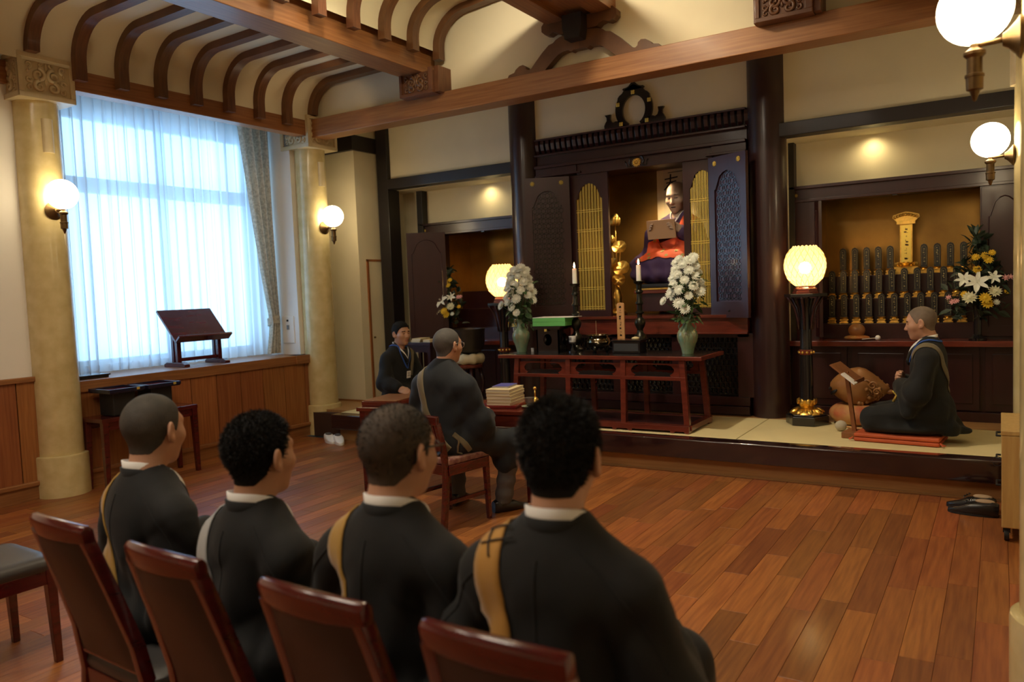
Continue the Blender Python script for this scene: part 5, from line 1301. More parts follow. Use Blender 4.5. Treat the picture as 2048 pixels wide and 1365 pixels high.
for k in range(2):
    R = []
    for j in range(9):
        v = -1 + 2 * j / 8; e = math.sqrt(max(0, 1 - abs(v) ** 3))
        R.append([((0.275 + 0.012 * e) * sx, (0.17 + 0.012 * e) * sy, 0.0) for sx, sy in ((1, 1),)])
    mb = MB().span((-0.285, -0.18, 0.002 + 0.031 * k), (0.285, 0.18, 0.030 + 0.031 * k))
    obj('layer', mb, M['vermilion'], z_, bevel=0.012, seg=4, smooth=A60)
tz = MB()
for x, y in ((-0.29, -0.18), (0.29, -0.18)):
    for k in range(4): tz.tube([(x, y, 0.03), (x * (1.06 + 0.02 * k), y - 0.02 + 0.012 * k, 0.012)], 0.003, 4)
obj('tassel', tz, M['vermilion'], z_)

# ------------------------------------------------------------------ wall globes on the columns, capsule sensors
globe_me = mesh_of('globe', MB().ell((0, 0, 0), 0.115, 32, 20), M['globe'], smooth=True)
gl_par = MB().lathe([(0.0, -0.305), (0.006, -0.30), (0.016, -0.27), (0.026, -0.265), (0.027, -0.225), (0.030, -0.223), (0.030, -0.215), (0.024, -0.212), (0.024, -0.16), (0.034, -0.15), (0.034, -0.14), (0.020, -0.13), (0.014, -0.125), (0.014, -0.11), (0.03, -0.10), (0.056, -0.085), (0.066, -0.075), (0.06, -0.072), (0.0, -0.08)], n=24)
gl_me = mesh_of('socket', gl_par, M['bronze'], smooth=A60)
pl_me = mesh_of('wall_plate', MB().lathe([(0.068, 0), (0.07, 0.012), (0.055, 0.022), (0.03, 0.045), (0.02, 0.06), (0.0, 0.062)], n=24, axis='X'), M['bronze'], smooth=A60)
def wall_globe(x, y, s, label):
    t = thing('wall_lamp', label, 'lamp', (x, y, 2.385), 0 if s > 0 else PI, 'globe lamps on the columns')
    obj('globe', None, None, t, me=globe_me, loc=(0.30, 0, 0))
    obj('socket', None, None, t, me=gl_me, loc=(0.30, 0, 0))
    obj('wall_plate', None, None, t, me=pl_me, loc=(0.16, 0, -0.115))
    obj('arm', MB().tube([(0.20, 0, -0.115), (0.30, 0, -0.118)], 0.009, 8), M['bronze'], t, smooth=True)
wall_globe(-6.475, 3.345, 1, 'lit white globe lamp on the column beside the plain white wall')
wall_globe(-6.445, 6.215, 1, 'lit white globe lamp on the column between window and dais')
wall_globe(0.222, 3.13, -1, 'large lit white globe lamp cut by the picture top')
wall_globe(0.235, 6.215, -1, 'lit white globe lamp in front of the altar behind the drummer')
for x, y, s, lab in ((-6.475, 3.345, 1, 'cream half-round fitting above the globe lamp beside the white wall'), (-6.445, 6.215, 1, 'cream half-round fitting above the globe lamp near the dais'), (0.222, 3.13, -1, 'cream half-round fitting just under the large globe lamp'), (0.235, 6.215, -1, 'cream half-round fitting on the column behind the large globe lamp')):
    mb = MB().prism([(0.045 * math.cos(a) * 0.9 + 0.15, 0.045 * math.sin(a)) for a in [-PI / 2 + PI * k / 14 for k in range(15)]], 2.72, 2.98, 'XY')
    o = obj('column_fitting', mb, M['marble_cap'], loc=(x, y, 0), rot=0 if s > 0 else PI, smooth=A60); tag(o, lab, 'fitting', 'half-round fittings on the columns')
# ------------------------------------------------------------------ smooth bodies: signed-distance shapes turned into meshes
F32 = np.float32
def V3(*a): return np.array(a, dtype=F32)
def d_cap(P, a, b, ra, rb):
    a = V3(*a); b = V3(*b); ab = b - a
    t = np.clip(((P - a) @ ab) / max(1e-9, float(ab @ ab)), 0, 1)
    return np.linalg.norm(P - a - t[:, None] * ab, axis=1) - (ra + t * (rb - ra))
def d_ell(P, c, r):
    q = P - V3(*c); r = V3(*r)
    k0 = np.linalg.norm(q / r, axis=1); k1 = np.linalg.norm(q / (r * r), axis=1)
    return k0 * (k0 - 1.0) / np.maximum(k1, 1e-6)
def smin(a, b, k):
    h = np.maximum(k - np.abs(a - b), 0.0) / k
    return np.minimum(a, b) - h * h * k * 0.25
def smax(a, b, k): return -smin(-a, -b, k)
def polygonise(f, lo, hi, h):
    lo = np.array(lo, F32); hi = np.array(hi, F32)
    n = np.maximum(3, np.ceil((hi - lo) / h).astype(int) + 1)
    ax = [lo[i] + h * np.arange(n[i], dtype=F32) for i in range(3)]
    G = np.stack(np.meshgrid(*ax, indexing='ij'), -1).reshape(-1, 3)
    out = np.empty(len(G), F32)
    for s in range(0, len(G), 200000): out[s:s + 200000] = f(G[s:s + 200000])
    D = out.reshape(n); I = D < 0
    c = [n[0] - 1, n[1] - 1, n[2] - 1]
    cnt = np.zeros(c, np.int8)
    cs = [(i, j, k) for i in (0, 1) for j in (0, 1) for k in (0, 1)]
    sl = lambda A, o: A[o[0]:o[0] + c[0], o[1]:o[1] + c[1], o[2]:o[2] + c[2]]
    for o in cs: cnt += sl(I, o)
    act = (cnt > 0) & (cnt < 8)
    idx = -np.ones(c, np.int64); ii = np.argwhere(act); idx[act] = np.arange(len(ii))
    acc = np.zeros((len(ii), 3), F32); num = np.zeros(len(ii), F32)
    for a in cs:
        for x in range(3):
            if a[x]: continue
            b = list(a); b[x] = 1
            va = sl(D, a)[act]; vb = sl(D, b)[act]
            cr = (va < 0) != (vb < 0)
            t = np.where(cr, va / np.where(cr, va - vb, 1), 0)
            p = np.tile(np.array(a, F32), (len(ii), 1)); p[:, x] = t
            acc += p * cr[:, None]; num += cr
    Vt = lo + h * (ii + acc / num[:, None])
    Q = []
    for x in range(3):
        y, z = (x + 1) % 3, (x + 2) % 3
        A = np.take(I, np.arange(n[x] - 1), axis=x); B = np.take(I, np.arange(1, n[x]), axis=x)
        e = np.argwhere(A != B)
        e = e[(e[:, y] > 0) & (e[:, y] < n[y] - 1) & (e[:, z] > 0) & (e[:, z] < n[z] - 1)]
        if not len(e): continue
        def cell(dy, dz):
            q = e.copy(); q[:, y] -= dy; q[:, z] -= dz
            return idx[q[:, 0], q[:, 1], q[:, 2]]
        q = np.stack([cell(1, 1), cell(0, 1), cell(0, 0), cell(1, 0)], 1)
        fl = A[e[:, 0], e[:, 1], e[:, 2]]
        q[~fl] = q[~fl][:, ::-1]
        Q.append(q)
    return Vt, np.concatenate(Q)
def grad(f, P, e=0.002):
    g = np.stack([f(P + V3(*(e if k == i else 0 for k in range(3)))) - f(P - V3(*(e if k == i else 0 for k in range(3)))) for i in range(3)], 1)
    return g / np.maximum(np.linalg.norm(g, axis=1, keepdims=True), 1e-6)
def settle(f, P, off=0.0, it=5):
    P = np.array(P, F32)
    for _ in range(it): P = P - (np.clip(f(P) - off, -0.05, 0.05))[:, None] * grad(f, P)
    return P
def np_obj(name, Vt, Q, mats, parent, mi=None, smooth=True):
    me = bpy.data.meshes.new(name)
    me.vertices.add(len(Vt)); me.vertices.foreach_set('co', np.asarray(Vt, F32).ravel())
    me.loops.add(Q.size); me.loops.foreach_set('vertex_index', Q.astype(np.int32).ravel())
    me.polygons.add(len(Q)); me.polygons.foreach_set('loop_start', np.arange(0, Q.size, 4, dtype=np.int32))
    for m in (mats if isinstance(mats, (list, tuple)) else [mats]): me.materials.append(m)
    if mi is not None: me.polygons.foreach_set('material_index', mi.astype(np.int32))
    me.update(calc_edges=True); me.validate()
    me.polygons.foreach_set('use_smooth', [smooth] * len(me.polygons))
    o = bpy.data.objects.new(name, me); COL.objects.link(o)
    if parent is not None: o.parent = parent
    return o
def rot(yaw=0.0, pitch=0.0, roll=0.0):
    """yaw turns to the left, pitch nods down, roll tips to the right."""
    return np.array(Matrix.Rotation(yaw, 3, 'Z') @ Matrix.Rotation(-pitch, 3, 'X') @ Matrix.Rotation(roll, 3, 'Y'), dtype=F32)

# head in its own frame: origin in mid-skull, +Y face, +Z up; about 0.235 high
def head_core(P, w=1.0):
    P = P / V3(w, 1, 1)
    d = d_ell(P, (0, -0.012, 0.022), (0.076, 0.098, 0.088))
    d = smin(d, d_ell(P, (0, 0.022, -0.030), (0.064, 0.070, 0.075)), 0.03)
    d = smin(d, d_ell(P, (0, 0.040, -0.075), (0.044, 0.046, 0.048)), 0.03)
    d = smin(d, d_ell(P, (0, 0.066, -0.104), (0.020, 0.018, 0.016)), 0.025)
    return d
def head_skin(P, w=1.0):
    d = head_core(P, w)
    A = np.abs(P[:, :1]); S_ = np.concatenate([A, P[:, 1:]], 1)
    d = smin(d, d_cap(S_, (0.0, 0.080, 0.022), (0.040, 0.070, 0.022), 0.010, 0.010), 0.022)
    d = smin(d, d_ell(S_, (0.043, 0.052, -0.028), (0.024, 0.026, 0.022)), 0.03)
    d = smax(d, -d_ell(S_, (0.031, 0.096, 0.000), (0.019, 0.016, 0.012)), 0.016)
    d = smin(d, d_ell(S_, (0.031, 0.072, -0.001), (0.015, 0.014, 0.0105)), 0.006)
    d = smin(d, d_cap(P, (0, 0.082, 0.004), (0, 0.104, -0.036), 0.008, 0.0125), 0.012)
    d = smin(d, d_ell(S_, (0.012, 0.092, -0.039), (0.008, 0.010, 0.0075)), 0.008)
    d = smin(d, d_ell(P, (0, 0.083, -0.064), (0.023, 0.012, 0.0065)), 0.008)
    d = smin(d, d_ell(P, (0, 0.080, -0.075), (0.019, 0.012, 0.0065)), 0.008)
    d = smax(d, -d_cap(S_, (0.0, 0.097, -0.0695), (0.020, 0.086, -0.0705), 0.0022, 0.0015), 0.004)
    E = S_ - V3(0.079, -0.010, -0.010)
    c, s = math.cos(0.35), math.sin(0.35)
    E = np.stack([E[:, 0] * c - E[:, 1] * -s, E[:, 0] * -s + E[:, 1] * c, E[:, 2]], 1)
    ear = d_ell(E, (0.004, -0.002, 0.0), (0.0085, 0.020, 0.033))
    ear = smax(ear, -d_ell(E, (0.012, 0.003, 0.004), (0.008, 0.011, 0.020)), 0.006)
    ear = smin(ear, d_ell(E, (0.002, 0.010, -0.026), (0.007, 0.010, 0.011)), 0.008)
    d = smin(d, ear, 0.008)
    d = smin(d, d_cap(P, (0, -0.018, -0.055), (0, -0.042, -0.155), 0.056, 0.056), 0.03)
    return d
def hair_line(P, fore=0.062, nape=-0.078):
    y = P[:, 1]
    return np.interp(y, [-0.12, -0.06, -0.030, -0.012, 0.012, 0.022, 0.040, 0.062, 0.12], [nape, nape, -0.048, -0.006, -0.006, 0.004 - 0.02, 0.028, fore, fore + 0.012]).astype(F32)
def hair_sdf(t, fore=0.062, nape=-0.078, w=1.0, top=0.0, rough=0.0):
    def f(P):
        T = t + top * np.clip((P[:, 2] - 0.02) / 0.06, 0, 1)
        d = head_core(P, w) - T
        d = smin(d, d_cap(P, (0, -0.018, -0.055), (0, -0.042, -0.155), 0.056, 0.056) - t * 0.6, 0.03)
        if rough: d = d + rough * (np.sin(P[:, 0] * 260 + 3 * np.sin(P[:, 1] * 90)) * np.sin(P[:, 1] * 230 + 2 * np.sin(P[:, 2] * 120)) * np.sin(P[:, 2] * 240))
        return smax(d, hair_line(P, fore, nape) - P[:, 2], 0.008)
    return f
def strands(Vt, f, n, length, rnd, droop=0.25, base_w=0.0010, lift=1.0, zmin=-0.06):
    """Short hair blades standing on a hair shell, appended as thin quads."""
    rs = np.random.RandomState(rnd)
    P = Vt[Vt[:, 2] > zmin]; k = rs.randint(0, len(P), n); B = P[k] + rs.normal(0, 0.0012, (n, 3)).astype(F32)
    N = grad(f, B); wob = rs.normal(0, 0.42, (n, 3)).astype(F32)
    D = N * lift + wob + V3(0, 0.1, 0.15 - droop * 0.5); D /= np.linalg.norm(D, axis=1, keepdims=True)
    L = (length * rs.uniform(0.55, 1.25, n)).astype(F32)[:, None] * np.clip(0.45 + (B[:, 2:3] + 0.05) / 0.11, 0.35, 1.0)
    side = np.cross(D, rs.normal(0, 1, (n, 3))); side /= np.linalg.norm(side, axis=1, keepdims=True)
    a = B - side * base_w - N * 0.004; b = B + side * base_w - N * 0.004
    m1 = B + D * L * 0.6 + side * base_w * 0.7; m0 = B + D * L * 0.6 - side * base_w * 0.7
    tip = B + D * L + V3(0, 0, -1) * L * droop * 0.4
    X = np.stack([a, b, m1, m0, m0, m1, tip + side * 0.0003, tip - side * 0.0003], 1).reshape(-1, 3)
    Q = np.arange(len(X)).reshape(-1, 4)
    return X, Q

# one relaxed, slightly curled hand (right), palm down, fingers towards +Y, thumb towards -X
def hand_sdf(P, curl=0.5):
    d = d_ell(P, (0.0, 0.045, 0.0), (0.040, 0.052, 0.014))
    d = smin(d, d_cap(P, (0, -0.06, 0.004), (0, 0.01, 0.002), 0.026, 0.027), 0.03)
    for x, l, yb in ((-0.029, 0.072, 0.086), (-0.010, 0.080, 0.092), (0.010, 0.074, 0.089), (0.028, 0.058, 0.080)):
        p = np.array((x * 0.9, yb - 0.02, 0.0)); dirs = [0.15 * curl * 2, 0.75 * curl * 2, 1.25 * curl * 2]; rr = [0.0094, 0.0088, 0.0080, 0.0068]
        seg = (0.46 * l + 0.012, 0.32 * l, 0.24 * l)
        for k in range(3):
            q = p + seg[k] * np.array((x * 0.9, math.cos(dirs[k]), -math.sin(dirs[k])))
            d = smin(d, d_cap(P, p, q, rr[k], rr[k + 1]), 0.006 if k else 0.010); p = q
    p0 = (-0.028, 0.012, -0.004); p1 = (-0.052, 0.045, -0.014); p2 = (-0.050, 0.076, -0.022); p3 = (-0.042, 0.098, -0.026)
    d = smin(d, d_cap(P, p0, p1, 0.015, 0.0115), 0.018)
    d = smin(d, d_cap(P, p1, p2, 0.0110, 0.0098), 0.006)
    return smin(d, d_cap(P, p2, p3, 0.0098, 0.0078), 0.006)
HANDS = {c: polygonise(lambda P, c=c: hand_sdf(P, c), (-0.075, -0.095, -0.095), (0.06, 0.19, 0.03), 0.0036) for c in (0.25, 0.62)}

def ribbon(f, path, width, off=0.004, n=None, thick=0.003, flare=None):
    """Band of cloth laid over the surface f along a rough path."""
    P = np.array(path, F32); seg = np.r_[0, np.cumsum(np.linalg.norm(np.diff(P, axis=0), axis=1))]
    n = n or max(8, int(seg[-1] / 0.018))
    t = np.linspace(0, seg[-1], n)
    C = np.stack([np.interp(t, seg, P[:, i]) for i in range(3)], 1).astype(F32)
    for _ in range(4): C[1:-1] = 0.5 * C[1:-1] + 0.25 * (C[:-2] + C[2:])
    C = settle(f, C, off)
    for _ in range(3): C[1:-1] = 0.5 * C[1:-1] + 0.25 * (C[:-2] + C[2:])
    T = np.gradient(C, axis=0); T /= np.linalg.norm(T, axis=1, keepdims=True)
    N = grad(f, C); S_ = np.cross(N, T); S_ /= np.linalg.norm(S_, axis=1, keepdims=True)
    R = []
    us = (-1, -0.5, 0, 0.5, 1)
    w = np.full((n, 1), width / 2) if flare is None else np.interp(np.linspace(0, 1, n), *flare)[:, None] * width / 2
    outer = []
    for u in us:
        E = C + S_ * w * u
        E = settle(f, E, off + thick, 4)
        outer.append(E)
    inner = [E - N * thick * 1.6 for E in outer]
    rowsA = outer + inner[::-1]
    k = len(rowsA); Vt = np.stack(rowsA, 1).reshape(-1, 3)
    Q = [(i * k + j, i * k + (j + 1) % k, (i + 1) * k + (j + 1) % k, (i + 1) * k + j) for i in range(n - 1) for j in range(k)]
    return Vt, np.array(Q)
def band(path, height, thick, n=40, closed=False, tilt=None):
    """Standing band (collar): path = points of the lower edge, height = vectors to the upper edge."""
    P = np.array(path, float); H_ = np.array(height, float)
    s = np.linspace(0, len(P) - 1, n); j = np.arange(len(P))
    P = np.stack([np.interp(s, j, P[:, i]) for i in range(3)], 1); H_ = np.stack([np.interp(s, j, H_[:, i]) for i in range(3)], 1)
    for _ in range(6): P[1:-1] = 0.5 * P[1:-1] + 0.25 * (P[:-2] + P[2:])
    T = np.gradient(P, axis=0); N = np.cross(T, H_); N /= np.linalg.norm(N, axis=1, keepdims=True)
    R = [P, P + H_ * 0.5 + N * 0.0, P + H_, P + H_ - N * thick, P + H_ * 0.5 - N * thick, P - N * thick]
    k = 6; Vt = np.stack(R, 1).reshape(-1, 3)
    Q = [(a * k + b, a * k + (b + 1) % k, (a + 1) * k + (b + 1) % k, (a + 1) * k + b) for a in range(n - 1) for b in range(k)]
    return Vt, np.array(Q)
# ------------------------------------------------------------------ dining-style chairs, bench and things under the window
def make_chair(label, group):
    """Upholstered chair facing +Y, origin on the floor under the seat centre."""
    t = thing('upholstered_chair', label, 'chair', (0, 0, 0), 0, group)
    hb, hs = 0.930, 0.45
    seat = MB(); R = []
    for z, g in ((0.405, 0.0), (0.425, 0.008), (0.445, 0.004), (0.458, -0.012), (0.464, -0.05), (0.466, -0.12)):
        rw = []
        for k in range(28):
            a = 2 * PI * k / 28; ex = 0.22
            c, s = math.cos(a), math.sin(a)
            x = math.copysign(abs(c) ** ex, c); y = math.copysign(abs(s) ** ex, s)
            wx = 0.212 - 0.020 * (1 - (y + 1) / 2)
            rw.append(((wx + g) * x, 0.005 + (0.215 + g) * y, z))
        R.append(rw)
    seat.rows(R, closed=True, cap=True)
    obj('seat', seat, M['leather_grey'], t, smooth=A60)
    fr_ = MB()
    fr_.span((-0.185, 0.185, 0.345), (0.185, 0.212, 0.407)).span((-0.175, -0.215, 0.345), (0.175, -0.188, 0.407)).span((-0.205, -0.205, 0.345), (-0.18, 0.205, 0.407)).span((0.18, -0.205, 0.345), (0.205, 0.205, 0.407))
    obj('seat_frame', fr_, M['cherry'], t, bevel=0.003)
    for s in (-1, 1):
        obj('leg', MB().beam((s * 0.188, 0.190, 0.41), (s * 0.192, 0.200, 0.0), 0.042, 0.042, up=(0, 1, 0), w2=0.028, h2=0.028), M['cherry'], t, bevel=0.003)
    # rear legs sweep up into the back posts
    zs = [0.0, 0.2, 0.40, 0.55, 0.70, 0.83, 0.878]
    ys = [-0.245, -0.215, -0.200, -0.225, -0.270, -0.312, -0.328]
    xs = [0.168, 0.172, 0.174, 0.160, 0.146, 0.137, 0.134]
    for s in (-1, 1):
        R = []
        for z, y, x in zip(zs, ys, xs):
            h = 0.019 if z > 0.05 else 0.015
            R.append([(s * x - 0.015, y - h, z), (s * x + 0.015, y - h, z), (s * x + 0.015, y + h, z), (s * x - 0.015, y + h, z)])
        obj('rear_leg', MB().rows(R, closed=True, cap=True), M['cherry'], t, bevel=0.004, smooth=A60)
    def curve(u): return -0.026 * (1 - u * u)           # the back bows to the rear
    R = []
    for i in range(17):
        u = -1 + i / 8; x = 0.150 * u; y0 = -0.320 + curve(u)
        zt = hb - 0.012 * u * u
        R.append([(x, y0 - 0.022, 0.872), (x, y0 + 0.012, 0.866), (x, y0 + 0.006, zt - 0.012), (x, y0 - 0.004, zt), (x, y0 - 0.018, zt), (x, y0 - 0.028, zt - 0.012)])
    obj('top_rail', MB().rows(R, closed=True, cap=True), M['cherry'], t, bevel=0.004, smooth=A60)
    for side, dy in ((1, 0.026), (-1, 0.0)):
        R = []
        for j in range(12):
            v = j / 11; z = 0.47 + (0.870 - 0.47) * v
            yc = float(np.interp(z, zs, ys)); rw = []
            for i in range(13):
                u = -1 + i / 6; pad = 0.012 * (1 - abs(u) ** 6) * (1 - abs(2 * v - 1) ** 8)
                rw.append(((0.152 - 0.027 * v) * u, yc + curve(u) * v + (0.012 + pad if side > 0 else -0.014 - pad), z))
            R.append(rw)
        if side > 0: RA = R
        else: RB = R
    P = MB()
    full = [a + b[::-1] for a, b in zip(RA, RB)]
    P.rows(full, closed=True, cap=True)
    obj('backrest', P, M['leather'], t, smooth=A60)
    R = MB()
    obj('lower_rail', MB().span((-0.165, -0.226, 0.462), (0.165, -0.196, 0.49)), M['cherry'], t, bevel=0.004)
    return t
CH = [(-2.195, 1.455, -0.05, 'first upholstered chair of the row, under the monk with the shaved head and mustard stole'), (-1.675, 1.423, -0.05, 'second upholstered chair of the row, under the monk with the grey stole'),
      (-1.164, 1.404, -0.03, 'third upholstered chair of the row, under the monk in black glasses'), (-0.730, 1.397, -0.01, 'fourth upholstered chair of the row, under the monk with the amber stole')]
chair0 = make_chair(CH[0][3], 'cherry chairs of the front row')
for k, (x, y, r, lab) in enumerate(CH):
    if k == 0: chair0.location = (x, y, 0); chair0.rotation_euler = (0, 0, r)
    else: dup(chair0, (x, y, 0), r, lab)
dup(chair0, (-3.605, 1.49, 0), -0.03, 'empty upholstered chair with a grey seat, standing apart from the row')

# bench under the window with two black lacquer stands on it
t = thing('bench', 'dark cherry bench under the window sill with two black stands on it', 'bench', (-6.255, 3.93, 0), PI / 2)
obj('top', MB().span((-0.44, -0.15, 0.565), (0.44, 0.15, 0.60)), M['cherry'], t, bevel=0.004)
for sx in (-0.41, 0.41):
    for sy in (-0.125, 0.125): obj('leg', MB().beam((sx, sy, 0.57), (sx * 1.02, sy * 1.05, 0), 0.05, 0.05, up=(0, 1, 0), w2=0.034, h2=0.034), M['cherry'], t, bevel=0.003)
obj('apron', MB().span((-0.40, -0.135, 0.50), (0.40, -0.115, 0.57)).span((-0.40, 0.115, 0.50), (0.40, 0.135, 0.57)), M['cherry'], t)
M['tray_red'] = mat('red_lacquer_tray', (0.20, 0.015, 0.02), 0.2, coat=0.5)
M['stand_blue'] = mat('blue_black_lacquer', (0.012, 0.013, 0.035), 0.2, coat=0.5)
for k, (y, lab) in enumerate(((3.72, 'black lacquered stand with a red tray, nearer the first column, on the bench'), (4.06, 'black lacquered stand with a red tray, nearer the lectern, on the bench'))):
    s = thing('offering_stand', lab, 'stand', (-6.255, y, 0.602), 0, 'black stands on the bench')
    obj('body', MB().span((-0.10, -0.10, 0.0), (0.10, 0.10, 0.19)), M['matte_black'], s, bevel=0.01)
    obj('tray', MB().span((-0.15, -0.15, 0.19), (0.15, 0.15, 0.203)).span((-0.155, -0.155, 0.20), (-0.142, 0.155, 0.226)).span((0.142, -0.155, 0.20), (0.155, 0.155, 0.226)).span((-0.142, -0.155, 0.20), (0.142, -0.142, 0.226)).span((-0.142, 0.142, 0.20), (0.142, 0.155, 0.226)), M['stand_blue'], s, bevel=0.003)
    obj('tray_lining', MB().span((-0.141, -0.141, 0.2031), (0.141, 0.141, 0.206)), M['tray_red'], s)
    obj('gold_tab', MB().span((0.1555, 0.08, 0.203), (0.1585, 0.105, 0.223)), M['gold_paint'], s)

# lectern on the sill
L = thing('book_lectern', 'dark red tabletop book lectern standing on the window sill', 'lectern', (-6.745, 4.86, 0.894), PI / 2)
M['lect'] = mat('lectern_lacquer', (0.085, 0.010, 0.014), 0.25, coat=0.5, col2=(0.055, 0.007, 0.010), nscale=5, stretch=(1, 6, 6))
obj('board', MB().beam((0, -0.10, 0.245), (0, 0.17, 0.545), 0.60, 0.022, up=(0, -1, 0.9)), M['lect'], L, bevel=0.003)
obj('ledge', MB().beam((0, -0.10, 0.245), (0, -0.165, 0.30), 0.60, 0.020, up=(0, 0.6, 0.9)), M['lect'], L, bevel=0.003)
for s in (-1, 1):
    obj('foot', MB().prism([(-0.16, 0), (-0.16, 0.025), (-0.12, 0.045), (0.12, 0.045), (0.16, 0.025), (0.16, 0)], s * 0.23 - 0.03, s * 0.23 + 0.03, 'YZ'), M['lect'], L, bevel=0.004)
    obj('post', MB().span((s * 0.23 - 0.022, -0.05, 0.045), (s * 0.23 + 0.022, -0.015, 0.30)), M['lect'], L, bevel=0.003)
    obj('post', MB().span((s * 0.23 - 0.022, 0.01, 0.045), (s * 0.23 + 0.022, 0.045, 0.37)), M['lect'], L, bevel=0.003)
obj('crossbar', MB().span((-0.21, -0.02, 0.05), (0.21, 0.015, 0.085)), M['lect'], L, bevel=0.003)
o = obj('flat_tray', MB().span((-0.10, -0.16, 0), (0.10, 0.16, 0.02)).span((-0.11, -0.17, 0.018), (0.11, 0.17, 0.032)), M['black'], loc=(-6.66, 3.68, 0.894), bevel=0.004); tag(o, 'flat black tray on the window sill beside the first column', 'tray')

# desk of the seated chanter
D = thing('chanting_desk', 'dark red lacquered desk in front of the chanter on the slatted chair', 'desk', (-3.53, 4.76, 0), math.radians(10))
obj('top', MB().span((-0.72, -0.26, 0.625), (0.72, 0.26, 0.655)), M['lacq_table'], D, bevel=0.005)
obj('apron', MB().span((-0.69, -0.245, 0.54), (0.69, -0.225, 0.626)).span((-0.69, 0.225, 0.54), (0.69, 0.245, 0.626)).span((-0.70, -0.24, 0.54), (-0.68, 0.24, 0.626)).span((0.68, -0.24, 0.54), (0.70, 0.24, 0.626)), M['lacq_table'], D, bevel=0.003)
for sx in (-0.675, 0.675):
    for sy in (-0.222, 0.222): obj('leg', MB().beam((sx, sy, 0.63), (sx, sy, 0.0), 0.05, 0.05, up=(0, 1, 0), w2=0.036, h2=0.036), M['cherry'], D, bevel=0.003)
def on_desk(u, v): c, s = math.cos(math.radians(10)), math.sin(math.radians(10)); return (-3.53 + u * c - v * s, 4.76 + u * s + v * c)
px_, py_ = on_desk(-0.56, 0.02)
B = thing('lacquer_box', 'red lacquered writing box with a wooden lid at the window end of the desk', 'box', (px_, py_, 0.656), math.radians(10))
obj('body', MB().span((-0.16, -0.2, 0), (0.16, 0.2, 0.035)), M['lacq_table'], B, bevel=0.004)
obj('lid', MB().span((-0.15, -0.19, 0.035), (0.15, 0.19, 0.043)), M['stand_wood'], B, bevel=0.003)
px_, py_ = on_desk(0.42, 0.0)
T_ = thing('book_tray', 'shallow red tray under the stack of cream sutra books', 'tray', (px_, py_, 0.656), math.radians(10))
obj('base', MB().span((-0.14, -0.17, 0), (0.14, 0.17, 0.012)).span((-0.145, -0.175, 0.01), (-0.135, 0.175, 0.024)).span((0.135, -0.175, 0.01), (0.145, 0.175, 0.024)).span((-0.135, -0.175, 0.01), (0.135, -0.165, 0.024)).span((-0.135, 0.165, 0.01), (0.135, 0.175, 0.024)), M['tray_red'], T_, bevel=0.002)
z = 0.669
for k in range(5):
    book(px_ + 0.003 * (k % 2), py_ - 0.002 * k, z, 0.19, 0.28, 0.024, math.radians(10) + 0.02 * ((k * 7) % 3 - 1), M['book_cream'], '%s of the five thick cream sutra books on the chanting desk' % ('lowest', 'second lowest', 'middle', 'second highest', 'topmost')[k], 'sutra books on the chanting desk'); z += 0.0245
book(px_ - 0.03, py_ + 0.04, z, 0.13, 0.20, 0.012, math.radians(12), M['book_blue'], 'thin blue book lying on top of the cream sutra books', 'sutra books on the chanting desk')
px_, py_ = on_desk(0.64, -0.08)
o = obj('saucer', MB().lathe([(0.03, 0), (0.05, 0.004), (0.062, 0.012), (0.058, 0.012), (0.0, 0.006)], n=24), mat('green_saucer', (0.30, 0.34, 0.24), 0.4), loc=(px_, py_, 0.656), smooth=A60); tag(o, 'greenish saucer under the grey cup on the chanting desk', 'saucer')
o = obj('tea_cup', MB().lathe([(0.02, 0), (0.024, 0.008), (0.018, 0.014), (0.03, 0.024), (0.036, 0.06), (0.032, 0.06), (0.026, 0.026), (0.0, 0.02)], n=24), mat('pewter', (0.24, 0.23, 0.22), 0.35, metal=0.7), loc=(px_, py_, 0.6685), smooth=A60); tag(o, 'grey metal cup on the saucer at the corner of the chanting desk', 'cup')
px_, py_ = on_desk(0.60, 0.14)
b = thing('gilt_hand_bell', 'small gilt hand bell on the desk behind the cream books', 'bell', (px_, py_, 0.656))
obj('cup', MB().lathe([(0.035, 0), (0.036, 0.008), (0.026, 0.03), (0.012, 0.045), (0.0, 0.047)], n=20), M['gold'], b, smooth=A60)
obj('handle', MB().tube([(0, 0, 0.045), (0, 0, 0.10)], 0.006, 8).ell((0, 0, 0.11), 0.014, 10, 8), M['gold'], b, smooth=True)

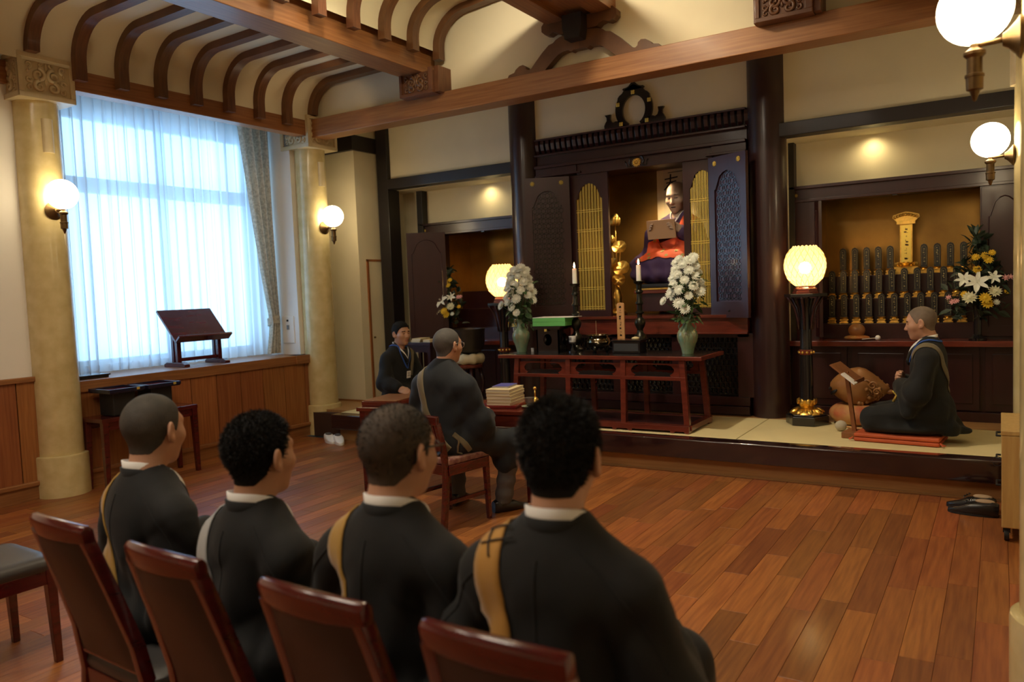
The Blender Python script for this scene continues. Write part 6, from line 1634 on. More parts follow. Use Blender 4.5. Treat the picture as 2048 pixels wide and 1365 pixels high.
# slatted chair of the chanter
K = thing('slatted_chair', 'cherry wood chair with a slatted back under the chanter', 'chair', (-3.10, 4.06, 0), math.radians(-10))
M['woven'] = mat('patterned_seat_cloth', (0.30, 0.17, 0.12), 0.85, col2=(0.16, 0.05, 0.05), nscale=34)
obj('seat', MB().span((-0.2, -0.17, 0.42), (0.2, 0.2, 0.462)), M['woven'], K, bevel=0.012, smooth=A60, seg=3)
obj('seat_frame', MB().span((-0.195, -0.18, 0.355), (0.195, -0.155, 0.42)).span((-0.195, 0.165, 0.355), (0.195, 0.19, 0.42)).span((-0.205, -0.17, 0.355), (-0.18, 0.18, 0.42)).span((0.18, -0.17, 0.355), (0.205, 0.18, 0.42)), M['cherry'], K, bevel=0.003)
for s in (-1, 1):
    obj('leg', MB().beam((s * 0.185, 0.175, 0.42), (s * 0.19, 0.185, 0), 0.036, 0.036, up=(0, 1, 0), w2=0.026, h2=0.026), M['cherry'], K, bevel=0.003)
    R = [[(s * 0.178 - 0.017, y - 0.018, z), (s * 0.178 + 0.017, y - 0.018, z), (s * 0.178 + 0.017, y + 0.018, z), (s * 0.178 - 0.017, y + 0.018, z)] for y, z in ((-0.215, 0), (-0.185, 0.25), (-0.175, 0.42), (-0.20, 0.57), (-0.235, 0.70))]
    obj('rear_leg', MB().rows(R, closed=True, cap=True), M['cherry'], K, bevel=0.004, smooth=A60)
    obj('stretcher', MB().span((s * 0.182 - 0.009, -0.17, 0.17), (s * 0.182 + 0.009, 0.17, 0.195)), M['cherry'], K)
obj('top_rail', MB().beam((-0.195, -0.242, 0.715), (0.195, -0.242, 0.715), 0.03, 0.06), M['cherry'], K, bevel=0.008)
obj('lower_rail', MB().beam((-0.17, -0.19, 0.53), (0.17, -0.19, 0.53), 0.022, 0.035), M['cherry'], K, bevel=0.004)
for k in range(7): obj('slat', MB().beam((-0.135 + 0.045 * k, -0.19, 0.54), (-0.135 + 0.045 * k, -0.238, 0.69), 0.020, 0.012, up=(0, 1, 0)), M['cherry'], K, bevel=0.002)

# light wood cabinet on castors by the far column
c = thing('rolling_cabinet', 'light oak rolling cabinet at the dais end beside the cream column', 'cabinet', (0.115, 5.36, 0))
M['oak'] = mat('light_oak', (0.56, 0.37, 0.13), 0.5, col2=(0.46, 0.28, 0.09), nscale=5, stretch=(9, 9, 0.7))
obj('body', MB().span((-0.115, -0.33, 0.08), (0.15, 0.33, 0.60)), M['oak'], c, bevel=0.004)
obj('top', MB().span((-0.118, -0.335, 0.60), (0.155, 0.335, 0.625)), M['oak'], c, bevel=0.004)
obj('end_panel', MB().span((-0.112, -0.338, 0.085), (0.148, -0.332, 0.595)), M['oak'], c, bevel=0.002)
for sx in (-0.09, 0.12):
    for sy in (-0.29, 0.29): obj('castor', MB().lathe([(0.0, -0.012), (0.034, -0.012), (0.036, 0), (0.034, 0.012), (0, 0.012)], n=16, axis='X', c=(sx, sy, 0.036)).span((sx - 0.018, sy - 0.02, 0.05), (sx + 0.018, sy + 0.02, 0.081)), M['matte_black'], c, smooth=A60)
for z in (0.22, 0.38, 0.52): obj('drawer_handle', MB().tube([(-0.118, 0.10, z), (-0.14, 0.10, z), (-0.14, 0.22, z), (-0.118, 0.22, z)], 0.006, 6), M['matte_black'], c)
o = obj('cable_loop', MB().tube([(-0.022 - 0.028 * math.cos(a), 5.84 + 0.006 * math.sin(a), 0.285 + 0.03 * math.sin(a)) for a in [PI * 1.9 * k / 20 for k in range(21)]], 0.0018, 5), M['matte_black'], smooth=True); tag(o, 'thin black cable loop hanging from the oak cabinet at the dais edge', 'cable')

# shoes
def shoe_mesh(L_, w, h, open_z):
    R = []
    for j in range(19):
        u = j / 18; y = -L_ / 2 + L_ * u
        ww = w / 2 * (0.72 + 0.28 * math.sin(PI * min(1, u * 1.15))) * (1 if u < 0.72 else math.sqrt(max(0.0, 1 - ((u - 0.72) / 0.285) ** 2)) * 0.98 + 0.02) * (1 if u > 0.08 else 0.75 + u * 3.1)
        hh = float(np.interp(u, [0, 0.12, 0.35, 0.55, 0.75, 1.0], [h * 0.85, h, h * 0.92, h * 0.80, h * 0.50, h * 0.28]))
        rw = []
        for k in range(16):
            a = 2 * PI * k / 16
            x = ww * math.copysign(abs(math.cos(a)) ** 0.7, math.cos(a)); z = hh / 2 + hh / 2 * math.copysign(abs(math.sin(a)) ** 0.55, math.sin(a))
            rw.append((x, y, max(0.0, z)))
        R.append(rw)
    return MB().rows(R, closed=True, cap=True)
def shoe(name, x, y, r, L_, w, h, m, lining, label, group, laces=False):
    t = thing(name, label, 'shoe', (x, y, 0.001), r, group)
    obj('upper', shoe_mesh(L_, w, h, 0), m, t, smooth=A60)
    obj('sole', MB().rows([[(p[0] * 1.04, p[1] * 1.02, z) for p in [(w / 2 * math.cos(2 * PI * k / 20) * 0.92, L_ / 2 * math.sin(2 * PI * k / 20), 0) for k in range(20)]] for z in (0.0, 0.014)], closed=True, cap=True), M['matte_black'] if m is M['shoe_black'] else m, t)
    obj('opening', MB().ell((0, -L_ * 0.24, h * 0.93), (w * 0.33, L_ * 0.20, h * 0.14), 18, 8), lining, t, smooth=True)
    if laces:
        mb = MB()
        for k in range(3): mb.tube([(-w * 0.2, L_ * (0.02 + 0.05 * k), h * (0.98 - 0.09 * k)), (0, L_ * (0.035 + 0.05 * k), h * (1.06 - 0.10 * k)), (w * 0.2, L_ * (0.02 + 0.05 * k), h * (0.98 - 0.09 * k))], 0.004, 5)
        obj('laces', mb, m, t, smooth=True)
    return t
shoe('leather_shoe', -0.165, 5.665, math.radians(80), 0.275, 0.098, 0.095, M['shoe_black'], M['shoe_lining'], 'black leather shoe standing nearer to the dais', 'black leather shoes by the cabinet', True)
shoe('leather_shoe', -0.150, 5.545, math.radians(84), 0.275, 0.098, 0.095, M['shoe_black'], M['shoe_lining'], 'black leather shoe standing farther from the dais', 'black leather shoes by the cabinet', True)
shoe('white_slipper', -5.93, 5.79, math.radians(-120), 0.27, 0.10, 0.085, M['shoe_white'], M['trousers'], 'white slip-on shoe next to the column base', 'white slip-on shoes by the dais')
shoe('white_slipper', -5.79, 5.775, math.radians(-126), 0.27, 0.10, 0.085, M['shoe_white'], M['trousers'], 'white slip-on shoe farther from the column base', 'white slip-on shoes by the dais')
# ------------------------------------------------------------------ people
def head_parts(root, hp, R, hair, rnd, w=1.0, fore=0.062, nape=-0.078, eyes=True, brow=True, neck_to=None):
    """Head with ears, face and neck (returned as arrays for the body mesh) plus hair, eyes and brows as children."""
    R = np.array(R, F32); hp = np.array(hp, F32)
    Vt, Q = polygonise(lambda P: head_skin(P, w), (-0.105, -0.125, -0.215), (0.105, 0.135, 0.125), 0.0042)
    cen = Vt[Q].mean(1); mi = np.zeros(len(Q))
    lip = (cen[:, 1] > 0.078) & (np.abs(cen[:, 0]) < 0.023) & (cen[:, 2] < -0.058) & (cen[:, 2] > -0.082)
    mi[lip] = 1
    if brow:
        bz = 0.021 + 0.004 * np.cos(np.abs(cen[:, 0]) * 60)
        mi[(cen[:, 1] > 0.055) & (np.abs(cen[:, 0]) > 0.014) & (np.abs(cen[:, 0]) < 0.050) & (np.abs(cen[:, 2] - bz) < 0.0048)] = 2
        mi[(cen[:, 1] > 0.06) & (np.abs(np.abs(cen[:, 0]) - 0.031) < 0.014) & (np.abs(cen[:, 2] + 0.0015) < 0.0024)] = 2
    if hair:
        kind, t, top, ns, ln = hair
        f = hair_sdf(t, fore, nape, w, top, 0.0004)
        e = t + top + 0.012
        Hv, Hq = polygonise(f, (-0.09 - e, -0.115 - e, -0.10), (0.09 + e, 0.10 + e, 0.115 + e), 0.0042)
        hm = np.zeros(len(Hq))
        if ns:
            X, XQ = strands(Hv, f, ns, ln, rnd)
            Hq = np.concatenate([Hq, XQ + len(Hv)]); Hv = np.concatenate([Hv, X]); hm = np.concatenate([hm, np.ones(len(XQ))])
        np_obj('hair', Hv @ R.T + hp, Hq, [M[kind], M['hair_strand']], root, hm)
    return Vt @ R.T + hp, Q, mi

def join(parts):
    V_, Q_, M_ = [], [], []; b = 0
    for v, q, m in parts:
        V_.append(np.asarray(v, F32)); Q_.append(np.asarray(q) + b); M_.append(m if isinstance(m, np.ndarray) else np.full(len(q), float(m))); b += len(v)
    return np.concatenate(V_), np.concatenate(Q_), np.concatenate(M_)

def frame3(fwd, up):
    y = Vector(fwd).normalized(); z = Vector(up); z = (z - y * z.dot(y)).normalized(); x = y.cross(z)
    return np.array([[x.x, y.x, z.x], [x.y, y.y, z.y], [x.z, y.z, z.z]], dtype=F32)
def put_hand(p, fwd, up, left=False, c=0.62):
    v, q = HANDS[c]; v = v.copy(); q = q.copy()
    if left: v[:, 0] *= -1; q = q[:, ::-1]
    return v @ frame3(fwd, up).T + np.array(p, F32), q, 0.0

def folds(P, amp, seed):
    s = seed * 1.7
    x, y, z = P[:, 0], P[:, 1], P[:, 2]
    a = np.sin(34 * x + 5 * np.sin(7 * z + s) + 9 * y + s) * np.sin(6.5 * z + 8 * x + s * 2)
    b = np.sin(21 * (x + z * 0.6) + 4 * np.sin(9 * y + s) + 2 * s)
    c = np.sin(48 * (y - z * .5) + 6 * np.sin(8 * x + s))
    e = (1 - np.abs(np.sin(8.5 * np.abs(x) + 6.0 * z + 1.2 * np.sin(6 * y + s) + s))) ** 5
    g = (1 - np.abs(np.sin(13 * np.abs(x) - 4.5 * z + 1.5 * np.sin(9 * z + s) + 2.3 * s))) ** 6
    return amp * (a * 0.7 + b * 0.5 + c * 0.25 + e * 0.75 + g * 0.6)

def collar_pts(neck, back_r, drop, side=0.076, open_x=0.012, low=0.16):
    nx, ny, nz = neck
    return [(nx - open_x + 0.02, ny + 0.115, nz - low), (nx - 0.035, ny + 0.100, nz - low * 0.55), (nx - side, ny + 0.045, nz - drop * 0.9), (nx - side * 0.95, ny - 0.03, nz - drop * 0.2), (nx - side * 0.55, ny - back_r * 0.88, nz), (nx, ny - back_r, nz),
            (nx + side * 0.55, ny - back_r * 0.88, nz), (nx + side * 0.95, ny - 0.03, nz - drop * 0.2), (nx + side, ny + 0.045, nz - drop * 0.9), (nx + 0.035, ny + 0.100, nz - low * 0.55), (nx + open_x - 0.005, ny + 0.118, nz - low)]
def collars(root, neck, robe_mat, white=True, lift=0.0, back_r=0.086):
    p = [(a, b, c - 0.012) for a, b, c in collar_pts(neck, back_r, 0.035)]
    H_ = [(0, 0.012, 0.035)] * 2 + [(0, 0.004, 0.045)] + [(0, -0.004, 0.05)] * 5 + [(0, 0.004, 0.045)] + [(0, 0.012, 0.035)] * 2
    cx, cy = neck[0], neck[1]
    v, q = band(p, H_, 0.009); np_obj('collar', v, q, robe_mat, root)
    if white:
        p2 = [(cx + (a - cx) * 0.93, cy + (b - cy) * 0.93, c + 0.018) for a, b, c in p]
        v, q = band(p2, [(a, b, c + 0.004) for a, b, c in H_], 0.005); np_obj('white_collar', v, q, M['white_cloth'], root)

def strap(root, f, path, width, m, name='stole', flare=None):
    v, q = ribbon(f, path, width, flare=flare); return np_obj(name, v, q, m, root)

def glasses(root, hp, R, m=None, side_only=False, r=0.0026):
    mb = MB(); hp = Vector(hp); Rm = Matrix(R.tolist())
    T_ = lambda p: tuple(hp + Rm @ Vector(p))
    for s in (-1, 1):
        mb.tube([T_((s * 0.084, -0.012, 0.004)), T_((s * 0.083, 0.012, 0.012)), T_((s * 0.078, 0.06, 0.010)), T_((s * 0.066, 0.094, 0.008))], r, 6)
        mb.tube([T_((s * 0.083, -0.012, 0.006)), T_((s * 0.084, -0.026, -0.006)), T_((s * 0.082, -0.034, -0.022))], r, 6)
        mb.tube([T_((s * 0.034 + 0.027 * math.cos(a), 0.104 - 0.006 * abs(math.cos(a) + s * 0.0) - 0.006 * (s * math.cos(a) > 0), -0.004 + 0.019 * math.sin(a))) for a in [2 * PI * k / 20 for k in range(20)]], r * 0.9, 6, closed=True)
    mb.tube([T_((-0.010, 0.108, 0.002)), T_((0, 0.111, 0.005)), T_((0.010, 0.108, 0.002))], r, 6)
    return obj('glasses', mb, m or M['spectacle'], root, smooth=True)

def seated_monk(label, x, y, rz, H, seed, hair, sash, width=1.0, head_yaw=0.0, head_pitch=0.05, robe='robe', collar_white=True, w=1.0, seat=0.462, spec=None, lean=0.0, legs=False, gl=None, steep=False, fold=0.012, fore=0.062, sash_w=0.055, arm=0.0):
    root = thing('person', label, 'person', (x, y, 0), rz)
    hz = H - 0.113                                   # skull centre
    hp = (0.0, 0.03 + lean, hz); Rh = rot(head_yaw, head_pitch)
    nk = (0.0, 0.005 + lean, hz - 0.150)               # collar at the nape
    sh = hz - 0.235; W_ = width
    def f(P):
        S_ = np.concatenate([np.abs(P[:, :1]), P[:, 1:]], 1)
        d = d_ell(P, (0, -0.005 + lean * .6, (sh + seat) / 2 + 0.04), (0.185 * W_, 0.125, (sh - seat) / 2 + 0.10))
        d = smin(d, d_cap(S_, (0, -0.015 + lean, sh - 0.010), (0.150 * W_, -0.012 + lean, sh - 0.035), 0.086, 0.066), 0.06)
        d = smin(d, d_cap(S_, (0.02, -0.010 + lean, sh + 0.040), (0.15 * W_, -0.01 + lean, sh - 0.015), 0.050, 0.054), 0.05)
        d = smin(d, d_cap(P, (0, -0.004 + lean, sh - 0.02), (0, 0.004 + lean, sh + 0.080), 0.105, 0.072), 0.03)
        d = smin(d, d_ell(S_, (0.09, -0.02, seat + 0.06), (0.125 * W_, 0.15, 0.11)), 0.05)
        d = smin(d, d_cap(S_, (0.095, 0.02, seat + 0.075), (0.115, 0.43, seat + 0.075), 0.105, 0.092), 0.05)
        d = smin(d, d_cap(S_, (0.112, 0.43, seat + 0.06), (0.115, 0.455, 0.20), 0.092, 0.110), 0.05)
        d = smin(d, d_ell(P, (0, 0.25, seat + 0.05), (0.14, 0.24, 0.085)), 0.05)
        a = d_cap(S_, (0.165 * W_, -0.012 + lean, sh - 0.042), (0.195 * W_ + arm, 0.010 + lean, sh - 0.27), 0.072, 0.086)
        a = smin(a, d_cap(S_, (0.195 * W_ + arm, 0.02 + lean, sh - 0.27), (0.125, 0.255, seat + 0.205), 0.086, 0.070), 0.05)
        a = smin(a, d_cap(S_, (0.195 * W_ + arm, 0.06 + lean, sh - 0.30), (0.19, 0.20, seat + 0.10), 0.070, 0.055), 0.06)
        d = smin(d, a, 0.026)
        dd = d + folds(P, fold, seed) * np.clip((sh + 0.04 - P[:, 2]) / 0.12, 0.15, 1)
        back = np.exp(-((S_[:, 0] - 0.118 * W_ - 0.10 * np.clip(sh - P[:, 2], 0, .4)) / 0.016) ** 2) * np.clip((sh - 0.02 - P[:, 2]) / 0.1, 0, 1) * (P[:, 1] < 0.0)
        dd = dd + 0.013 * back
        dd = smax(dd, 0.13 - P[:, 2], 0.01)
        return smax(dd, -d_cap(P, (nk[0], nk[1] + 0.03, nk[2] + 0.012), (nk[0], nk[1] + 0.05, nk[2] + 0.14), 0.046, 0.080), 0.012)
    Vt, Q = polygonise(f, (-0.40 - arm, -0.24, 0.10), (0.40 + arm, 0.60, sh + 0.15), 0.0125)
    np_obj('robe', Vt, Q, M[robe], root)
    parts = [head_parts(root, hp, Rh, hair, seed, w, fore=fore)]
    def body(P):
        S_ = np.concatenate([np.abs(P[:, :1]), P[:, 1:]], 1)
        d = d_cap(P, (0, 0.03, seat + 0.12), (0, 0.015 + lean, sh - 0.05), 0.09, 0.07)
        d = smin(d, d_cap(P, (0, 0.012 + lean, sh - 0.03), (0, 0.012 + lean, hz - 0.13), 0.052, 0.048), 0.04)
        d = smin(d, d_cap(S_, (0.05, lean + 0.01, sh - 0.04), (0.15 * W_, lean, sh - 0.05), 0.042, 0.040), 0.05)
        d = smin(d, d_cap(S_, (0.155 * W_, lean, sh - 0.05), (0.185 * W_, 0.03 + lean, sh - 0.28), 0.045, 0.037), 0.03)
        d = smin(d, d_cap(S_, (0.185 * W_, 0.03 + lean, sh - 0.28), (0.075, 0.305, seat + 0.205), 0.037, 0.026), 0.03)
        d = smin(d, d_cap(S_, (0.08, 0.03, seat + 0.085), (0.10, 0.42, seat + 0.075), 0.075, 0.055), 0.05)
        d = smin(d, d_cap(S_, (0.10, 0.42, seat + 0.07), (0.105, 0.40, 0.10), 0.05, 0.035), 0.03)
        return smin(d, d_cap(S_, (0.105, 0.39, 0.055), (0.115, 0.54, 0.035), 0.036, 0.030), 0.02)
    bv, bq = polygonise(body, (-0.32, -0.16, -0.02), (0.32, 0.62, hz - 0.10), 0.016)
    parts.append((bv, bq, 0.0))
    parts.append(put_hand((0.075, 0.325, seat + 0.20), (-0.75, 0.62, -0.2), (0.2, 0.3, 1)))
    parts.append(put_hand((-0.075, 0.33, seat + 0.195), (0.75, 0.62, -0.2), (-0.2, 0.3, 1), True))
    v, q, mi = join(parts); np_obj('body', v, q, [M['skin'], M['lip'], M['hair']], root, mi)
    collars(root, nk, M[robe], collar_white)
    for s in (-1, 1):
        sv, sq = [], []
        shoe_ = shoe_mesh(0.26, 0.095, 0.085, 0)
        o = obj('shoe', shoe_, M['shoe_black'], root, loc=(s * 0.115, 0.47, 0.0), rot=-s * 0.12, smooth=A60)
    if sash:
        m, wd = sash
        strap(root, f, [(-0.03, 0.16, sh - 0.22), (-0.085, 0.11, sh - 0.08), (-0.105, 0.05, sh + 0.02), (-0.108, -0.01, sh + 0.055)] + ([(-0.118, -0.06, sh + 0.03), (-0.112, -0.11, sh - 0.06), (-0.085, -0.14, sh - 0.17), (-0.035, -0.14, sh - 0.29), (0.03, -0.15, sh - 0.40), (0.075, -0.16, sh - 0.46)] if steep else [(-0.102, -0.06, sh + 0.03), (-0.084, -0.11, sh - 0.06), (-0.052, -0.14, sh - 0.17), (-0.002, -0.14, sh - 0.29), (0.06, -0.15, sh - 0.40), (0.10, -0.16, sh - 0.46)]), wd * 1.25, M[m])
    v, q = ribbon(f, [(0, -0.09 + lean, sh + 0.04), (0, -0.14, sh - 0.12), (0, -0.15, sh - 0.3), (0, -0.17, seat + 0.08)], 0.005, off=0.0005, thick=0.0012)
    np_obj('back_seam', v, q, M[robe], root)
    for s in (-1, 1):
        v, q = ribbon(f, [(s * 0.075, -0.055 + lean, sh + 0.05), (s * 0.13 * W_, -0.07 + lean, sh + 0.02), (s * 0.20 * W_, -0.065 + lean, sh - 0.05), (s * 0.25 * W_, -0.05, sh - 0.16)], 0.005, off=0.0005, thick=0.0012)
        np_obj('shoulder_seam', v, q, M[robe], root)
    if gl: glasses(root, hp, Rh, M[gl])
    return root, f, hp, Rh

seated_monk('seated monk with a close-cropped head and a mustard stole, nearest the window', -2.34, 1.475, -0.10, 1.214, 1, ('hair_crop', 0.0022, 0.001, 0, 0), ('sash_mustard', 0.056), 0.98, head_yaw=0.30, head_pitch=0.04, fore=0.068)
seated_monk('seated young monk with thick black hair and a grey stole over a black robe', -1.785, 1.44, -0.06, 1.180, 2, ('hair', 0.003, 0.006, 9000, 0.012), ('sash_grey', 0.052), 0.88, head_yaw=0.05, head_pitch=0.0, w=0.90)
seated_monk('seated monk with thinning cropped hair, black glasses and a mustard stole', -1.262, 1.43, 0.0, 1.232, 3, ('hair_thin', 0.003, 0.003, 4200, 0.005), ('sash_mustard', 0.055), 0.96, head_yaw=-0.04, head_pitch=0.06, gl='spectacle', w=1.0)
_r = seated_monk('seated monk with short bristly black hair and an amber stole, closest to the drummer', -0.792, 1.41, 0.06, 1.262, 4, ('hair', 0.005, 0.008, 11000, 0.013), ('sash_amber', 0.058), 1.0, head_yaw=0.08, head_pitch=0.02, w=0.94, arm=0.035, steep=True)
root, f = _r[0], _r[1]
mb = MB()
for k, (a, b) in enumerate((((-0.15, -0.02, 0.985), (-0.07, -0.05, 1.0)), ((-0.15, -0.05, 0.955), (-0.06, -0.075, 0.99)), ((-0.14, -0.03, 0.99), (-0.12, -0.09, 0.95)))):
    pts = settle(f, [[a[i] + (b[i] - a[i]) * t / 8 for i in range(3)] for t in range(9)], 0.009)
    mb.tube([tuple(p) for p in pts], 0.0022, 5)
obj('knotted_cord', mb, M['matte_black'], root, smooth=True)

# the chanter on the slatted chair: robe to the knee over grey trousers, forearms on the desk side
def chanter():
    root = thing('person', 'chanter with greying cropped hair and glasses on the slatted chair at the desk', 'person', (-3.115, 4.085, 0), math.radians(3))
    H = 1.275; seat = 0.465; hz = H - 0.113; sh = hz - 0.235
    hp = (0.01, 0.05, hz); Rh = rot(-0.24, 0.03); nk = (0, 0.018, hz - 0.152)
    def f(P):
        S_ = np.concatenate([np.abs(P[:, :1]), P[:, 1:]], 1)
        d = d_ell(P, (0, 0.0, (sh + seat) / 2 + 0.04), (0.20, 0.138, (sh - seat) / 2 + 0.12))
        d = smin(d, d_cap(S_, (0, -0.01, sh - 0.008), (0.160, -0.005, sh - 0.04), 0.088, 0.068), 0.06)
        d = smin(d, d_cap(S_, (0.02, -0.003, sh + 0.042), (0.15, 0.0, sh - 0.012), 0.052, 0.056), 0.05)
        d = smin(d, d_cap(P, (0, 0.004, sh - 0.02), (0, 0.016, sh + 0.080), 0.105, 0.072), 0.03)
        d = smin(d, d_ell(P, (0, -0.02, seat + 0.06), (0.215, 0.16, 0.12)), 0.05)
        for kx, ky, sg in ((0.31, 0.31, 1), (-0.15, 0.36, -1)):
            d = smin(d, d_cap(P, (sg * 0.10, 0.02, seat + 0.075), (kx, ky, seat + 0.02), 0.11, 0.085), 0.05)
            d = smin(d, d_cap(P, (kx, ky, seat + 0.01), (kx - sg * 0.03, ky - 0.01, seat - 0.11), 0.085, 0.092), 0.04)
        d = smin(d, d_ell(P, (0.10, 0.20, seat + 0.03), (0.20, 0.20, 0.10)), 0.05)
        d = smin(d, d_ell(P, (-0.16, -0.05, seat - 0.02), (0.07, 0.10, 0.11)), 0.04)
        a = d_cap(S_, (0.178, 0.0, sh - 0.04), (0.225, 0.05, sh - 0.27), 0.076, 0.090)
        a = smin(a, d_cap(S_, (0.225, 0.06, sh - 0.28), (0.12, 0.30, seat + 0.18), 0.088, 0.072), 0.05)
        a = smin(a, d_cap(S_, (0.22, 0.10, sh - 0.32), (0.19, 0.24, seat + 0.06), 0.075, 0.055), 0.06)
        d = smin(d, a, 0.028)
        d = d + folds(P, 0.009, 6) * np.clip((sh + 0.04 - P[:, 2]) / 0.12, 0.15, 1)
        b = np.exp(-((S_[:, 0] - 0.135 - 0.09 * np.clip(sh - P[:, 2], 0, .4)) / 0.016) ** 2) * np.clip((sh - 0.02 - P[:, 2]) / 0.1, 0, 1) * (P[:, 1] < 0.02)
        d = d + 0.010 * b
        return smax(d, -d_cap(P, (nk[0], nk[1] + 0.03, nk[2] + 0.012), (nk[0], nk[1] + 0.05, nk[2] + 0.14), 0.046, 0.080), 0.012)
    v, q = polygonise(f, (-0.42, -0.26, 0.26), (0.46, 0.52, sh + 0.15), 0.0125); np_obj('robe', v, q, M['robe_blue'], root)
    parts = [head_parts(root, hp, Rh, ('hair_grey', 0.0018, 0.0, 0, 0), 6, 1.0, fore=0.082)]
    def body(P):
        S_ = np.concatenate([np.abs(P[:, :1]), P[:, 1:]], 1)
        d = d_cap(P, (0, 0.03, seat + 0.12), (0, 0.015, sh - 0.05), 0.09, 0.07)
        d = smin(d, d_cap(P, (0, 0.015, sh - 0.03), (0, 0.025, hz - 0.13), 0.052, 0.048), 0.04)
        d = smin(d, d_cap(S_, (0.05, 0, sh - 0.02), (0.175, 0, sh - 0.04), 0.05, 0.042), 0.05)
        d = smin(d, d_cap(S_, (0.17, 0, sh - 0.05), (0.215, 0.06, sh - 0.28), 0.045, 0.037), 0.03)
        return smin(d, d_cap(S_, (0.215, 0.06, sh - 0.28), (0.07, 0.37, seat + 0.205), 0.037, 0.026), 0.03)
    bv, bq = polygonise(body, (-0.32, -0.16, 0.3), (0.32, 0.45, hz - 0.10), 0.016); parts.append((bv, bq, 0.0))
    parts.append(put_hand((0.085, 0.36, seat + 0.205), (-0.7, 0.66, -0.2), (0.2, 0.3, 1)))
    parts.append(put_hand((-0.085, 0.365, seat + 0.20), (0.7, 0.66, -0.2), (-0.2, 0.3, 1), True))
    v, q, mi = join(parts); np_obj('body', v, q, [M['skin'], M['lip'], M['hair']], root, mi)
    def tr(P):
        S_ = np.concatenate([np.abs(P[:, :1]), P[:, 1:]], 1)
        d = None
        for kx, ky, fx, fy, sg in ((0.31, 0.31, 0.25, 0.29, 1), (-0.155, 0.36, -0.165, 0.345, -1)):
            e = smin(d_cap(P, (sg * 0.10, 0.05, seat + 0.07), (kx, ky, seat + 0.01), 0.075, 0.062), d_cap(P, (kx, ky, seat + 0.0), (fx, fy, 0.075), 0.070, 0.060), 0.03)
            d = e if d is None else smin(d, e, 0.03)
        return smax(d + 0.004 * np.sin(P[:, 2] * 70 + 8 * P[:, 0]), 0.055 - P[:, 2], 0.005)
    v, q = polygonise(tr, (-0.28, -0.05, 0.03), (0.42, 0.47, seat + 0.16), 0.0125); np_obj('trousers', v, q, M['trousers'], root)
    for sx, sy, sr in ((0.275, 0.345, -0.55), (-0.17, 0.40, 0.15)): obj('shoe', shoe_mesh(0.27, 0.10, 0.09, 0), M['shoe_black'], root, loc=(sx, sy, 0.0), rot=sr, smooth=A60)
    collars(root, nk, M['robe_blue'], False)
    strap(root, f, [(-0.085, 0.12, sh - 0.10), (-0.112, 0.05, sh + 0.02), (-0.118, -0.01, sh + 0.055), (-0.115, -0.07, sh + 0.02), (-0.10, -0.13, sh - 0.08), (-0.06, -0.15, sh - 0.20), (0.0, -0.15, sh - 0.30), (0.06, -0.15, sh - 0.385), (0.115, -0.15, sh - 0.43)], 0.062, M['sash_olive'])
    strap(root, f, [(0.13, -0.11, sh - 0.33), (0.165, -0.08, sh - 0.38), (0.185, -0.04, sh - 0.42)], 0.034, M['sash_olive'], 'stole_end')
    cord = settle(f, [(0.155 + 0.015 * math.sin(k * 1.3), -0.12 + 0.008 * k, sh - 0.34 - 0.022 * k) for k in range(9)], 0.006)
    obj('braided_cord', MB().tube([tuple(p) for p in cord], 0.0065, 6), M['sash_olive'], root, smooth=True)
    glasses(root, hp, Rh, M['steel'], r=0.0018)
    cuff = settle(f, [(0.20, 0.30, seat + 0.20), (0.16, 0.36, seat + 0.15)], 0.0)
    return root
chanter()

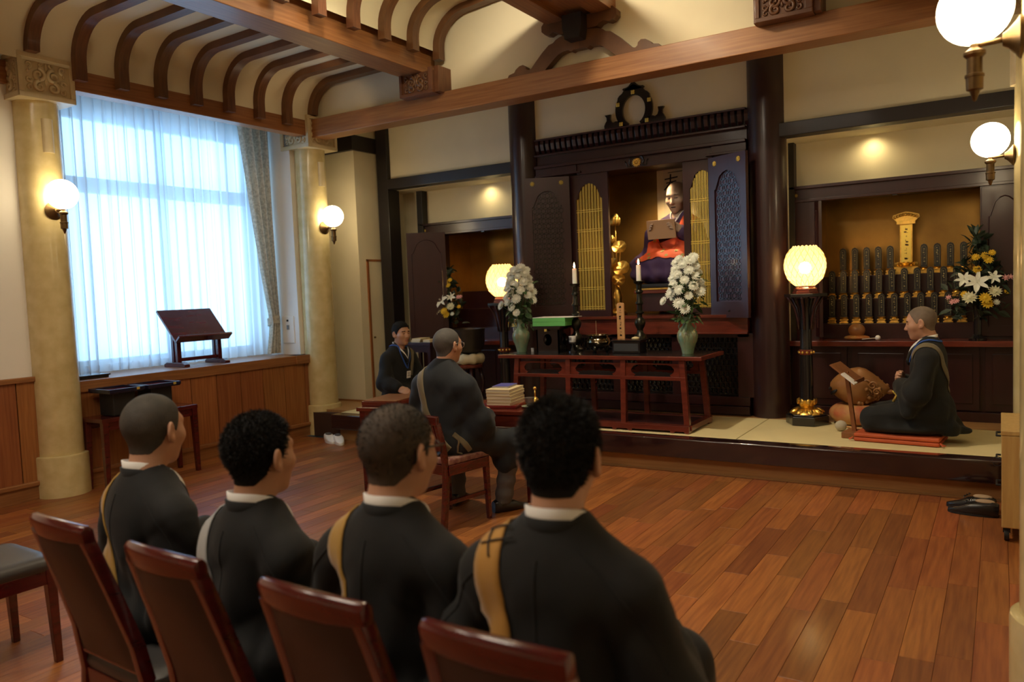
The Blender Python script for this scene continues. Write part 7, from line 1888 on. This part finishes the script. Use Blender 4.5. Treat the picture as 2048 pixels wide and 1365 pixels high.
def kneeling(label, x, y, rz, z0, H, seed, hair, robe, head_yaw, head_pitch, hands, sash=None, width=1.0, lanyard=False, arms_in=False, badge=False, w=1.0, fore=0.062, sitz=0.20, vneck=False):
    """Figure in formal kneeling pose facing +Y; z0 is the surface it kneels on, H its height above it."""
    root = thing('person', label, 'person', (x, y, z0), rz)
    hz = H - 0.113; sh = hz - 0.235; hp = (0, 0.055, hz); Rh = rot(head_yaw, head_pitch); nk = (0, 0.025, hz - 0.150); W_ = width
    hr, hl = hands
    def f(P):
        S_ = np.concatenate([np.abs(P[:, :1]), P[:, 1:]], 1)
        d = d_ell(P, (0, 0.0, (sh + sitz) / 2 + 0.03), (0.178 * W_, 0.122, (sh - sitz) / 2 + 0.12))
        d = smin(d, d_cap(S_, (0, 0.0, sh - 0.005), (0.145 * W_, 0.0, sh - 0.025), 0.084, 0.068), 0.06)
        d = smin(d, d_cap(S_, (0.02, 0.0, sh + 0.042), (0.14 * W_, 0.0, sh - 0.010), 0.052, 0.056), 0.05)
        d = smin(d, d_cap(P, (0, 0.008, sh - 0.02), (0, 0.022, sh + 0.080), 0.100, 0.070), 0.03)
        d = smin(d, d_ell(P, (0, -0.01, 0.15), (0.19 * W_, 0.165, 0.15)), 0.07)
        d = smin(d, d_cap(S_, (0.08, 0.0, 0.17), (0.115, 0.36, 0.105), 0.115, 0.085), 0.06)
        d = smin(d, d_cap(S_, (0.10, 0.36, 0.07), (0.10, -0.14, 0.055), 0.075, 0.060), 0.05)
        d = smin(d, d_ell(P, (0, 0.14, 0.045), (0.225, 0.32, 0.05)), 0.05)
        d = smin(d, d_ell(P, (0.05, -0.20, 0.025), (0.10, 0.06, 0.022)), 0.05)
        for s, hd in ((1, hr), (-1, hl)):
            el = (s * 0.235 * W_, 0.03, sh - 0.26) if not arms_in else (s * 0.235 * W_, 0.06, sh - 0.27)
            a = d_cap(P, (s * 0.168 * W_, 0.0, sh - 0.025), el, 0.070, 0.082)
            e2 = tuple(el[i] + (hd[i] - el[i]) * 0.80 for i in range(3))
            a = smin(a, d_cap(P, el, e2, 0.080, 0.062), 0.05)
            lo = (el[0] * 0.9 + e2[0] * 0.1, el[1] * .5 + e2[1] * .5, max(0.17, min(el[2], e2[2]) - 0.13))
            a = smin(a, d_cap(P, ((el[0] + e2[0]) / 2, (el[1] + e2[1]) / 2, (el[2] + e2[2]) / 2 - 0.02), lo, 0.068, 0.05), 0.06)
            d = smin(d, a, 0.026)
        d = d + folds(P, 0.008, seed) * np.clip((sh + 0.04 - P[:, 2]) / 0.12, 0.15, 1)
        d = smax(d, 0.004 - P[:, 2], 0.006)
        return smax(d, -d_cap(P, (nk[0], nk[1] + 0.03, nk[2] + 0.012), (nk[0], nk[1] + 0.05, nk[2] + 0.14), 0.046, 0.080), 0.012)
    v, q = polygonise(f, (-0.38, -0.42, -0.03), (0.38, 0.56, sh + 0.15), 0.012); np_obj('robe', v, q, M[robe], root)
    parts = [head_parts(root, hp, Rh, hair, seed, w, fore=fore)]
    def body(P):
        d = d_cap(P, (0, 0.0, sitz + 0.06), (0, 0.0, sh - 0.03), 0.10, 0.082)
        d = smin(d, d_cap(P, (0, 0.015, sh - 0.03), (0, 0.03, hz - 0.13), 0.052, 0.047), 0.04)
        S_ = np.concatenate([np.abs(P[:, :1]), P[:, 1:]], 1)
        d = smin(d, d_cap(S_, (0.05, 0, sh - 0.02), (0.155, 0, sh - 0.04), 0.05, 0.042), 0.05)
        d = smin(d, d_cap(S_, (0.08, 0.0, 0.16), (0.11, 0.34, 0.10), 0.08, 0.055), 0.05)
        d = smin(d, d_cap(S_, (0.10, 0.33, 0.06), (0.09, -0.10, 0.05), 0.05, 0.036), 0.05)
        for s, hd in ((1, hr), (-1, hl)):
            el = (s * 0.225 * W_, 0.03, sh - 0.26) if not arms_in else (s * 0.225 * W_, 0.06, sh - 0.27)
            d = smin(d, d_cap(P, (s * 0.16, 0, sh - 0.04), el, 0.045, 0.037), 0.03)
            d = smin(d, d_cap(P, el, hd, 0.037, 0.026), 0.03)
        return d
    bv, bq = polygonise(body, (-0.32, -0.30, -0.01), (0.32, 0.50, hz - 0.10), 0.015); parts.append((bv, bq, 0.0))
    for hd, left, fw, up in ((hr, False, hands_dir[0][0], hands_dir[0][1]), (hl, True, hands_dir[1][0], hands_dir[1][1])): parts.append(put_hand(hd, fw, up, left))
    v, q, mi = join(parts); np_obj('body', v, q, [M['skin'], M['lip'], M['hair']], root, mi)
    eb = MB(); Rm = Matrix(Rh.tolist())
    collars(root, nk, M[robe], True)
    if sash: strap(root, f, sash[0], sash[1], M[sash[2]], 'stole')
    if lanyard:
        strap(root, f, lanyard[0], 0.013, M['blue_strap'], 'lanyard')
        if badge:
            p = settle(f, [badge], 0.006)[0]
            o = obj('name_badge', MB().box((0, 0, 0), (0.055, 0.004, 0.075)), M['white_cloth'], root, loc=tuple(p), rot=(-0.12, 0, 0.0), bevel=0.002)
            mk = MB()
            for z_, w_ in ((0.018, 0.035), (0.004, 0.028), (-0.012, 0.038)): mk.box((0, -0.0001 + 0.0025, z_), (w_, 0.001, 0.005))
            obj('badge_print', mk, M['trousers'], o)
            pz = tuple(p)
            obj('clip', MB().box((pz[0], pz[1] + 0.002, pz[2] + 0.046), (0.012, 0.006, 0.022)), M['steel'], root)
    return root, f, hp, Rh

# youth kneeling behind the desk end, stick in his right hand
hands_dir = [((0.05, 0.95, -0.25), (0.5, 0.2, 0.8)), ((0.4, 0.85, -0.3), (-0.3, 0.3, 1))]
yr, yf, yhp, yRh = kneeling('kneeling youth with short black hair, blue lanyard and name badge, holding a wooden striker', -5.30, 6.20, math.radians(-96), 0.310, 0.915, 7, ('hair', 0.006, 0.006, 1500, 0.010), 'robe', -0.12, 0.02, ((0.22, 0.23, 0.255), (-0.12, 0.30, 0.24)), lanyard=[[(0.075, -0.04, 0.66), (0.07, 0.02, 0.655), (0.055, 0.10, 0.57), (0.02, 0.13, 0.46), (0.0, 0.14, 0.42), (-0.02, 0.13, 0.46), (-0.055, 0.10, 0.57), (-0.07, 0.02, 0.655), (-0.075, -0.04, 0.66)]], badge=(0.0, 0.15, 0.375),
    sash=([(-0.115, -0.08, 0.56), (-0.12, 0.0, 0.62), (-0.10, 0.09, 0.56), (-0.085, 0.13, 0.45), (-0.07, 0.14, 0.36)], 0.05, 'sash_olive'))
a = Matrix.Rotation(math.radians(-96), 3, 'Z')
p0 = Vector((-5.30, 6.20, 0.283)) + a @ Vector((0.215, 0.29, 0.245)); 
s_ = thing('wooden_striker', 'short wooden striker with a ball end in the hand of the kneeling youth', 'striker', tuple(p0), math.radians(-96))
obj('rod', MB().tube([(0.0, -0.09, 0.0), (-0.03, 0.13, -0.005)], 0.006, 8), M['light_wood'], s_, smooth=True)
obj('ball', MB().ell((-0.032, 0.145, -0.005), 0.020, 14, 10), M['light_wood'], s_, smooth=True)

o = obj('kneeling_cushion', MB().span((-0.30, -0.30, 0.002), (0.30, 0.30, 0.034)), mat('dark_blue_cushion', (0.020, 0.026, 0.040), 0.8), loc=(-5.31, 6.22, 0.282), rot=0.08, bevel=0.012, seg=3, smooth=A60); tag(o, 'thin dark blue cushion under the kneeling youth', 'cushion')

# drummer kneeling in profile before the fish drum
hands_dir = [((-0.85, 0.3, 0.45), (0.2, 0.95, 0.1)), ((0.85, 0.3, 0.45), (-0.2, 0.95, 0.1))]
dr, df, dhp, dRh = kneeling('kneeling person with shaved head in a black robe before the large fish drum', -0.445, 6.395, math.radians(88), 0.347, 0.925, 8, ('hair_stubble', 0.002, 0.0, 0, 0), 'robe', 0.02, 0.16, ((0.05, 0.185, 0.36), (-0.05, 0.195, 0.36)), lanyard=[[(0.075, -0.02, 0.665), (0.06, -0.06, 0.665), (0.0, -0.085, 0.665), (-0.06, -0.06, 0.665), (-0.08, 0.0, 0.66), (-0.075, 0.06, 0.62), (-0.05, 0.12, 0.52)]], arms_in=True, fore=0.072,
    sash=([(-0.09, 0.10, 0.56), (-0.12, 0.03, 0.63), (-0.12, -0.04, 0.62), (-0.11, -0.10, 0.54), (-0.06, -0.14, 0.42), (0.02, -0.15, 0.32)], 0.05, 'sash_olive'))
ts = settle(df, [(-0.09, 0.20 + 0.01 * k, 0.33 - 0.02 * k) for k in range(5)], 0.008)
obj('gold_tassel', MB().tube([tuple(p) for p in ts], [0.004, 0.006, 0.007, 0.009, 0.010], 7), M['gold_paint'], dr, smooth=True)

# ------------------------------------------------------------------ seated wooden figure inside the shrine
def statue():
    root = thing('statue', 'life-size seated statue of a bald monk in purple robe and orange surplice holding a tablet', 'statue', (-2.74, 7.56, 1.213), PI - 0.12)
    M['statue_skin'] = mat('statue_skin', (0.38, 0.27, 0.20), 0.55, var=0.08, nscale=14)
    M['purple'] = mat('purple_robe', (0.050, 0.022, 0.075), 0.75, var=0.15, nscale=6)
    M['kesa'] = mat('orange_brocade_surplice', (0.62, 0.085, 0.018), 0.65, var=0.1, nscale=10)
    hz = 1.165; sh = 0.90
    hp = (0, 0.02, hz); Rh = rot(0.05, 0.24) * 1.28
    def f(P):
        S_ = np.concatenate([np.abs(P[:, :1]), P[:, 1:]], 1)
        d = d_ell(P, (0, -0.02, 0.75), (0.18, 0.13, 0.28))
        d = smin(d, d_cap(S_, (0, -0.01, sh), (0.15, 0, sh - 0.03), 0.085, 0.075), 0.06)
        d = smin(d, d_cap(S_, (0.03, 0.0, sh + 0.06), (0.13, 0, sh), 0.058, 0.055), 0.05)
        d = smin(d, d_cap(S_, (0.18, 0, sh - 0.05), (0.26, 0.05, sh - 0.28), 0.08, 0.10), 0.03)
        d = smin(d, d_cap(S_, (0.26, 0.05, sh - 0.28), (0.17, 0.24, sh - 0.11), 0.095, 0.075), 0.04)
        d = smin(d, d_cap(S_, (0.25, 0.12, sh - 0.32), (0.28, 0.16, 0.42), 0.085, 0.09), 0.06)
        d = smin(d, d_ell(P, (0, 0.08, 0.51), (0.50, 0.27, 0.15)), 0.06)
        d = smin(d, d_ell(P, (0, 0.15, 0.40), (0.47, 0.20, 0.11)), 0.05)
        d = d + folds(P, 0.006, 3)
        lowp = 0.022 * np.sin(P[:, 0] * 42) * np.clip((0.5 - P[:, 2]) / 0.2, 0, 1)
        d = d + lowp * 0.5
        return smax(smax(d, 0.305 - P[:, 2], 0.01), -d_cap(P, (0, 0.03, sh + 0.085), (0, 0.05, sh + 0.22), 0.055, 0.072), 0.012)
    v, q = polygonise(f, (-0.56, -0.24, 0.28), (0.56, 0.42, sh + 0.15), 0.0135); np_obj('robe', v, q, M['purple'], root)
    hv, hq = polygonise(lambda P: head_skin(P, 1.0), (-0.105, -0.125, -0.215), (0.105, 0.135, 0.125), 0.0042)
    cen = hv[hq].mean(1); mi = np.zeros(len(hq))
    mi[(cen[:, 1] > 0.06) & (np.abs(np.abs(cen[:, 0]) - 0.031) < 0.014) & (np.abs(cen[:, 2] + 0.0015) < 0.003)] = 1
    mi[(cen[:, 1] > 0.055) & (np.abs(cen[:, 0]) > 0.014) & (np.abs(cen[:, 0]) < 0.05) & (np.abs(cen[:, 2] - 0.024) < 0.003)] = 1
    mi[(cen[:, 1] > 0.078) & (np.abs(cen[:, 0]) < 0.019) & (np.abs(cen[:, 2] + 0.0695) < 0.0035)] = 1
    parts = [(hv @ Rh.T + np.array(hp, F32), hq, mi)]
    def body(P):
        S_ = np.concatenate([np.abs(P[:, :1]), P[:, 1:]], 1)
        d = d_cap(P, (0, 0, 0.6), (0, 0, sh), 0.1, 0.08)
        d = smin(d, d_cap(P, (0, 0, sh), (0, 0.01, hz - 0.12), 0.06, 0.055), 0.04)
        d = smin(d, d_cap(S_, (0.05, 0, sh - 0.03), (0.17, 0, sh - 0.05), 0.05, 0.045), 0.04)
        d = smin(d, d_cap(S_, (0.18, 0, sh - 0.05), (0.24, 0.05, sh - 0.28), 0.05, 0.045), 0.03)
        return smin(d, d_cap(S_, (0.24, 0.05, sh - 0.28), (0.165, 0.27, sh - 0.08), 0.045, 0.03), 0.03)
    bv, bq = polygonise(body, (-0.32, -0.15, 0.5), (0.32, 0.34, hz - 0.1), 0.016); parts.append((bv, bq, 0.0))
    parts.append(put_hand((0.165, 0.27, sh - 0.09), (-0.35, 0.75, 0.35), (0.75, 0.35, 0.2), c=0.25)); parts.append(put_hand((-0.165, 0.27, sh - 0.09), (0.35, 0.75, 0.35), (-0.75, 0.35, 0.2), True, c=0.25))
    v, q, mi = join(parts); np_obj('body', v, q, [M['statue_skin'], M['hair']], root, mi)
    collars(root, (0, 0.0, sh + 0.085), M['purple'], True)
    # surplice: apron over the lap and a band over the shoulder, with gold roundels
    R = []; NX = 25
    for j in range(15):
        v_ = j / 14; z = 0.76 - 0.20 * v_; rw = []
        hw = 0.10 + 0.24 * min(1, v_ * 1.1)
        for i in range(NX): rw.append((-hw + 2 * hw * i / (NX - 1) + 0.03 * v_, 0.26 + 0.14 * v_, z - 0.02 * math.cos(i / (NX - 1) * PI * 2) * v_))
        R.append(rw)
    pts = settle(f, [p for r in R for p in r], 0.012, 7).reshape(15, NX, 3)
    mb = MB(); A = [[tuple(p) for p in r] for r in pts]
    mb.rows(A)
    obj('surplice', mb, M['kesa'], root, smooth=True)
    v, q = ribbon(f, [(-0.02, 0.20, 0.72), (-0.10, 0.16, 0.82), (-0.15, 0.09, 0.92), (-0.16, 0.0, 0.98), (-0.15, -0.08, 0.93), (-0.1, -0.15, 0.8)], 0.13, off=0.006); np_obj('surplice_band', v, q, M['kesa'], root)
    M['roundel'] = mat('roundel_gold', (0.34, 0.24, 0.07), 0.5, metal=0.3); rd = MB()
    for j, i in ((3, 9), (4, 18), (7, 5), (7, 13), (8, 20), (11, 3), (11, 10), (12, 17), (12, 22), (5, 13)):
        p = pts[j, i]; n = grad(f, p[None])[0]
        Rm = Vector(n).to_track_quat('Z', 'Y').to_matrix().to_4x4()
        rd.lathe([(0.0, 0.003), (0.007, 0.003), (0.009, 0.001), (0.012, 0.001), (0.013, 0.003), (0.017, 0.003), (0.018, 0.0)], n=14, mtx=Matrix.Translation(Vector(p)) @ Rm)
    o = obj('gold_roundel', rd, M['roundel'], root, smooth=A60); o['kind'] = 'stuff'
    M['board_tan'] = mat('tan_board', (0.34, 0.195, 0.10), 0.7)
    obj('tablet_board', MB().beam((0.0, 0.345, 0.735), (0.0, 0.375, 0.915), 0.30, 0.012, up=(0, -1, 0)), M['board_tan'], root, bevel=0.002)
    return root
statue()
th = thing('low_throne', 'low dark red lacquered throne with a black cushion under the seated statue', 'throne', (-2.74, 7.56, 1.213), PI - 0.12)
obj('cushion', MB().span((-0.33, -0.22, 0.262), (0.33, 0.30, 0.305)), M['matte_black'], th, bevel=0.015, seg=3, smooth=A60)
obj('gold_edge', MB().span((-0.34, -0.24, 0.245), (0.34, 0.315, 0.262)), M['gold'], th, bevel=0.002)
obj('platform', MB().span((-0.35, -0.24, 0.21), (0.35, 0.31, 0.245)), M['lacq_table'], th, bevel=0.004)
obj('skirt', MB().span((-0.30, 0.25, 0.03), (0.30, 0.27, 0.21)).span((-0.30, -0.2, 0.03), (-0.28, 0.25, 0.21)).span((0.28, -0.2, 0.03), (0.30, 0.25, 0.21)), M['lacq'], th, bevel=0.003)
for sx in (-0.32, 0.32):
    for sy in (-0.2, 0.27): obj('leg', MB().tube([(sx, sy, 0.21), (sx * 1.04, sy * 1.03, 0.1), (sx, sy, 0.0)], [0.02, 0.017, 0.024], 8), M['lacq_table'], th, smooth=True)
